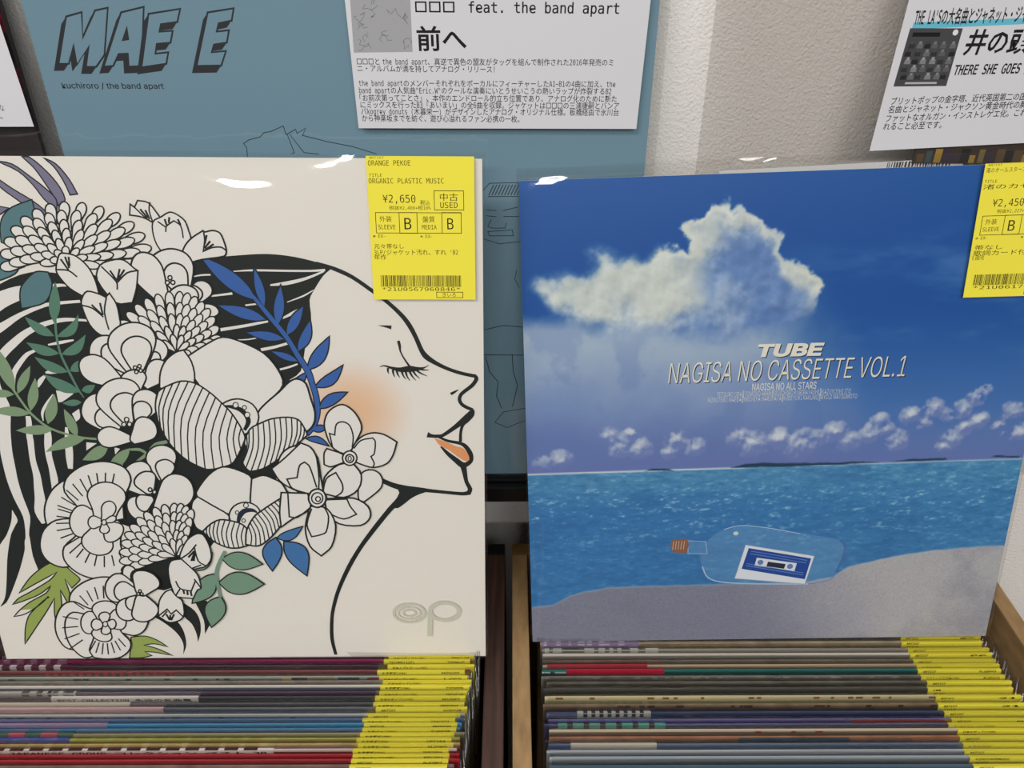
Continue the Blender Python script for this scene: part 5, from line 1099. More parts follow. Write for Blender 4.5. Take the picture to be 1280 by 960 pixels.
W f 0 1223,935 1227,982 1230,1030 1224,1061 1212,1079 1200,1081 1189,1072 1181,1048 1181,1015 1193,972 1206,929
K c 9 1223,935 1227,982 1230,1030 1224,1061 1212,1079 1200,1081 1189,1072 1181,1048 1181,1015 1193,972 1206,929
W f 0 1252,937 1265,984 1277,1031 1277,1064 1268,1085 1258,1090 1246,1084 1233,1062 1227,1028 1231,982 1235,936
K c 9 1252,937 1265,984 1277,1031 1277,1064 1268,1085 1258,1090 1246,1084 1233,1062 1227,1028 1231,982 1235,936
W f 0 1272,935 1290,980 1307,1025 1312,1059 1306,1081 1296,1088 1284,1083 1269,1063 1259,1030 1257,983 1255,936
K c 9 1272,935 1290,980 1307,1025 1312,1059 1306,1081 1296,1088 1284,1083 1269,1063 1259,1030 1257,983 1255,936
W f 0 1286,926 1308,968 1330,1010 1337,1043 1334,1066 1325,1074 1313,1071 1296,1053 1283,1022 1276,976 1270,930
K c 9 1286,926 1308,968 1330,1010 1337,1043 1334,1066 1325,1074 1313,1071 1296,1053 1283,1022 1276,976 1270,930
W f 0 1298,912 1324,949 1349,987 1359,1017 1358,1040 1351,1049 1338,1048 1321,1034 1305,1005 1294,962 1283,919
K c 9 1298,912 1324,949 1349,987 1359,1017 1358,1040 1351,1049 1338,1048 1321,1034 1305,1005 1294,962 1283,919
W f 0 1135,771 1090,771 1044,771 1011,761 989,746 983,733 989,722 1010,714 1044,717 1089,735 1135,752
K c 9 1135,771 1090,771 1044,771 1011,761 989,746 983,733 989,722 1010,714 1044,717 1089,735 1135,752
W f 0 1139,794 1096,805 1053,816 1020,815 997,804 989,793 992,780 1011,767 1043,762 1089,769 1135,775
K c 9 1139,794 1096,805 1053,816 1020,815 997,804 989,793 992,780 1011,767 1043,762 1089,769 1135,775
W f 0 1148,816 1110,838 1072,860 1041,866 1018,861 1008,852 1009,838 1023,821 1052,808 1096,803 1141,798
K c 9 1148,816 1110,838 1072,860 1041,866 1018,861 1008,852 1009,838 1023,821 1052,808 1096,803 1141,798
W f 0 1161,836 1130,868 1100,899 1072,913 1050,914 1038,906 1037,892 1047,871 1071,851 1111,836 1151,820
K c 9 1161,836 1130,868 1100,899 1072,913 1050,914 1038,906 1037,892 1047,871 1071,851 1111,836 1151,820
W f 0 1178,854 1156,893 1134,931 1111,952 1091,958 1079,954 1075,940 1080,917 1098,891 1131,865 1165,839
K c 9 1178,854 1156,893 1134,931 1111,952 1091,958 1079,954 1075,940 1080,917 1098,891 1131,865 1165,839
W f 0 1197,867 1185,911 1173,955 1157,982 1139,993 1127,991 1121,979 1120,954 1131,924 1157,890 1183,856
K c 9 1197,867 1185,911 1173,955 1157,982 1139,993 1127,991 1121,979 1120,954 1131,924 1157,890 1183,856
W f 0 1219,875 1217,922 1216,969 1206,1000 1193,1016 1181,1018 1172,1007 1166,983 1170,950 1186,909 1203,868
K c 9 1219,875 1217,922 1216,969 1206,1000 1193,1016 1181,1018 1172,1007 1166,983 1170,950 1186,909 1203,868
W f 0 1241,878 1250,926 1259,973 1257,1006 1248,1026 1237,1031 1227,1023 1216,1001 1212,966 1218,921 1224,875
K c 9 1241,878 1250,926 1259,973 1257,1006 1248,1026 1237,1031 1227,1023 1216,1001 1212,966 1218,921 1224,875
W f 0 1257,876 1274,922 1291,968 1295,1002 1290,1024 1281,1031 1269,1026 1255,1005 1246,972 1243,925 1241,877
K c 9 1257,876 1274,922 1291,968 1295,1002 1290,1024 1281,1031 1269,1026 1255,1005 1246,972 1243,925 1241,877
W f 0 1268,869 1290,912 1311,954 1319,986 1317,1009 1309,1018 1297,1014 1281,996 1268,965 1260,919 1252,873
K c 9 1268,869 1290,912 1311,954 1319,986 1317,1009 1309,1018 1297,1014 1281,996 1268,965 1260,919 1252,873
W f 0 1276,858 1302,894 1328,930 1339,959 1340,982 1333,991 1322,991 1304,977 1288,949 1275,907 1262,865
K c 9 1276,858 1302,894 1328,930 1339,959 1340,982 1333,991 1322,991 1304,977 1288,949 1275,907 1262,865
W f 0 1201,785 1156,788 1111,790 1077,784 1055,771 1049,759 1054,748 1074,740 1108,741 1154,754 1200,767
K c 9 1201,785 1156,788 1111,790 1077,784 1055,771 1049,759 1054,748 1074,740 1108,741 1154,754 1200,767
W f 0 1205,795 1165,813 1126,832 1094,836 1071,831 1062,822 1064,809 1080,794 1110,783 1155,780 1200,778
K c 9 1205,795 1165,813 1126,832 1094,836 1071,831 1062,822 1064,809 1080,794 1110,783 1155,780 1200,778
W f 0 1212,803 1182,835 1152,867 1126,883 1104,886 1093,879 1091,866 1101,846 1125,825 1163,806 1202,788
K c 9 1212,803 1182,835 1152,867 1126,883 1104,886 1093,879 1091,866 1101,846 1125,825 1163,806 1202,788
W f 0 1221,809 1204,851 1188,893 1169,918 1150,928 1139,926 1134,914 1137,890 1151,861 1179,829 1208,797
K c 9 1221,809 1204,851 1188,893 1169,918 1150,928 1139,926 1134,914 1137,890 1151,861 1179,829 1208,797
W f 0 1231,811 1229,859 1227,906 1219,937 1205,954 1195,956 1187,946 1181,922 1185,888 1201,846 1216,805
K c 9 1231,811 1229,859 1227,906 1219,937 1205,954 1195,956 1187,946 1181,922 1185,888 1201,846 1216,805
W f 0 1241,810 1254,857 1267,904 1269,939 1263,960 1254,966 1244,960 1232,938 1225,904 1225,857 1226,810
K c 9 1241,810 1254,857 1267,904 1269,939 1263,960 1254,966 1244,960 1232,938 1225,904 1225,857 1226,810
W f 0 1245,806 1266,850 1287,893 1295,926 1293,949 1286,957 1275,953 1260,935 1247,903 1239,856 1231,810
K c 9 1245,806 1266,850 1287,893 1295,926 1293,949 1286,957 1275,953 1260,935 1247,903 1239,856 1231,810
W f 0 1249,800 1275,834 1301,868 1314,896 1316,918 1311,928 1300,928 1283,915 1266,889 1251,848 1236,807
K c 9 1249,800 1275,834 1301,868 1314,896 1316,918 1311,928 1300,928 1283,915 1266,889 1251,848 1236,807
W f 0 1224,788 1193,801 1161,813 1136,813 1118,806 1111,797 1113,786 1126,774 1150,767 1185,770 1220,772
K c 9 1224,788 1193,801 1161,813 1136,813 1118,806 1111,797 1113,786 1126,774 1150,767 1185,770 1220,772
W f 0 1230,791 1212,820 1195,850 1177,865 1160,868 1150,864 1147,853 1150,834 1165,814 1192,796 1219,778
K c 9 1230,791 1212,820 1195,850 1177,865 1160,868 1150,864 1147,853 1150,834 1165,814 1192,796 1219,778
W f 0 1235,789 1238,826 1240,863 1235,888 1224,901 1215,903 1206,895 1200,876 1200,850 1211,817 1221,784
K c 9 1235,789 1238,826 1240,863 1235,888 1224,901 1215,903 1206,895 1200,876 1200,850 1211,817 1221,784
W f 0 1238,785 1255,818 1272,851 1277,877 1274,894 1267,901 1258,898 1245,884 1235,860 1230,824 1225,788
K c 9 1238,785 1255,818 1272,851 1277,877 1274,894 1267,901 1258,898 1245,884 1235,860 1230,824 1225,788
W f 0 1238,779 1260,797 1283,815 1294,833 1297,850 1293,859 1285,862 1270,858 1256,843 1242,816 1228,789
K c 9 1238,779 1260,797 1283,815 1294,833 1297,850 1293,859 1285,862 1270,858 1256,843 1242,816 1228,789
W f 0 969,517 970,588 967,656 949,697 922,714 901,711 883,693 872,654 879,607 910,555 947,505
K c 11 969,517 970,588 967,656 949,697 922,714 901,711 883,693 872,654 879,607 910,555 947,505
W f 0 974,526 984,577 991,627 983,659 966,675 949,676 934,665 921,638 920,603 936,561 956,520
K c 11 974,526 984,577 991,627 983,659 966,675 949,676 934,665 921,638 920,603 936,561 956,520
W f 0 962,537 918,600 870,650 822,651 777,615 751,571 742,522 753,469 793,443 866,458 943,485
K c 11 962,537 918,600 870,650 822,651 777,615 751,571 742,522 753,469 793,443 866,458 943,485
W f 0 952,523 917,562 881,593 846,592 816,566 800,536 796,503 807,468 837,452 888,466 941,487
K c 11 952,523 917,562 881,593 846,592 816,566 800,536 796,503 807,468 837,452 888,466 941,487
W f 0 954,502 888,482 825,456 793,414 785,365 796,330 819,308 860,303 902,330 940,398 973,471
K c 11 954,502 888,482 825,456 793,414 785,365 796,330 819,308 860,303 902,330 940,398 973,471
W f 0 959,498 918,491 880,480 859,456 854,426 859,403 872,387 896,380 922,394 947,433 969,476
K c 11 959,498 918,491 880,480 859,456 854,426 859,403 872,387 896,380 922,394 947,433 969,476
W f 0 934,492 902,419 879,350 894,309 934,293 975,298 1013,320 1048,361 1054,409 1021,459 977,506
K c 11 934,492 902,419 879,350 894,309 934,293 975,298 1013,320 1048,361 1054,409 1021,459 977,506
W f 0 975,488 1034,520 1085,556 1094,598 1073,639 1042,664 1005,676 960,672 932,641 930,578 937,510
K c 11 975,488 1034,520 1085,556 1094,598 1073,639 1042,664 1005,676 960,672 932,641 930,578 937,510
W f 0 977,504 973,496 966,493 960,496 958,504 962,511 969,514 975,511
K c 9 977,504 973,496 966,493 960,496 958,504 962,511 969,514 975,511
W f 0 955,503 951,496 944,492 938,496 937,503 940,511 947,514 953,511
K c 9 955,503 951,496 944,492 938,496 937,503 940,511 947,514 953,511
W f 0 969,526 965,518 958,515 952,518 951,526 955,533 962,536 967,533
K c 9 969,526 965,518 958,515 952,518 951,526 955,533 962,536 967,533
F f 0 1505,761 1544,707 1590,682 1642,679 1697,695 1755,719 1712,760 1668,792 1619,807 1566,798
K c 8 1505,761 1544,707 1590,682 1642,679 1697,695 1755,719 1712,760 1668,792 1619,807 1566,798
F f 0 1463,586 1511,523 1565,498 1624,503 1686,532 1749,572 1698,618 1645,652 1589,662 1529,642
K c 9 1463,586 1511,523 1565,498 1624,503 1686,532 1749,572 1698,618 1645,652 1589,662 1529,642
F f 0 1465,484 1398,456 1360,417 1347,367 1355,309 1374,247 1418,285 1456,325 1480,370 1485,423
K c 9 1465,484 1398,456 1360,417 1347,367 1355,309 1374,247 1418,285 1456,325 1480,370 1485,423
F f 0 1446,651 1387,633 1344,598 1314,550 1293,493 1275,431 1337,448 1390,473 1429,513 1448,571
K c 9 1446,651 1387,633 1344,598 1314,550 1293,493 1275,431 1337,448 1390,473 1429,513 1448,571
F f 0 1451,801 1412,790 1379,767 1350,739 1322,707 1294,675 1340,674 1381,681 1414,704 1437,744
K c 8 1451,801 1412,790 1379,767 1350,739 1322,707 1294,675 1340,674 1381,681 1414,704 1437,744
F v 0 1531,813,20 1480,720,22 1455,639,23 1460,478,20
W f 0 1247,759 1262,816 1310,895 1371,937 1413,929 1440,851 1441,766 1402,708 1357,693 1299,686
K c 10 1247,759 1262,816 1310,895 1371,937 1413,929 1440,851 1441,766 1402,708 1357,693 1299,686
K s 10 1361,862 1309,802 1247,759
K s 10 1346,845 1357,744 1402,708
K s 10 1262,752 1299,686 1372,715
K s 13 1314,744 1344,809
K s 13 1329,744 1347,816
K s 13 1299,770 1342,816
W f 0 1162,687 1189,745 1254,759 1301,701 1333,657 1346,613 1348,546 1323,531 1288,468 1213,476 1176,484 1159,584
K c 10 1162,687 1189,745 1254,759 1301,701 1333,657 1346,613 1348,546 1323,531 1288,468 1213,476 1176,484 1159,584
K s 10 1196,599 1216,543 1283,524 1319,598
K s 10 1216,543 1176,484
K s 10 1314,613 1348,546
K s 13 1234,532 1236,502
K s 13 1258,524 1257,494
K s 13 1279,520 1281,487
W f 0 1046,336 1070,450 1118,518 1158,536 1183,487 1216,449 1206,328 1115,286
K c 10 1046,336 1070,450 1118,518 1158,536 1183,487 1216,449 1206,328 1115,286
K s 10 1046,336 1111,389 1131,351 1168,382 1206,328
K s 10 1070,329 1109,374
K s 13 1099,351 1115,305
K s 13 1124,344 1118,305
K s 13 1150,351 1124,305
L c 16 2760,350 2745,314 2707,288 2656,279 2606,289 2570,315 2558,351 2573,386 2611,411 2662,420 2712,411 2747,385
L c 11 2731,350 2721,327 2694,310 2657,304 2621,310 2595,327 2587,350 2597,373 2624,390 2661,396 2697,390 2722,373
L c 11 2700,350 2694,338 2679,329 2658,325 2637,329 2623,338 2618,350 2624,363 2639,371 2660,375 2680,371 2695,362
L c 26 2980,361 2967,327 2932,302 2885,293 2839,303 2805,328 2794,362 2807,395 2842,420 2889,428 2935,419 2968,394
L v 0 2794,355,31 2785,169,31'''
paper = col(232, 226, 217)
PAL = {'K': col(32, 36, 34), 'W': col(231, 227, 221), 'V': col(122, 118, 142), 'T': col(88, 124, 130), 'G': col(88, 128, 108), 'H': col(130, 154, 120), 'O': col(152, 168, 88), 'B': col(58, 98, 168), 'S': col(68, 116, 170), 'F': col(118, 150, 128), 'M': col(226, 154, 102), 'P': col(231, 188, 150), 'L': col(200, 200, 184), 'N': col(34, 42, 60)}
r1 = empty('record_sleeve', pose((-.17557, .265057, .878425), 17.95, .888, -.801), 'cream record sleeve with a profile face and line-drawn flowers, standing on the left bin', 'record', 'records displayed above the bins')
p = Print(.315, 0); p.slab(0, 0, 315, 315, .0034, paper, col(222, 214, 200)); p.art(OPART, PAL, paper); p.build('cover', CARD, r1)
bag('clear_bag', -.161, .1592, -.0008, .3172, -.0017, .0038, BAG, r1, 3, .0002, 80, 110, .001, .0016, (.092, .157, .232))
price_label(r1, 254.9, 316.2, dict(artist='ORANGE PEKOE', title='ORGANIC PLASTIC MUSIC', price='¥2,650', net='税抜¥2,409+税10%', ex='※EX-', n1='元々帯なし', n2="3LP/ジャケット汚れ、すれ '02", n3='年作', code='*21U0567960846*', tag='きいろ'), -.0024, 11)
# ------------------------------------------------------------------ displayed record: seascape
PM = {'cum':[(93.0,283.0),(97.0,287.8),(103.7,289.9),(108.0,295.6),(113.3,298.1),(119.3,297.0),(121.7,294.2),(133.1,293.9),(137.9,290.1),(141.9,286.4),(147.7,281.7),(153.2,276.9),(152.4,269.6),(156.1,263.9),(163.3,261.3),(170.4,260.2),(176.9,255.3),(178.8,250.5),(175.4,242.4),(171.5,233.8),(159.3,228.3),(138.2,222.5),(109.5,220.8),(70.8,222.9),(51.4,227.5),(41.7,232.7),(22.5,243.1),(5.9,252.4),(9.4,258.0),(22.7,258.6),(39.3,259.0),(47.3,265.4),(40.7,275.0),(51.0,273.2),(65.1,268.6),(76.9,266.4),(81.4,270.9),(93.0,271.9),(101.5,270.3),(101.2,274.9)],'lit':[(93.0,283.0),(108.0,295.6),(113.3,298.1),(121.7,294.2),(133.1,293.9),(141.9,286.4),(129.1,285.9),(117.8,284.9),(116.1,273.5),(107.3,264.5),(107.2,247.9),(99.3,233.5),(75.5,227.8),(41.7,233.7),(5.9,252.4),(13.2,257.9),(41.7,259.4),(51.1,270.9),(81.4,270.9),(101.5,270.3)],'lit2':[(156.2,263.0),(170.4,260.2),(178.1,252.9),(176.0,245.8),(164.5,248.5),(156.8,255.9)],'shore':[(-0.9,28.3),(14.2,30.0),(26.5,37.0),(36.4,40.7),(52.9,43.6),(80.3,44.4),(129.3,44.7),(161.8,45.4),(186.0,45.6),(204.5,49.0),(214.3,57.0),(227.1,60.5),(245.0,65.0),(260.4,67.8),(286.2,70.3),(314.6,71.6)],'bottle':[(120.9,81.0),(129.5,87.5),(139.9,90.3),(158.4,88.1),(179.8,83.4),(206.6,78.0),(210.3,73.7),(210.1,65.7),(206.7,53.4),(203.5,47.8),(188.8,44.3),(161.8,44.8),(131.9,46.6),(120.9,50.6),(116.6,59.5),(115.0,70.7)],'neck':[(106.1,79.5),(117.8,78.6),(119.3,69.4),(106.5,69.6)],'cork':[(95.4,80.3),(104.9,81.3),(106.7,77.0),(105.4,69.7),(96.2,71.1),(94.5,76.0)],'cass':[(144.5,75.6),(191.0,66.1),(186.7,44.3),(138.8,49.6),(140.1,54.7)],'casl':[(146.8,73.1),(189.0,64.3),(186.3,48.1),(143.1,57.1)],'casw':[(152.7,65.6),(179.8,60.8),(178.7,54.6),(151.6,59.4)],'cask':[(160.4,62.4),(172.4,60.3),(171.6,56.6),(159.6,58.7)],'isl1':[(76.0,131.4),(80.6,132.7),(90.9,132.5),(95.1,131.2)],'isl2':[(130.4,132.7),(139.4,135.0),(149.6,135.6),(167.4,134.9),(195.3,134.8),(228.1,134.6),(210.6,133.4),(165.1,132.5)],'isl3':[(231.7,134.3),(245.5,136.2),(266.5,136.2),(267.8,134.8)],'isl4':[(294.5,136.4),(298.3,137.4),(312.8,136.5),(312.5,135.4)],'hor':[(0.2,130.9),(314.6,134.8)]}
PF = [(52.0,156.1,7.1),(59.7,150.4,8.2),(72.5,147.9,7.1),(67.2,157.4,4.6),(95.3,152.8,7.1),(92.0,144.6,5.1),(107.1,148.1,6.1),(135.7,153.0,7.1),(143.6,148.3,9.1),(160.9,152.3,7.0),(173.9,147.6,10.1),(183.5,151.8,6.0),(195.6,155.8,7.0),(203.8,149.1,7.0),(222.2,161.7,5.9),(218.0,155.3,7.0),(226.6,157.8,4.5),(233.7,149.4,7.0),(241.4,165.5,6.4),(252.9,170.5,6.4),(249.4,161.0,4.9),(263.3,166.5,4.9),(272.7,169.0,6.4),(279.7,176.2,5.8),(283.7,181.3,3.9),(268.4,149.7,6.0),(274.7,156.6,4.9),(282.2,161.8,5.9),(264.3,144.3,5.0),(297.0,155.5,5.9),(302.3,166.6,6.8),(309.7,153.0,6.9),(10.8,138.1,6.2),(21.2,140.1,7.2)]
TT = [
 ('TUBE',141.29,207.05,180.88,206.96,7.12,0.04,0.22,'s'),
 ('NAGISA NO CASSETTE VOL.1',88.86,190.93,232.83,191.83,13.18,-0.006,0.1,'s'),
 ('NAGISA NO ALL STARS',140.94,184.92,180.17,185.19,4.52,0,0,'s'),
 ('TETSURO ODA・TOMOKO ARAN・SEIICHIRO KURIBAYASHI・KAZUYOSHI ITO',119.47,181.16,201.58,181.58,3.17,-0.012,0,'s'),
 ('NOBUTERU MAEDA・MICHIYA HARUHATA・HIDEYUKI KAKUNO・RYOJI MATSUMOTO',114.2,177.75,205.89,178.1,3.18,-0.012,0,'s')]
def vnoise(u, v, sc, seed, oct_=5, sy=1.):
    rs = np.random.RandomState(seed); out = np.zeros_like(u); amp = 1.; tot = 0
    for o in range(oct_):
        g = rs.rand(256, 256); x = (u/sc)*2**o+o*17.3; y = (v/sc*sy)*2**o+o*5.1
        xi, yi = np.floor(x).astype(int), np.floor(y).astype(int); fx, fy = x-xi, y-yi; fx = fx*fx*(3-2*fx); fy = fy*fy*(3-2*fy)
        G = lambda a, b: g[a % 256, b % 256]
        out += amp*((G(xi, yi)*(1-fx)+G(xi+1, yi)*fx)*(1-fy)+(G(xi, yi+1)*(1-fx)+G(xi+1, yi+1)*fx)*fy); tot += amp; amp *= .55
    return out/tot
def sdf(P, u, v):
    d = np.full(u.shape, 1e9); ins = np.zeros(u.shape, bool); n = len(P)
    for i in range(n):
        (ax, ay), (bx, by) = P[i], P[(i+1) % n]; ex, ey = bx-ax, by-ay
        t = np.clip(((u-ax)*ex+(v-ay)*ey)/(ex*ex+ey*ey+1e-9), 0, 1); d = np.minimum(d, (u-ax-t*ex)**2+(v-ay-t*ey)**2)
        c = ((ay > v) != (by > v)) & (u < ex*(v-ay)/(ey if abs(ey) > 1e-9 else 1e-9)+ax); ins ^= c
    return np.where(ins, -1, 1)*np.sqrt(d)
def sst(a, b, x): t = np.clip((x-a)/(b-a), 0, 1); return t*t*(3-2*t)
def seascape(N=440):
    g = np.linspace(0, 315, N); u, v = np.meshgrid(g, g); c3 = lambda *c: np.array(c, float)
    def mix(a, b, m): return a*(1-m[..., None])+b*m[..., None]
    n1 = vnoise(u, v, 60, 1); n2 = vnoise(u, v, 22, 2); n3 = vnoise(u, v, 9, 3); ns = vnoise(u, v, 70, 4, 5, 3.2)
    hz = PM['hor'][0][1]+(PM['hor'][1][1]-PM['hor'][0][1])*u/315
    # sky
    h = np.clip((v-hz)/(315-hz), 0, 1)
    I = mix(c3(72, 118, 182), c3(26, 84, 160), sst(.12, .62, h)); I = mix(I, c3(34, 92, 166), sst(.8, 1, h)*.5)
    I = mix(I, c3(92, 136, 192), sst(.48, .75, ns)*.5*sst(.25, .55, h)*sst(120, 240, u)*(1-sst(.7, .95, h)))
    # high haze on the left, running down to the horizon
    edge = 229-.05*u+np.where(u > 60, (u-60)*.22, 0)+(n2-.5)*16
    hazeR = 1-sst(135, 225, u+(n1-.5)*60+.35*(v-190))
    m = (1-sst(-6, 9, v-edge))*hazeR; hc = mix(c3(128, 150, 192), c3(176, 192, 208), sst(168, 225, v+(n1-.5)*50)); hc = mix(hc, c3(98, 124, 182), sst(.5, .68, n2)*.3)
    hc = mix(hc, c3(96, 116, 174), (1-sst(138, 178, v+(n1-.5)*36))*.85)
    I = mix(I, hc, m*.94)
    low = (1-sst(8, 46, v-hz+(n2-.5)*24)); I = mix(I, c3(104, 124, 180), low*.75)
    # big cumulus
    wu = u+(n2-.5)*13+(n3-.5)*9; wv = v+(vnoise(u, v, 20, 7)-.5)*13+(vnoise(u, v, 8, 8)-.5)*9
    sd = sdf(PM['cum'], wu, wv); soft = 1.2+9*sst(240, 215, v)+5*sst(95, 60, u)
    m = 1-sst(-soft, soft, sd)
    body = mix(c3(102, 136, 190), c3(168, 188, 212), sst(.4, .68, n2*.6+n1*.4)); body = mix(body, c3(92, 128, 186), sst(120, 165, u)*.55)
    l1 = np.maximum(1-sst(-7, 9, sdf(PM['lit'], u+(n2-.5)*26, v+(n3-.5)*20)), 1-sst(-3, 4, sdf(PM['lit2'], u+(n3-.5)*8, v+(n2-.5)*8)))
    body = mix(body, c3(222, 224, 206), l1*(.68+.45*(n3-.4))); rim = np.exp(-(sd+2.2)**2/7)*sst(240, 262, v+.06*u); body = mix(body, c3(226, 228, 212), np.clip(rim, 0, 1)*.75)
    body = mix(body, c3(196, 206, 210), sst(.52, .7, n3)*.35*l1); fr_ = n2+.6*n3; body = body+(np.clip((fr_-np.roll(fr_, (-5, 3), (0, 1)))*3.2, -1, 1)*16)[..., None]
    I = mix(I, body, m)
    # puffs along the horizon
    top = np.zeros_like(u); pm = np.zeros_like(u)
    for a, b, r in PF:
        d = np.hypot(u-a, (v-b)*1.1)/r; pm = np.maximum(pm, 1-d/1.6); top = np.maximum(top, np.exp(-d*d*1.3)*sst(-.7, .7, (v-b)/r))
    nb = vnoise(u, v, 8, 21); nc = vnoise(u, v, 3.2, 22, 4); f = pm*(1+2.6*(nb-.5)+1.3*(nc-.5))
    relief = np.clip((f-np.roll(f, (-4, 2), (0, 1)))*1.5, -1, 1)
    k = sst(.14, .40, f)*sst(-.5, 4, v-hz)
    I = mix(I, mix(c3(112, 130, 184), c3(220, 226, 226), np.clip(top*.62+relief*.55+(nb-.5)*.5, 0, 1)), k*.88)
    I = mix(I, c3(104, 118, 178), (1-sst(1, 12, v-hz))*.6)
    # sea
    s1 = vnoise(u, v, 7, 11, 5, 3.4); s2 = vnoise(u, v, 40, 12, 4, 2.5); d = np.clip((hz-v)/70, 0, 1)
    sea = mix(c3(84, 146, 186), c3(60, 122, 178), sst(0, .45, d)); sea = mix(sea, c3(72, 142, 186), sst(120, 300, u)*.55*(1-d*.4)); sea = mix(sea, c3(44, 102, 160), sst(.46, .7, s2)*.3)
    s3 = vnoise(u, v, 3.0, 13, 4, 3.0); sea = mix(sea, c3(42, 96, 152), sst(.5, .3, s1)*.30+sst(.48, .3, s3)*.2); sea = mix(sea, c3(160, 202, 224), sst(.56, .78, s1*.45+s3*.55)*(.15+.75*np.exp(-((d-.4)/.4)**2)))
    I = mix(I, sea, sst(.5, -.5, v-hz))
    I = mix(I, c3(226, 228, 226), np.exp(-((v-hz+.2)/.55)**2)*np.where(u < 140, .95, .55))
    for k in ('isl1', 'isl2', 'isl3', 'isl4'):
        I = mix(I, c3(26, 58, 82), (1-sst(-.35, .35, sdf(PM[k], u, v+(n3-.5)*1.2)))*.95)
    # sand
    sh = np.array(PM['shore']); sv = np.interp(u, sh[:, 0], sh[:, 1])+(n3-.5)*1.6
    sand = mix(c3(128, 130, 148), c3(176, 174, 178), sst(130, 250, u+.5*(v-30)+(n1-.5)*40)); sand = mix(sand, c3(118, 118, 134), sst(.5, .75, n1)*.4)
    gr = np.random.RandomState(5).rand(N, N); sand = sand*(1+(gr-.5)[..., None]*.10)
    I = mix(I, sand, sst(.7, -.7, v-sv)); I = mix(I, c3(190, 196, 204), np.exp(-((v-sv)/.7)**2)*.35)
    # the bottle's glass
    b = 1-sst(-.3, .3, np.minimum(sdf(PM['bottle'], u, v), sdf(PM['neck'], u, v))); I = mix(I, I*.72+c3(150, 182, 212)*.28, b)
    return g, np.clip(I, 0, 255)
r2 = empty('record_sleeve.001', pose((.171506, .288837, .861388), 18.316, -1.489, 2.267), 'blue seascape record sleeve with big clouds and a cassette in a bottle', 'record', 'records displayed above the bins')
g, I = seascape(); N = len(g)
p = Print(.315, 0); p.slab(0, 0, 315, 315, .0034, col(205, 205, 205)); p.n = 4
b0 = len(p.v); y = p.y-4*LAYER; Lc = lin(I)
for j in range(N):
    for i in range(N): p.v.append((g[i]*.001-.1575, y, g[j]*.001))
for j in range(N-1):
    for i in range(N-1):
        a = b0+j*N+i; p.f.append((a, a+1, a+N+1, a+N)); p.c.append([Lc[j, i], Lc[j, i+1], Lc[j+1, i+1], Lc[j+1, i]])
p.n = 8
cw = col(222, 226, 232); bl = col(32, 72, 150)
p.line(smooth(PM['bottle'], True), .55, col(92, 134, 186), True); p.line(smooth(PM['bottle'][5:9], False), 1.5, col(70, 112, 168)); p.line(smooth(PM['bottle'][10:15], False), .9, col(168, 190, 214)); p.line(smooth(PM['bottle'][1:5], False), .5, col(170, 198, 224))
p.line(PM['neck'], .5, col(150, 180, 212), True); p.poly(smooth(PM['cork'], True), col(142, 96, 74)); 
for k in range(5): a = PM['cork'][0]; p.line([(a[0]+1.2+k*1.8, a[1]-.8), (a[0]+.6+k*1.8, a[1]-7.5)], .4, col(205, 180, 160))
p.poly(PM['cass'], cw); p.line(PM['cass'], .4, col(150, 165, 190), True); p.poly(PM['casl'], bl); p.poly(PM['casw'], cw); p.poly(PM['cask'], col(40, 44, 60))
cw0 = np.array(PM['casw'])
for k in (.12, .86):
    c = cw0[3]*.5*(1-k)+cw0[2]*.5*k+cw0[0]*.5*(1-k)+cw0[1]*.5*k; p.poly([(c[0]+2.0*math.cos(a), c[1]+2.0*math.sin(a)) for a in np.linspace(0, 6.28, 13)[:-1]], col(96, 130, 180))
ca = np.array(PM['casl'])
for k in (.12, .24, .72, .82): a, b = ca[0]*(1-k)+ca[3]*k, ca[1]*(1-k)+ca[2]*k; p.line([tuple(a*.95+b*.05), tuple(a*.05+b*.95)], .45, col(110, 140, 200))
dl = np.array(PM['bottle'][1]); p.poly([(dl[0]+8+1.8*math.cos(a), dl[1]-3+1.5*math.sin(a)) for a in np.linspace(0, 6.28, 11)[:-1]], col(200, 212, 212))
for t in TT:
    sh = .55 if t[5] > 5 else .2
    if t[5] > 5: p.text((t[0], t[1]+sh, t[2]-sh, t[3]+sh, t[4]-sh, *t[5:]), col(24, 34, 56))
    p.text(t, col(232, 228, 212))
p.build('cover', GLOSSY, r2)
bag('clear_bag', -.1588, .1605, -.0008, .3225, -.0017, .0037, BAG, r2, 8, .0002, 80, 110, .001, .0016, (.096, .161, .226))
price_label(r2, 259., 315.6, dict(artist='渚のオールスターズ', title='渚のカセット', price='¥2,450', net='税抜¥2,227+税10%', ex='※EX-', n1='帯なし', n2="歌詞カード付 '87年", n3='制、亜蘭知子参加', code='*21U0617614*', tag='きいろ'), -.0024, 12)
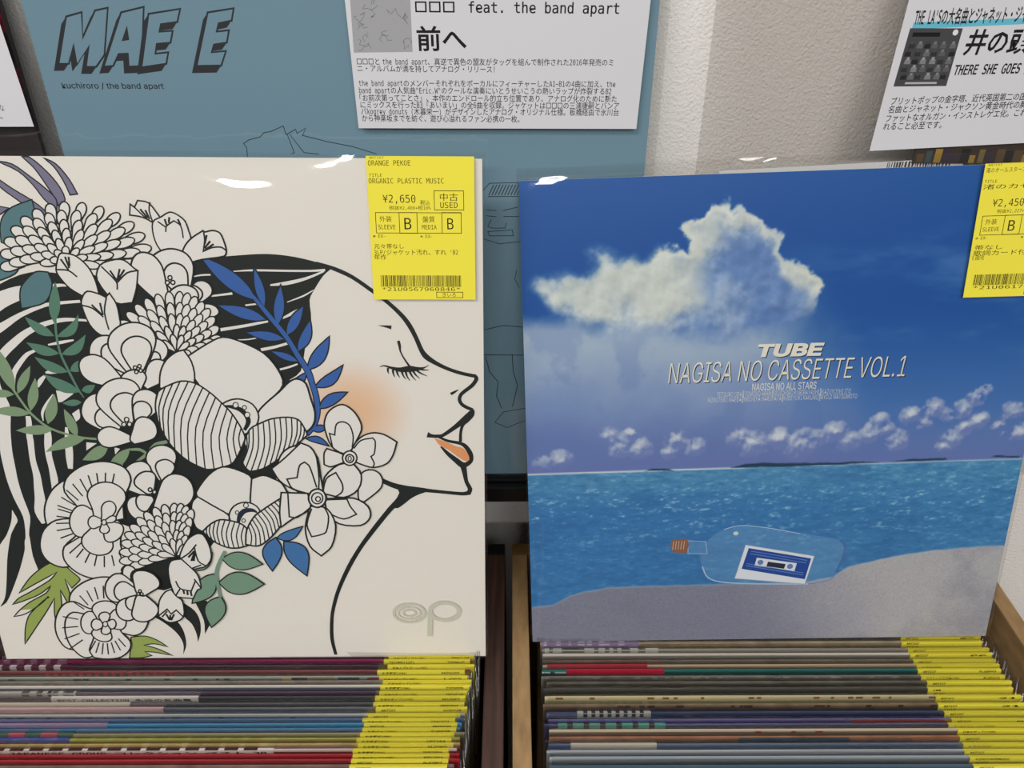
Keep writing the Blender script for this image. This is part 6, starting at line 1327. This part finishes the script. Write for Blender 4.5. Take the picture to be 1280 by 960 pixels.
# ------------------------------------------------------------------ wall display: ledges, records and notes
BP = pose((-.090305, .364546, .949845), 8.8875, .2486, -.5158)
WB = .33075
def onwall(du, dv=0., dy=0.): return BP @ Matrix.Translation((du*.001, dy, dv*.001))
def ledge(name, x, label, wd=.205):
    e = empty(name, Matrix.Translation((x, .43, .9374)), label, 'ledge', 'black ledges holding the wall display'); m = plain('black_plastic', (16, 16, 17), .35)
    link('shelf_plate', boxes([((-wd/2, -.072, .002), (wd/2, 0, .0118))], .0008), m, e); link('front_lip', boxes([((-wd/2, -.078, -.004), (wd/2, -.0723, .0098))], .001), m, e)
    link('back_plate', boxes([((-wd/2, -.004, -.03), (wd/2, -.0002, .0018))], .0008), m, e)
ledge('display_ledge', -.0903, 'short black ledge under the light blue record')
BLART = '''K F 0 72,2625 178,2853 266,2874 237,2749 337,2882 408,2895 330,2670 270,2611 214,2611 262,2716 170,2622 181,2722 127,2626
K F 0 77,2630 183,2857 270,2878 241,2753 341,2886 412,2899 335,2674 275,2616 219,2615 267,2720 174,2626 185,2727 131,2630
K F 0 81,2634 187,2861 274,2882 245,2757 345,2890 416,2903 339,2678 279,2620 223,2620 271,2725 179,2630 190,2731 136,2634
K F 0 85,2638 191,2865 278,2886 249,2762 349,2894 420,2907 343,2683 283,2624 227,2624 275,2729 183,2635 194,2735 140,2639
K F 0 90,2643 195,2869 283,2890 254,2766 353,2898 424,2911 347,2687 288,2629 231,2629 279,2733 187,2639 198,2739 144,2643
K F 0 94,2647 199,2873 287,2894 258,2770 357,2902 428,2915 352,2691 292,2633 236,2633 284,2737 192,2643 202,2744 149,2647
K F 0 98,2651 204,2877 291,2898 262,2774 361,2906 432,2919 356,2696 296,2638 240,2637 288,2742 196,2648 207,2748 153,2652
K F 0 103,2656 208,2881 295,2902 266,2779 366,2910 436,2923 360,2700 300,2642 244,2642 292,2746 200,2652 211,2752 157,2656
K F 0 107,2660 212,2885 299,2906 271,2783 370,2914 440,2927 364,2704 305,2646 249,2646 296,2750 205,2656 215,2756 162,2660
U F 0 107,2660 212,2885 299,2906 271,2783 370,2914 440,2927 364,2704 305,2646 249,2646 296,2750 205,2656 215,2756 162,2660
K C 9 107,2660 212,2885 299,2906 271,2783 370,2914 440,2927 364,2704 305,2646 249,2646 296,2750 205,2656 215,2756 162,2660
K F 0 312,2613 471,2873 596,2899 516,2617 446,2614 457,2677 408,2674 363,2616
K F 0 317,2617 475,2877 600,2904 520,2621 450,2618 461,2681 412,2678 368,2620
K F 0 321,2622 479,2882 604,2908 524,2625 454,2622 465,2686 416,2683 372,2625
K F 0 325,2626 483,2886 608,2912 528,2630 458,2627 470,2690 420,2687 376,2629
K F 0 329,2630 487,2890 612,2916 532,2634 462,2631 474,2694 425,2691 380,2633
K F 0 334,2635 491,2894 616,2920 537,2638 467,2635 478,2699 429,2696 384,2638
K F 0 338,2639 495,2898 620,2924 541,2643 471,2640 482,2703 433,2700 389,2642
K F 0 342,2643 499,2902 624,2928 545,2647 475,2644 486,2707 437,2704 393,2646
K F 0 346,2648 503,2906 627,2932 549,2651 479,2648 490,2711 441,2709 397,2651
U F 0 346,2648 503,2906 627,2932 549,2651 479,2648 490,2711 441,2709 397,2651
K C 9 346,2648 503,2906 627,2932 549,2651 479,2648 490,2711 441,2709 397,2651
K F 0 514,2610 612,2868 783,2892 755,2830 666,2819 651,2784 721,2788 697,2732 622,2725 604,2678 675,2685 652,2628
K F 0 518,2614 616,2872 786,2896 759,2834 670,2823 655,2788 725,2792 701,2736 626,2729 608,2682 679,2689 656,2633
K F 0 522,2619 620,2876 790,2900 763,2838 674,2827 659,2792 729,2797 705,2740 630,2733 612,2686 683,2693 660,2637
K F 0 527,2623 624,2880 794,2904 767,2842 678,2832 663,2796 733,2801 709,2744 634,2737 616,2691 687,2698 664,2641
K F 0 531,2627 628,2884 798,2908 771,2846 682,2836 667,2801 737,2805 713,2749 638,2742 620,2695 691,2702 668,2646
K F 0 535,2632 632,2888 802,2912 774,2851 686,2840 671,2805 741,2809 717,2753 642,2746 624,2699 695,2706 672,2650
K F 0 539,2636 636,2892 806,2916 778,2855 690,2844 675,2809 745,2813 721,2757 647,2750 628,2704 699,2711 676,2654
K F 0 543,2640 640,2896 810,2920 782,2859 694,2848 678,2813 749,2817 725,2761 651,2754 633,2708 703,2715 680,2659
K F 0 547,2645 644,2900 814,2924 786,2863 698,2852 682,2817 753,2822 729,2765 655,2759 637,2712 707,2719 684,2663
U F 0 547,2645 644,2900 814,2924 786,2863 698,2852 682,2817 753,2822 729,2765 655,2759 637,2712 707,2719 684,2663
K C 9 547,2645 644,2900 814,2924 786,2863 698,2852 682,2817 753,2822 729,2765 655,2759 637,2712 707,2719 684,2663
K F 0 812,2618 923,2876 1062,2896 1040,2838 970,2825 952,2785 1019,2792 996,2733 926,2723 907,2686 985,2693 946,2621
K F 0 816,2622 926,2880 1066,2900 1044,2842 974,2829 956,2790 1023,2797 1000,2737 930,2728 911,2690 988,2697 950,2626
K F 0 820,2627 930,2884 1070,2904 1048,2846 978,2833 960,2794 1027,2801 1004,2742 934,2732 915,2695 992,2702 954,2630
K F 0 824,2631 934,2888 1074,2908 1052,2850 982,2837 964,2798 1030,2805 1008,2746 938,2736 919,2699 996,2706 958,2635
K F 0 828,2636 938,2892 1077,2912 1056,2854 985,2841 968,2802 1034,2809 1012,2750 941,2741 923,2703 1000,2710 962,2639
K F 0 832,2640 942,2896 1081,2916 1059,2859 989,2845 972,2806 1038,2813 1016,2754 945,2745 926,2708 1004,2715 966,2643
K F 0 836,2644 945,2900 1085,2920 1063,2863 993,2849 976,2811 1042,2817 1019,2759 949,2749 930,2712 1008,2719 970,2648
K F 0 840,2649 949,2904 1089,2924 1067,2867 997,2854 979,2815 1046,2822 1023,2763 953,2753 934,2716 1012,2723 973,2652
K F 0 844,2653 953,2908 1092,2928 1071,2871 1001,2858 983,2819 1049,2826 1027,2767 957,2757 938,2720 1015,2727 977,2656
U F 0 844,2653 953,2908 1092,2928 1071,2871 1001,2858 983,2819 1049,2826 1027,2767 957,2757 938,2720 1015,2727 977,2656
K C 9 844,2653 953,2908 1092,2928 1071,2871 1001,2858 983,2819 1049,2826 1027,2767 957,2757 938,2720 1015,2727 977,2656
K F 0 472,2771 519,2846 514,2777
K S 4 1019,2075 1037,2183 1041,2235 1026,2254 1061,2275 1125,2290 1152,2314 1191,2320 1265,2350 1273,2303 1331,2332 1336,2310 1389,2340 1365,2300 1500,2267 1637,2242 1773,2201
K S 4 1281,2303 1306,2206 1289,2199
K S 4 1296,2303 1361,2207 1445,2199
K S 4 2351,1974 2413,2040 2576,2045 2617,1965 2402,1964
K S 4 2391,1886 2453,1882
K S 4 2494,1882 2577,1903
K S 4 2391,1851 2453,1845
K S 4 2494,1847 2588,1847
K S 4 2422,1830 2400,1788 2432,1777 2505,1778 2511,1809
K S 4 2400,1756 2547,1767 2553,1731 2410,1730 2400,1756
K S 4 2368,1713 2473,1681 2600,1697
K S 4 2576,1516 2564,1460 2592,1403
K S 5 2326,1106 2494,1148 2674,1132
K S 5 2323,940 2677,938
K S 5 2375,932 2402,817 2459,739 2447,632 2482,537
K S 5 2551,945 2559,817 2588,713 2554,551
K S 5 2434,427 2494,510 2637,538 2685,530
K S 5 2434,427 2518,385 2638,441 2686,455
K S 5 2408,1972 2438,2032
K S 5 2427,1972 2456,2032
K S 5 2445,1972 2474,2033
K S 5 2464,1972 2492,2033
K S 5 2482,1972 2511,2033
K S 5 2501,1972 2529,2033
K S 5 2519,1972 2547,2033
K S 5 2537,1972 2566,2033
K S 5 2556,1973 2584,2033
K S 5 2574,1973 2602,2033'''
UB = col(114, 146, 162)
r3 = empty('record_sleeve.002', onwall(0), 'light blue record sleeve with outlined lettering, propped on the wall ledge', 'record', 'records displayed on the wall')
p = Print(WB, 0); p.slab(0, 0, 330.7, 330.7, .0034, UB); p.art(BLART, {'K': col(44, 44, 48), 'U': UB})
for t in [
 ('kuchiroro / the band apart',9.38,253.85,64.44,253.84,2.85,0.006,0,'s')]: p.text(t, col(44, 44, 48))
p.build('cover', CARD, r3)
bag('clear_bag', -.1685, .1712, -.0006, .337, -.0017, .0036, BAG, r3, 21, .0002, 60, 60, .001, .0009)
def note(name, poly, texts, label, du, extra=None, M=None):
    p = Print(WB, -.0040); q = [(a, b) for a, b in poly]
    p.poly(q, col(214, 213, 217)); p.n += 1
    # the sheet's back, so that the paper has two sides
    b = [p.pt(a, c) for a, c in q]
    if extra: extra(p)
    for t in texts: p.text(t, INK)
    o = p.build(name, PAPER); o.matrix_world = M or BP; return tag(o, label, 'note', 'printed notes on the wall display')
THUMB = [(171.5,296.9),(202.1,297.1),(201.4,272.9),(170.3,272.4)]
def ex1(p):
    q = THUMB; p.poly([(q[3][0], q[3][1]), (q[2][0], q[2][1]), (q[1][0], 334), (q[0][0], 334)], col(164, 164, 166)); r = random.Random(4)
    for k in range(16):
        x, y = r.uniform(172, 200), r.uniform(275, 298); pts = [(x, y)]
        for _ in range(5): x += r.uniform(-2.5, 2.5); y += r.uniform(-2.5, 2.5); pts.append((min(201, max(171, x)), max(273.5, y)))
        p.line(smooth(pts, False), .22, col(110, 110, 112))
note('printed_note', [(169.2, 234.5), (323.3, 234.8), (326.6, 346), (167.2, 346)], [
 ('□□□ feat. the band apart',203.94,291.56,309.27,291.36,5.55,0.012,0,'m'),
 ('前へ',203.98,274.46,230.07,274.59,10.46,0.018,0,'m'),
 ('□□□とthe band apart、真逆で異色の盟友がタッグを組んで制作された2016年発売のミ',171.48,266.81,308.0,266.96,3.09,0.004,0,'m'),
 ('ニ・アルバムが満を持してアナログ・リリース!',171.45,263.43,244.66,263.25,3.12,0.004,0,'m'),
 ('the band apartのメンバーそれぞれをボーカルにフィーチャーしたA1~B1の4曲に加え、the',171.5,256.16,309.97,256.28,3.18,0.004,0,'m'),
 ('band apartの人気曲"Eric.W"のクールな演奏にいとうせいこうの熱いラップが炸裂するB2',171.31,252.55,307.97,252.65,3.2,0.004,0,'m'),
 ('「お前次第ってことさ」、本作のエンドロール的立ち位置であり、アナログ化のために新た',171.25,248.76,311.27,248.87,3.23,0.004,0,'m'),
 ('にミックスを行ったB3「あいまい」の全6曲を収録。ジャケットは□□□の三浦康嗣とバンア',171.37,245.23,312.75,245.33,3.26,0.004,0,'m'),
 ('パkogrey donuts (木暮栄一) がデザインしたアナログ・オリジナル仕様。板橋経由で氷川台',171.35,241.8,312.86,241.89,3.29,0.004,0,'m'),
 ('から神楽坂までを紡ぐ、遊び心溢れるファン必携の一枚。',171.49,238.35,258.31,238.18,3.31,0.004,0,'m')], 'white printed note in front of the light blue record', 0, ex1)
# left neighbour
r4 = empty('record_sleeve.003', onwall(-342.5, 0), 'dark brown record sleeve behind a note, at the left edge of the wall', 'record', 'records displayed on the wall')
p = Print(WB, 0); p.slab(0, 0, 330.7, 330.7, .0034, col(46, 40, 40))
for a, b in ((281, 290), (252, 264)): p.rect(328.2, a, 330.4, b, col(140, 30, 50))
p.build('cover', CARD, r4); bag('clear_bag', -.1685, .1685, -.0006, .337, -.0017, .0036, BAG, r4, 31, .0002, 60, 60, .001, .0009)
ledge('display_ledge.001', -.433, 'black ledge under the dark brown record at the left edge')
note('printed_note.001', [(-168, 233.4), (-9.8, 234.5), (-14.2, 346), (-168, 346)], [
 ('ッ',-28.21,246.54,-25.06,246.56,2.37,0,0,'m'),
 ('れな',-28.93,242.58,-22.99,242.75,3.29,0,0,'m'),
 ('ー。',-31.79,238.56,-25.41,238.59,3.02,0,0,'m'),
 ('の',-25.53,257.26,-22.85,257.28,2.6,0,0,'m'),
 ('す',-27.71,250.75,-25.01,250.76,2.64,0,0,'m')], 'white printed note at the left edge, on the dark brown record', 0)
# right neighbour: an empty film sleeve with a seven inch record and its note
FX = 360.2
r5 = bag('clear_film_sleeve', -WB/2+FX*.001, -WB/2+(FX+338)*.001, .0002, .346, -.0009, .0020, clear('grey_film', (.90, .89, .88), (9, .25, .003), .12), None, 44, .0002)
r5.matrix_world = BP; tag(r5, 'empty grey clear plastic sleeve standing against the white wall', 'plastic sleeve')
ledge('display_ledge.002', .205, 'black ledge under the clear film sleeve, behind the seascape record')
e7 = empty('single_record', onwall(0, 0, -.0022), 'small dark picture sleeve mostly hidden behind the right-hand note', 'record', 'records displayed on the wall')
p = Print(WB, 0); p.slab(482.5, 217, 668, 400, -.0012, col(60, 50, 44)); p.y = -.0013; r = random.Random(9)
for k in range(34):
    x = 484+k*5; p.rect(x, 217.3, x+r.uniform(3, 5), 217.3+r.uniform(3, 8), col(*r.choice(((150, 120, 50), (90, 70, 48), (60, 78, 84), (40, 36, 36), (112, 96, 60), (58, 48, 60)))))
p.build('cover', CARD, e7)
p = Print(WB, -.0021); q = [(373.3, 202), (514, 209), (511.7, 220), (373.3, 212)]; p.poly(q, col(220, 220, 220))
d = np.array([.9973, .0558*1.04]); 
rr = random.Random(2); x = 96.
while x < 132:
    wd = rr.choice((.5, .8, 1.1)); a = np.array([373.3, 212])+d*x; c = a+d*wd; p.poly([(a[0], a[1]-9), (c[0], c[1]-9), (c[0], c[1]-.5), (a[0], a[1]-.5)], col(66, 66, 68)); x += wd+rr.choice((.5, .9))
o = p.build('barcode_strip', PAPER); o.matrix_world = BP; tag(o, 'white paper strip with a barcode behind the top of the seascape record', 'paper strip')
RTH = [(462.1,285.5),(489.8,285.6),(489.2,257.7),(460.6,257.3)]
RB = [(463.2,288.1),(524.6,290.7),(525.6,287.9),(463.1,285.0)]
def ex2(p):
    p.poly([(RB[3][0], RB[3][1]), (RB[2][0], RB[2][1]), (RB[1][0], RB[1][1]), (RB[0][0], RB[0][1])], col(104, 186, 206))
    q = [RTH[3], RTH[2], RTH[1], RTH[0]]; p.poly(q, col(72, 72, 74)); r = random.Random(6); A, B, Cc, D = [np.array(t) for t in q]
    f = lambda s, t: tuple((A*(1-s)+B*s)*(1-t)+(D*(1-s)+Cc*s)*t)
    for row in range(5):
        for k in range(6):
            s0, t0 = .06+k*.155+r.uniform(-.03, .03), .12+row*.135; g_ = r.choice((40, 52, 104, 128, 92))
            p.poly([f(s0, t0), f(s0+.12, t0), f(s0+.11, t0+.08), f(s0+.01, t0+.08)], col(g_, g_, g_+2)); p.poly([f(s0+.03, t0+.07), f(s0+.08, t0+.07), f(s0+.085, t0+.12), f(s0+.03, t0+.12)], col(g_+24, g_+24, g_+24))
    p.poly([f(.08, .86), f(.6, .86), f(.6, .93), f(.08, .93)], col(28, 28, 30)); p.poly([f(.2, .04), f(.8, .04), f(.8, .075), f(.2, .075)], col(180, 180, 180))
    c = f(.88, .93); p.poly([(c[0]+1.5*math.cos(a), c[1]+1.5*math.sin(a)) for a in np.linspace(0, 6.28, 9)[:-1]], col(225, 225, 225))
note('printed_note.002', [(455.7, 223.7), (611, 232.2), (617, 346), (459.4, 346)], [
 ("THE LA'Sの大名曲とジャネット・ジャク",463.37,287.31,525.06,289.44,6.94,0.015,0,'m'),
 ('井の頭',493.32,274.08,527.41,275.05,10.78,0.02,0.12,'m'),
 ('THERE SHE GOES /',491.03,263.24,531.49,264.54,4.71,0.02,0.1,'m'),
 ('ブリットポップの金字塔、近代英国第二の国歌',461.36,248.31,538.33,251.36,3.52,0.004,0.05,'m'),
 ('名曲とジャネット・ジャクソン黄金時代の胸キ',460.91,244.02,539.77,247.25,3.56,0.004,0.05,'m'),
 ('ファットなオルガン・インストレゲエ化。これ四',460.84,239.4,541.21,243.1,3.59,0.004,0.05,'m'),
 ('れること必至です。',460.36,235.17,492.63,236.34,3.62,0.004,0.05,'m')], 'white printed note with a cyan title band at the right edge', 0, ex2, onwall(0, 0, -.0006))
# ------------------------------------------------------------------ records filed in the bins
def filed(name, xc, y, zt, spec, label, group, seed):
    (edge, face, patches, obi, lu, txt, code, grain) = spec; r = random.Random(seed)
    M = Matrix.Translation((xc, y, zt)) @ Matrix.Rotation(RAD(-LEAN), 4, 'X') @ Matrix.Translation((0, 0, -.315))
    e = empty(name, M, label, 'record', group)
    p = Print(.315, 0); p.slab(0, 0, 315, 315, .0012, col(*face), col(*edge))
    p.n = 4; p.rect(0, 313.9, 315, 314.95, col(*edge))
    for (u0, u1, v0, v1, c) in patches: p.rect(u0, 315-v1, u1, 315-v0, col(*c))
    p.build('cover', CARDG if grain else CARD, e)
    if obi:
        u0, u1, c, blocks, otx = obi; q = Print(.315, -.00022); q.slab(u0, 0, u1, 315.3, .0017, col(*c)); q.n = 3
        for (a, b, v0, v1, cc) in blocks:
            q.rect(a, 315-v1, b, 315-v0, col(*cc)); q.slab(a, 315.25, b, 315.45, .0017, col(*cc))
        if otx: q.text((otx, u0+4, 312.4, u1-4, 312.4, 1.9, .03, 0, 'm'), col(36, 36, 40))
        o = q.build('obi_strip', PAPER, e); o['label'] = 'paper band round the left side of the cover'
    bag('clear_bag', -.1575-.002-r.random()*.002, .1575+.002+r.random()*.003, .0, .3175+r.random()*.0018, -.0006, .0014, THIN, e, seed, .0001, 30, 6, .0006, hem=.0007)
    if lu is not None:
        lu = 257.5+(lu-257.5)*.38+r.uniform(-1, 1)
        q = Print(.315, -.00085); q.slab(lu, 240, lu+57, 314.4, .0001, YEL); q.slab(lu, 314.4, lu+57, 315.2, .0019, YEL); q.n = 2; cd = YI
        wd = len(txt)*(1.55 if any(ord(ch) > 0x2e7f for ch in txt) else 1.35)
        q.text((txt, lu+3.4, 313.15, lu+3.4+wd*1.12, 313.15, 1.6, .035, 0, 'm'), cd)
        q.text(('ARTIST' if txt != 'ARTIST' else 'TITLE', lu+4, 310.4, lu+12, 310.4, 1.6, .02, 0, 'm'), cd)
        if code: q.text((code, lu+42, 313.2, lu+53.5, 313.2, 1.5, .035, 0, 'm'), cd)
        o = q.build('price_label', PAPER, e); o['label'] = 'yellow price label on the right corner'
    return e
def blk(u0, u1, n, c, v0=0, v1=5, duty=.5): s = (u1-u0)/n; return [(u0+k*s, u0+(k+duty)*s, v0, v1, c) for k in range(n)]
JP = '日本のポップス(085)'; SK = '昭和歌謡(084)'
def ticks(u0, u1, n, c, seed, v0=.8, v1=2.2): r = random.Random(seed); return [(a, a+r.uniform(1.5, 5), v0, v1, c) for a in [r.uniform(u0, u1) for _ in range(n)]]
YL = [0.2692,0.2634,0.2594,0.2557,0.2515,0.2487,0.2454,0.2411,0.2379,0.2337,0.2306,0.2265,0.224,0.221,0.218,0.2151,0.2117,0.2083,0.205,0.2022,0.199,0.1958]
YR = [0.2954,0.2903,0.2846,0.2809,0.276,0.2724,0.2688,0.2641,0.26,0.2554,0.2498,0.2443,0.2389,0.2341,0.231,0.2274,0.2228,0.2183,0.2143,0.2104,0.2052]
YL[0] = .2664; YR[0] = .2945
for Y in (YL, YR):
    for k in range(1, len(Y)): Y[k] = min(Y[k], Y[k-1]-.0030)
LEFT = [
 ((96, 84, 94), (70, 62, 72), [], None, 258, JP, 'RR0120', 0, 'mauve grey record directly beneath the floral cover'),
 ((158, 46, 100), (122, 30, 76), [], (0, 48, (150, 90, 124), blk(2, 46, 5, (112, 24, 70)), ''), 256, 'TECHNO(120)', 'TX0W120', 0, 'magenta record with pinkish blocks on its band'),
 ((66, 54, 66), (52, 46, 58), [], (0, 50, (84, 40, 60), blk(0, 48, 5, (206, 196, 196), 0, 5, .45), ''), 258, '日本人ブルガーレ(045)', '', 0, 'dark plum record with white blocks on its band'),
 ((134, 66, 70), (112, 44, 50), blk(38, 124, 16, (196, 48, 44), .6, 4.2), None, 249, SK, 'FK09100', 0, 'dull red record with a red and black checker row'),
 ((168, 178, 168), (136, 148, 140), ticks(0, 250, 12, (60, 62, 62), 3)+[(194, 200, .2, 5, (206, 188, 96)), (200, 210, .2, 5, (62, 52, 48)), (210, 228, .2, 5, (150, 140, 96)), (230, 244, .2, 5, (64, 66, 90)), (250, 258, .2, 5, (150, 52, 50))], None, 256, JP, 'LZ05', 0, 'pale green record with black ticks and striped right end'),
 ((150, 136, 126), (118, 104, 96), [], None, 259, JP, '', 1, 'brown grey record behind the one with a bright white edge'),
 ((226, 220, 208), (112, 116, 130), [], None, 256, SK, 'TT0V00K', 0, 'grey record with a bright white top edge'),
 ((96, 74, 98), (66, 48, 74), [], (0, 66, (206, 196, 190), ticks(4, 64, 12, (96, 90, 92), 5), ''), 262, JP, 'TE0U07A', 0, 'dark purple record with a cream speckled band'),
 ((76, 74, 80), (56, 56, 62), [], (53, 146, (216, 210, 204), [], 'BEST COLLECTION 永遠の名曲集'), 256, JP, 'AELH402', 0, 'charcoal record with white lettered paper band'),
 ((92, 92, 96), (62, 62, 66), [], (0, 104, (204, 194, 178), [], ''), 258, SK, 'HRR0RRA0', 0, 'dark grey record with a plain cream band'),
 ((104, 104, 110), (80, 84, 92), [], (0, 126, (204, 166, 166), [], ''), 259, 'ARTIST', 'GUZ002R', 0, 'slate record with a pink band on its left'),
 ((214, 210, 204), (142, 140, 142), ticks(0, 250, 16, (48, 48, 52), 7, 1.6, 2.8), None, 253, 'ARTIST', '', 0, 'pale record with tiny black lettering along its top'),
 ((96, 112, 150), (76, 96, 138), [(0, 100, .2, 1.6, (116, 96, 140))], None, 246, JP, 'ZZAC977', 0, 'steel blue record with a thin purple line on its left'),
 ((74, 156, 200), (50, 130, 184), [], (0, 98, (160, 140, 172), [], ''), 252, 'ARTIST', 'RR0R0500', 0, 'bright sky blue record with a lavender band'),
 ((66, 132, 184), (44, 96, 156), [(0, 80, .4, 3, (74, 132, 156))], None, 251, '昭和ジャズ(002)', 'DJPP7P', 0, 'deep blue record in front of the sky blue one'),
 ((160, 152, 118), (134, 126, 98), [], (0, 78, (84, 112, 84), blk(0, 78, 4, (206, 90, 100)), ''), 243, SK, '', 0, 'khaki record with pink and green blocks on its band'),
 ((176, 176, 76), (134, 136, 56), [], (0, 80, (70, 88, 166), [], ''), 246, '昭和歌謡(084)', 'CP7184', 0, 'olive yellow record with a royal blue band'),
 ((206, 178, 112), (168, 140, 92), [], None, 249, SK, 'KLT0800', 1, 'tan gold record behind the white lettered band'),
 ((226, 208, 204), (116, 66, 72), [], (20, 206, (228, 222, 214), blk(26, 200, 15, (52, 40, 44), 2.6, 4.6, .7), 'GREAT JAPANESE GROUP コレクション ベスト 30'), 244, SK, 'DDR2DDA', 0, 'record with a long white band and dark dashes'),
 ((186, 48, 58), (164, 30, 42), [], None, 243, JP, 'KE57801', 0, 'crimson record just behind another red one'),
 ((180, 40, 52), (150, 28, 40), [], (0, 40, (206, 150, 140), ticks(0, 38, 10, (180, 60, 60), 9), ''), 243, 'ARTIST', 'AL57B07', 0, 'red record with a mottled pink band'),
 ((150, 120, 110), (110, 90, 90), [(0, 30, .3, 4, (190, 80, 70))], None, 246, 'ARTIST', '', 1, 'brownish record nearest the camera in the dark bin'),
]
for k, sp in enumerate(LEFT):
    filed('record_sleeve.%03d' % (k+10), -.1835+random.Random(k).uniform(-.002, .002)-.00035*k, YL[k], ZL, sp[:8], sp[8] if 'bin' in sp[8] else sp[8]+' in the dark bin', 'records filed in the dark bin', k+50)
RIGHT = [
 ((84, 82, 84), (58, 60, 70), [], None, 256, 'ARTIST', '0', 0, 'slate grey record directly beneath the seascape cover'),
 ((196, 178, 148), (160, 142, 110), [], (1, 70, (156, 136, 172), ticks(2, 68, 10, (206, 196, 214), 12), ''), 255, 'ARTIST', '', 1, 'tan record with a lavender band'),
 ((176, 168, 154), (146, 140, 128), [], (2, 82, (206, 204, 198), ticks(4, 80, 18, (110, 106, 100), 13), ''), 256, 'ARTIST', '', 0, 'grey beige record with a silvery speckled band'),
 ((234, 226, 212), (150, 146, 136), [], None, 255, 'ARTIST', '00', 0, 'record with a plain ivory top edge'),
 ((134, 120, 108), (110, 98, 90), [], None, 257, 'ARTIST', '', 1, 'grey brown record behind the red banded one'),
 ((212, 184, 152), (160, 136, 112), [], (3, 72, (180, 66, 74), [], ''), 258, 'ソウル(012)', '', 0, 'peach record with a dusty red band'),
 ((48, 120, 116), (26, 92, 90), ticks(0, 12, 4, (180, 200, 190), 15), (17, 84, (190, 36, 66), [], ''), 261, 'ARTIST', 'FL88003', 0, 'teal record with a crimson band'),
 ((140, 134, 124), (112, 108, 100), ticks(0, 250, 20, (180, 174, 160), 16, .2, 1.2), None, 257, 'クラシック器楽曲(085)', 'AL85521', 1, 'worn grey record with a light speckled edge'),
 ((122, 114, 104), (86, 82, 76), [], None, 259, 'ARTIST', '', 1, 'dim grey record behind the black one'),
 ((88, 86, 82), (64, 64, 62), [], None, 260, '林亭亭', '', 0, 'charcoal record behind the thick cream one'),
 ((228, 214, 170), (212, 198, 150), ticks(0, 270, 16, (150, 104, 70), 17, .2, 2.0), None, 265, '由紀さおり', '21', 0, 'cream record with brown foxing spots'),
 ((150, 128, 100), (112, 94, 76), ticks(0, 270, 18, (78, 62, 54), 18, .4, 2.6), None, 264, 'ARTIST', '21', 1, 'mottled brown record in front of the cream one'),
 ((70, 82, 112), (48, 58, 86), [(0, 20, .2, 4, (110, 112, 140))], (20, 68, (190, 186, 176), blk(24, 66, 8, (58, 58, 62), .4, 3.2), ''), 263, 'ARTIST', '', 0, 'navy record with black dashes on a cream band'),
 ((112, 104, 164), (84, 78, 142), [(196, 276, 0, 6, (176, 70, 70))], None, 270, 'ARTIST', 'NABBA', 0, 'violet record with a red stretch beside its label'),
 ((84, 90, 128), (60, 66, 104), [], (9, 78, (84, 166, 154), blk(15, 78, 6, (62, 46, 62), 0, 6, .34), ''), 271, 'ワールドミュージック(023)', '', 0, 'dusky blue record with teal and black blocks'),
 ((222, 206, 176), (140, 124, 110), ticks(60, 200, 4, (150, 60, 56), 19), None, 268, '日本のポップス(085)', '', 0, 'brown grey record with a cream top edge and red flecks'),
 ((190, 130, 94), (150, 104, 78), [(120, 190, .2, 5, (78, 90, 100)), (230, 266, .2, 5, (196, 128, 78))], None, 264, 'ARTIST', '', 1, 'orange brown record with a blue grey middle'),
 ((104, 118, 142), (84, 100, 126), [(0, 14, .2, 5, (70, 80, 140))], (14, 68, (214, 204, 188), [], ''), 270, 'ヒサエ(013)', '', 0, 'blue grey record with a short ivory band'),
 ((190, 194, 198), (152, 156, 162), [], None, 272, 'ARTIST', '', 0, 'pale silver record behind the other silver one'),
 ((184, 190, 194), (140, 148, 152), [], None, 274, 'VIDEOTAPEMUSIC', '', 0, 'silver record with large lettering on its label'),
 ((84, 112, 132), (66, 92, 112), [], None, 272, 'ARTIST', '', 0, 'steel blue record nearest the camera in the light bin'),
]
for k, sp in enumerate(RIGHT):
    filed('record_sleeve.%03d' % (k+40), .1775+random.Random(k+7).uniform(-.0015, .0025)+.00005*k, YR[k], ZR, (*sp[:4], sp[4]*.5+129, *sp[5:8]), sp[8] if 'bin' in sp[8] else sp[8]+' in the light bin', 'records filed in the light bin', k+90)
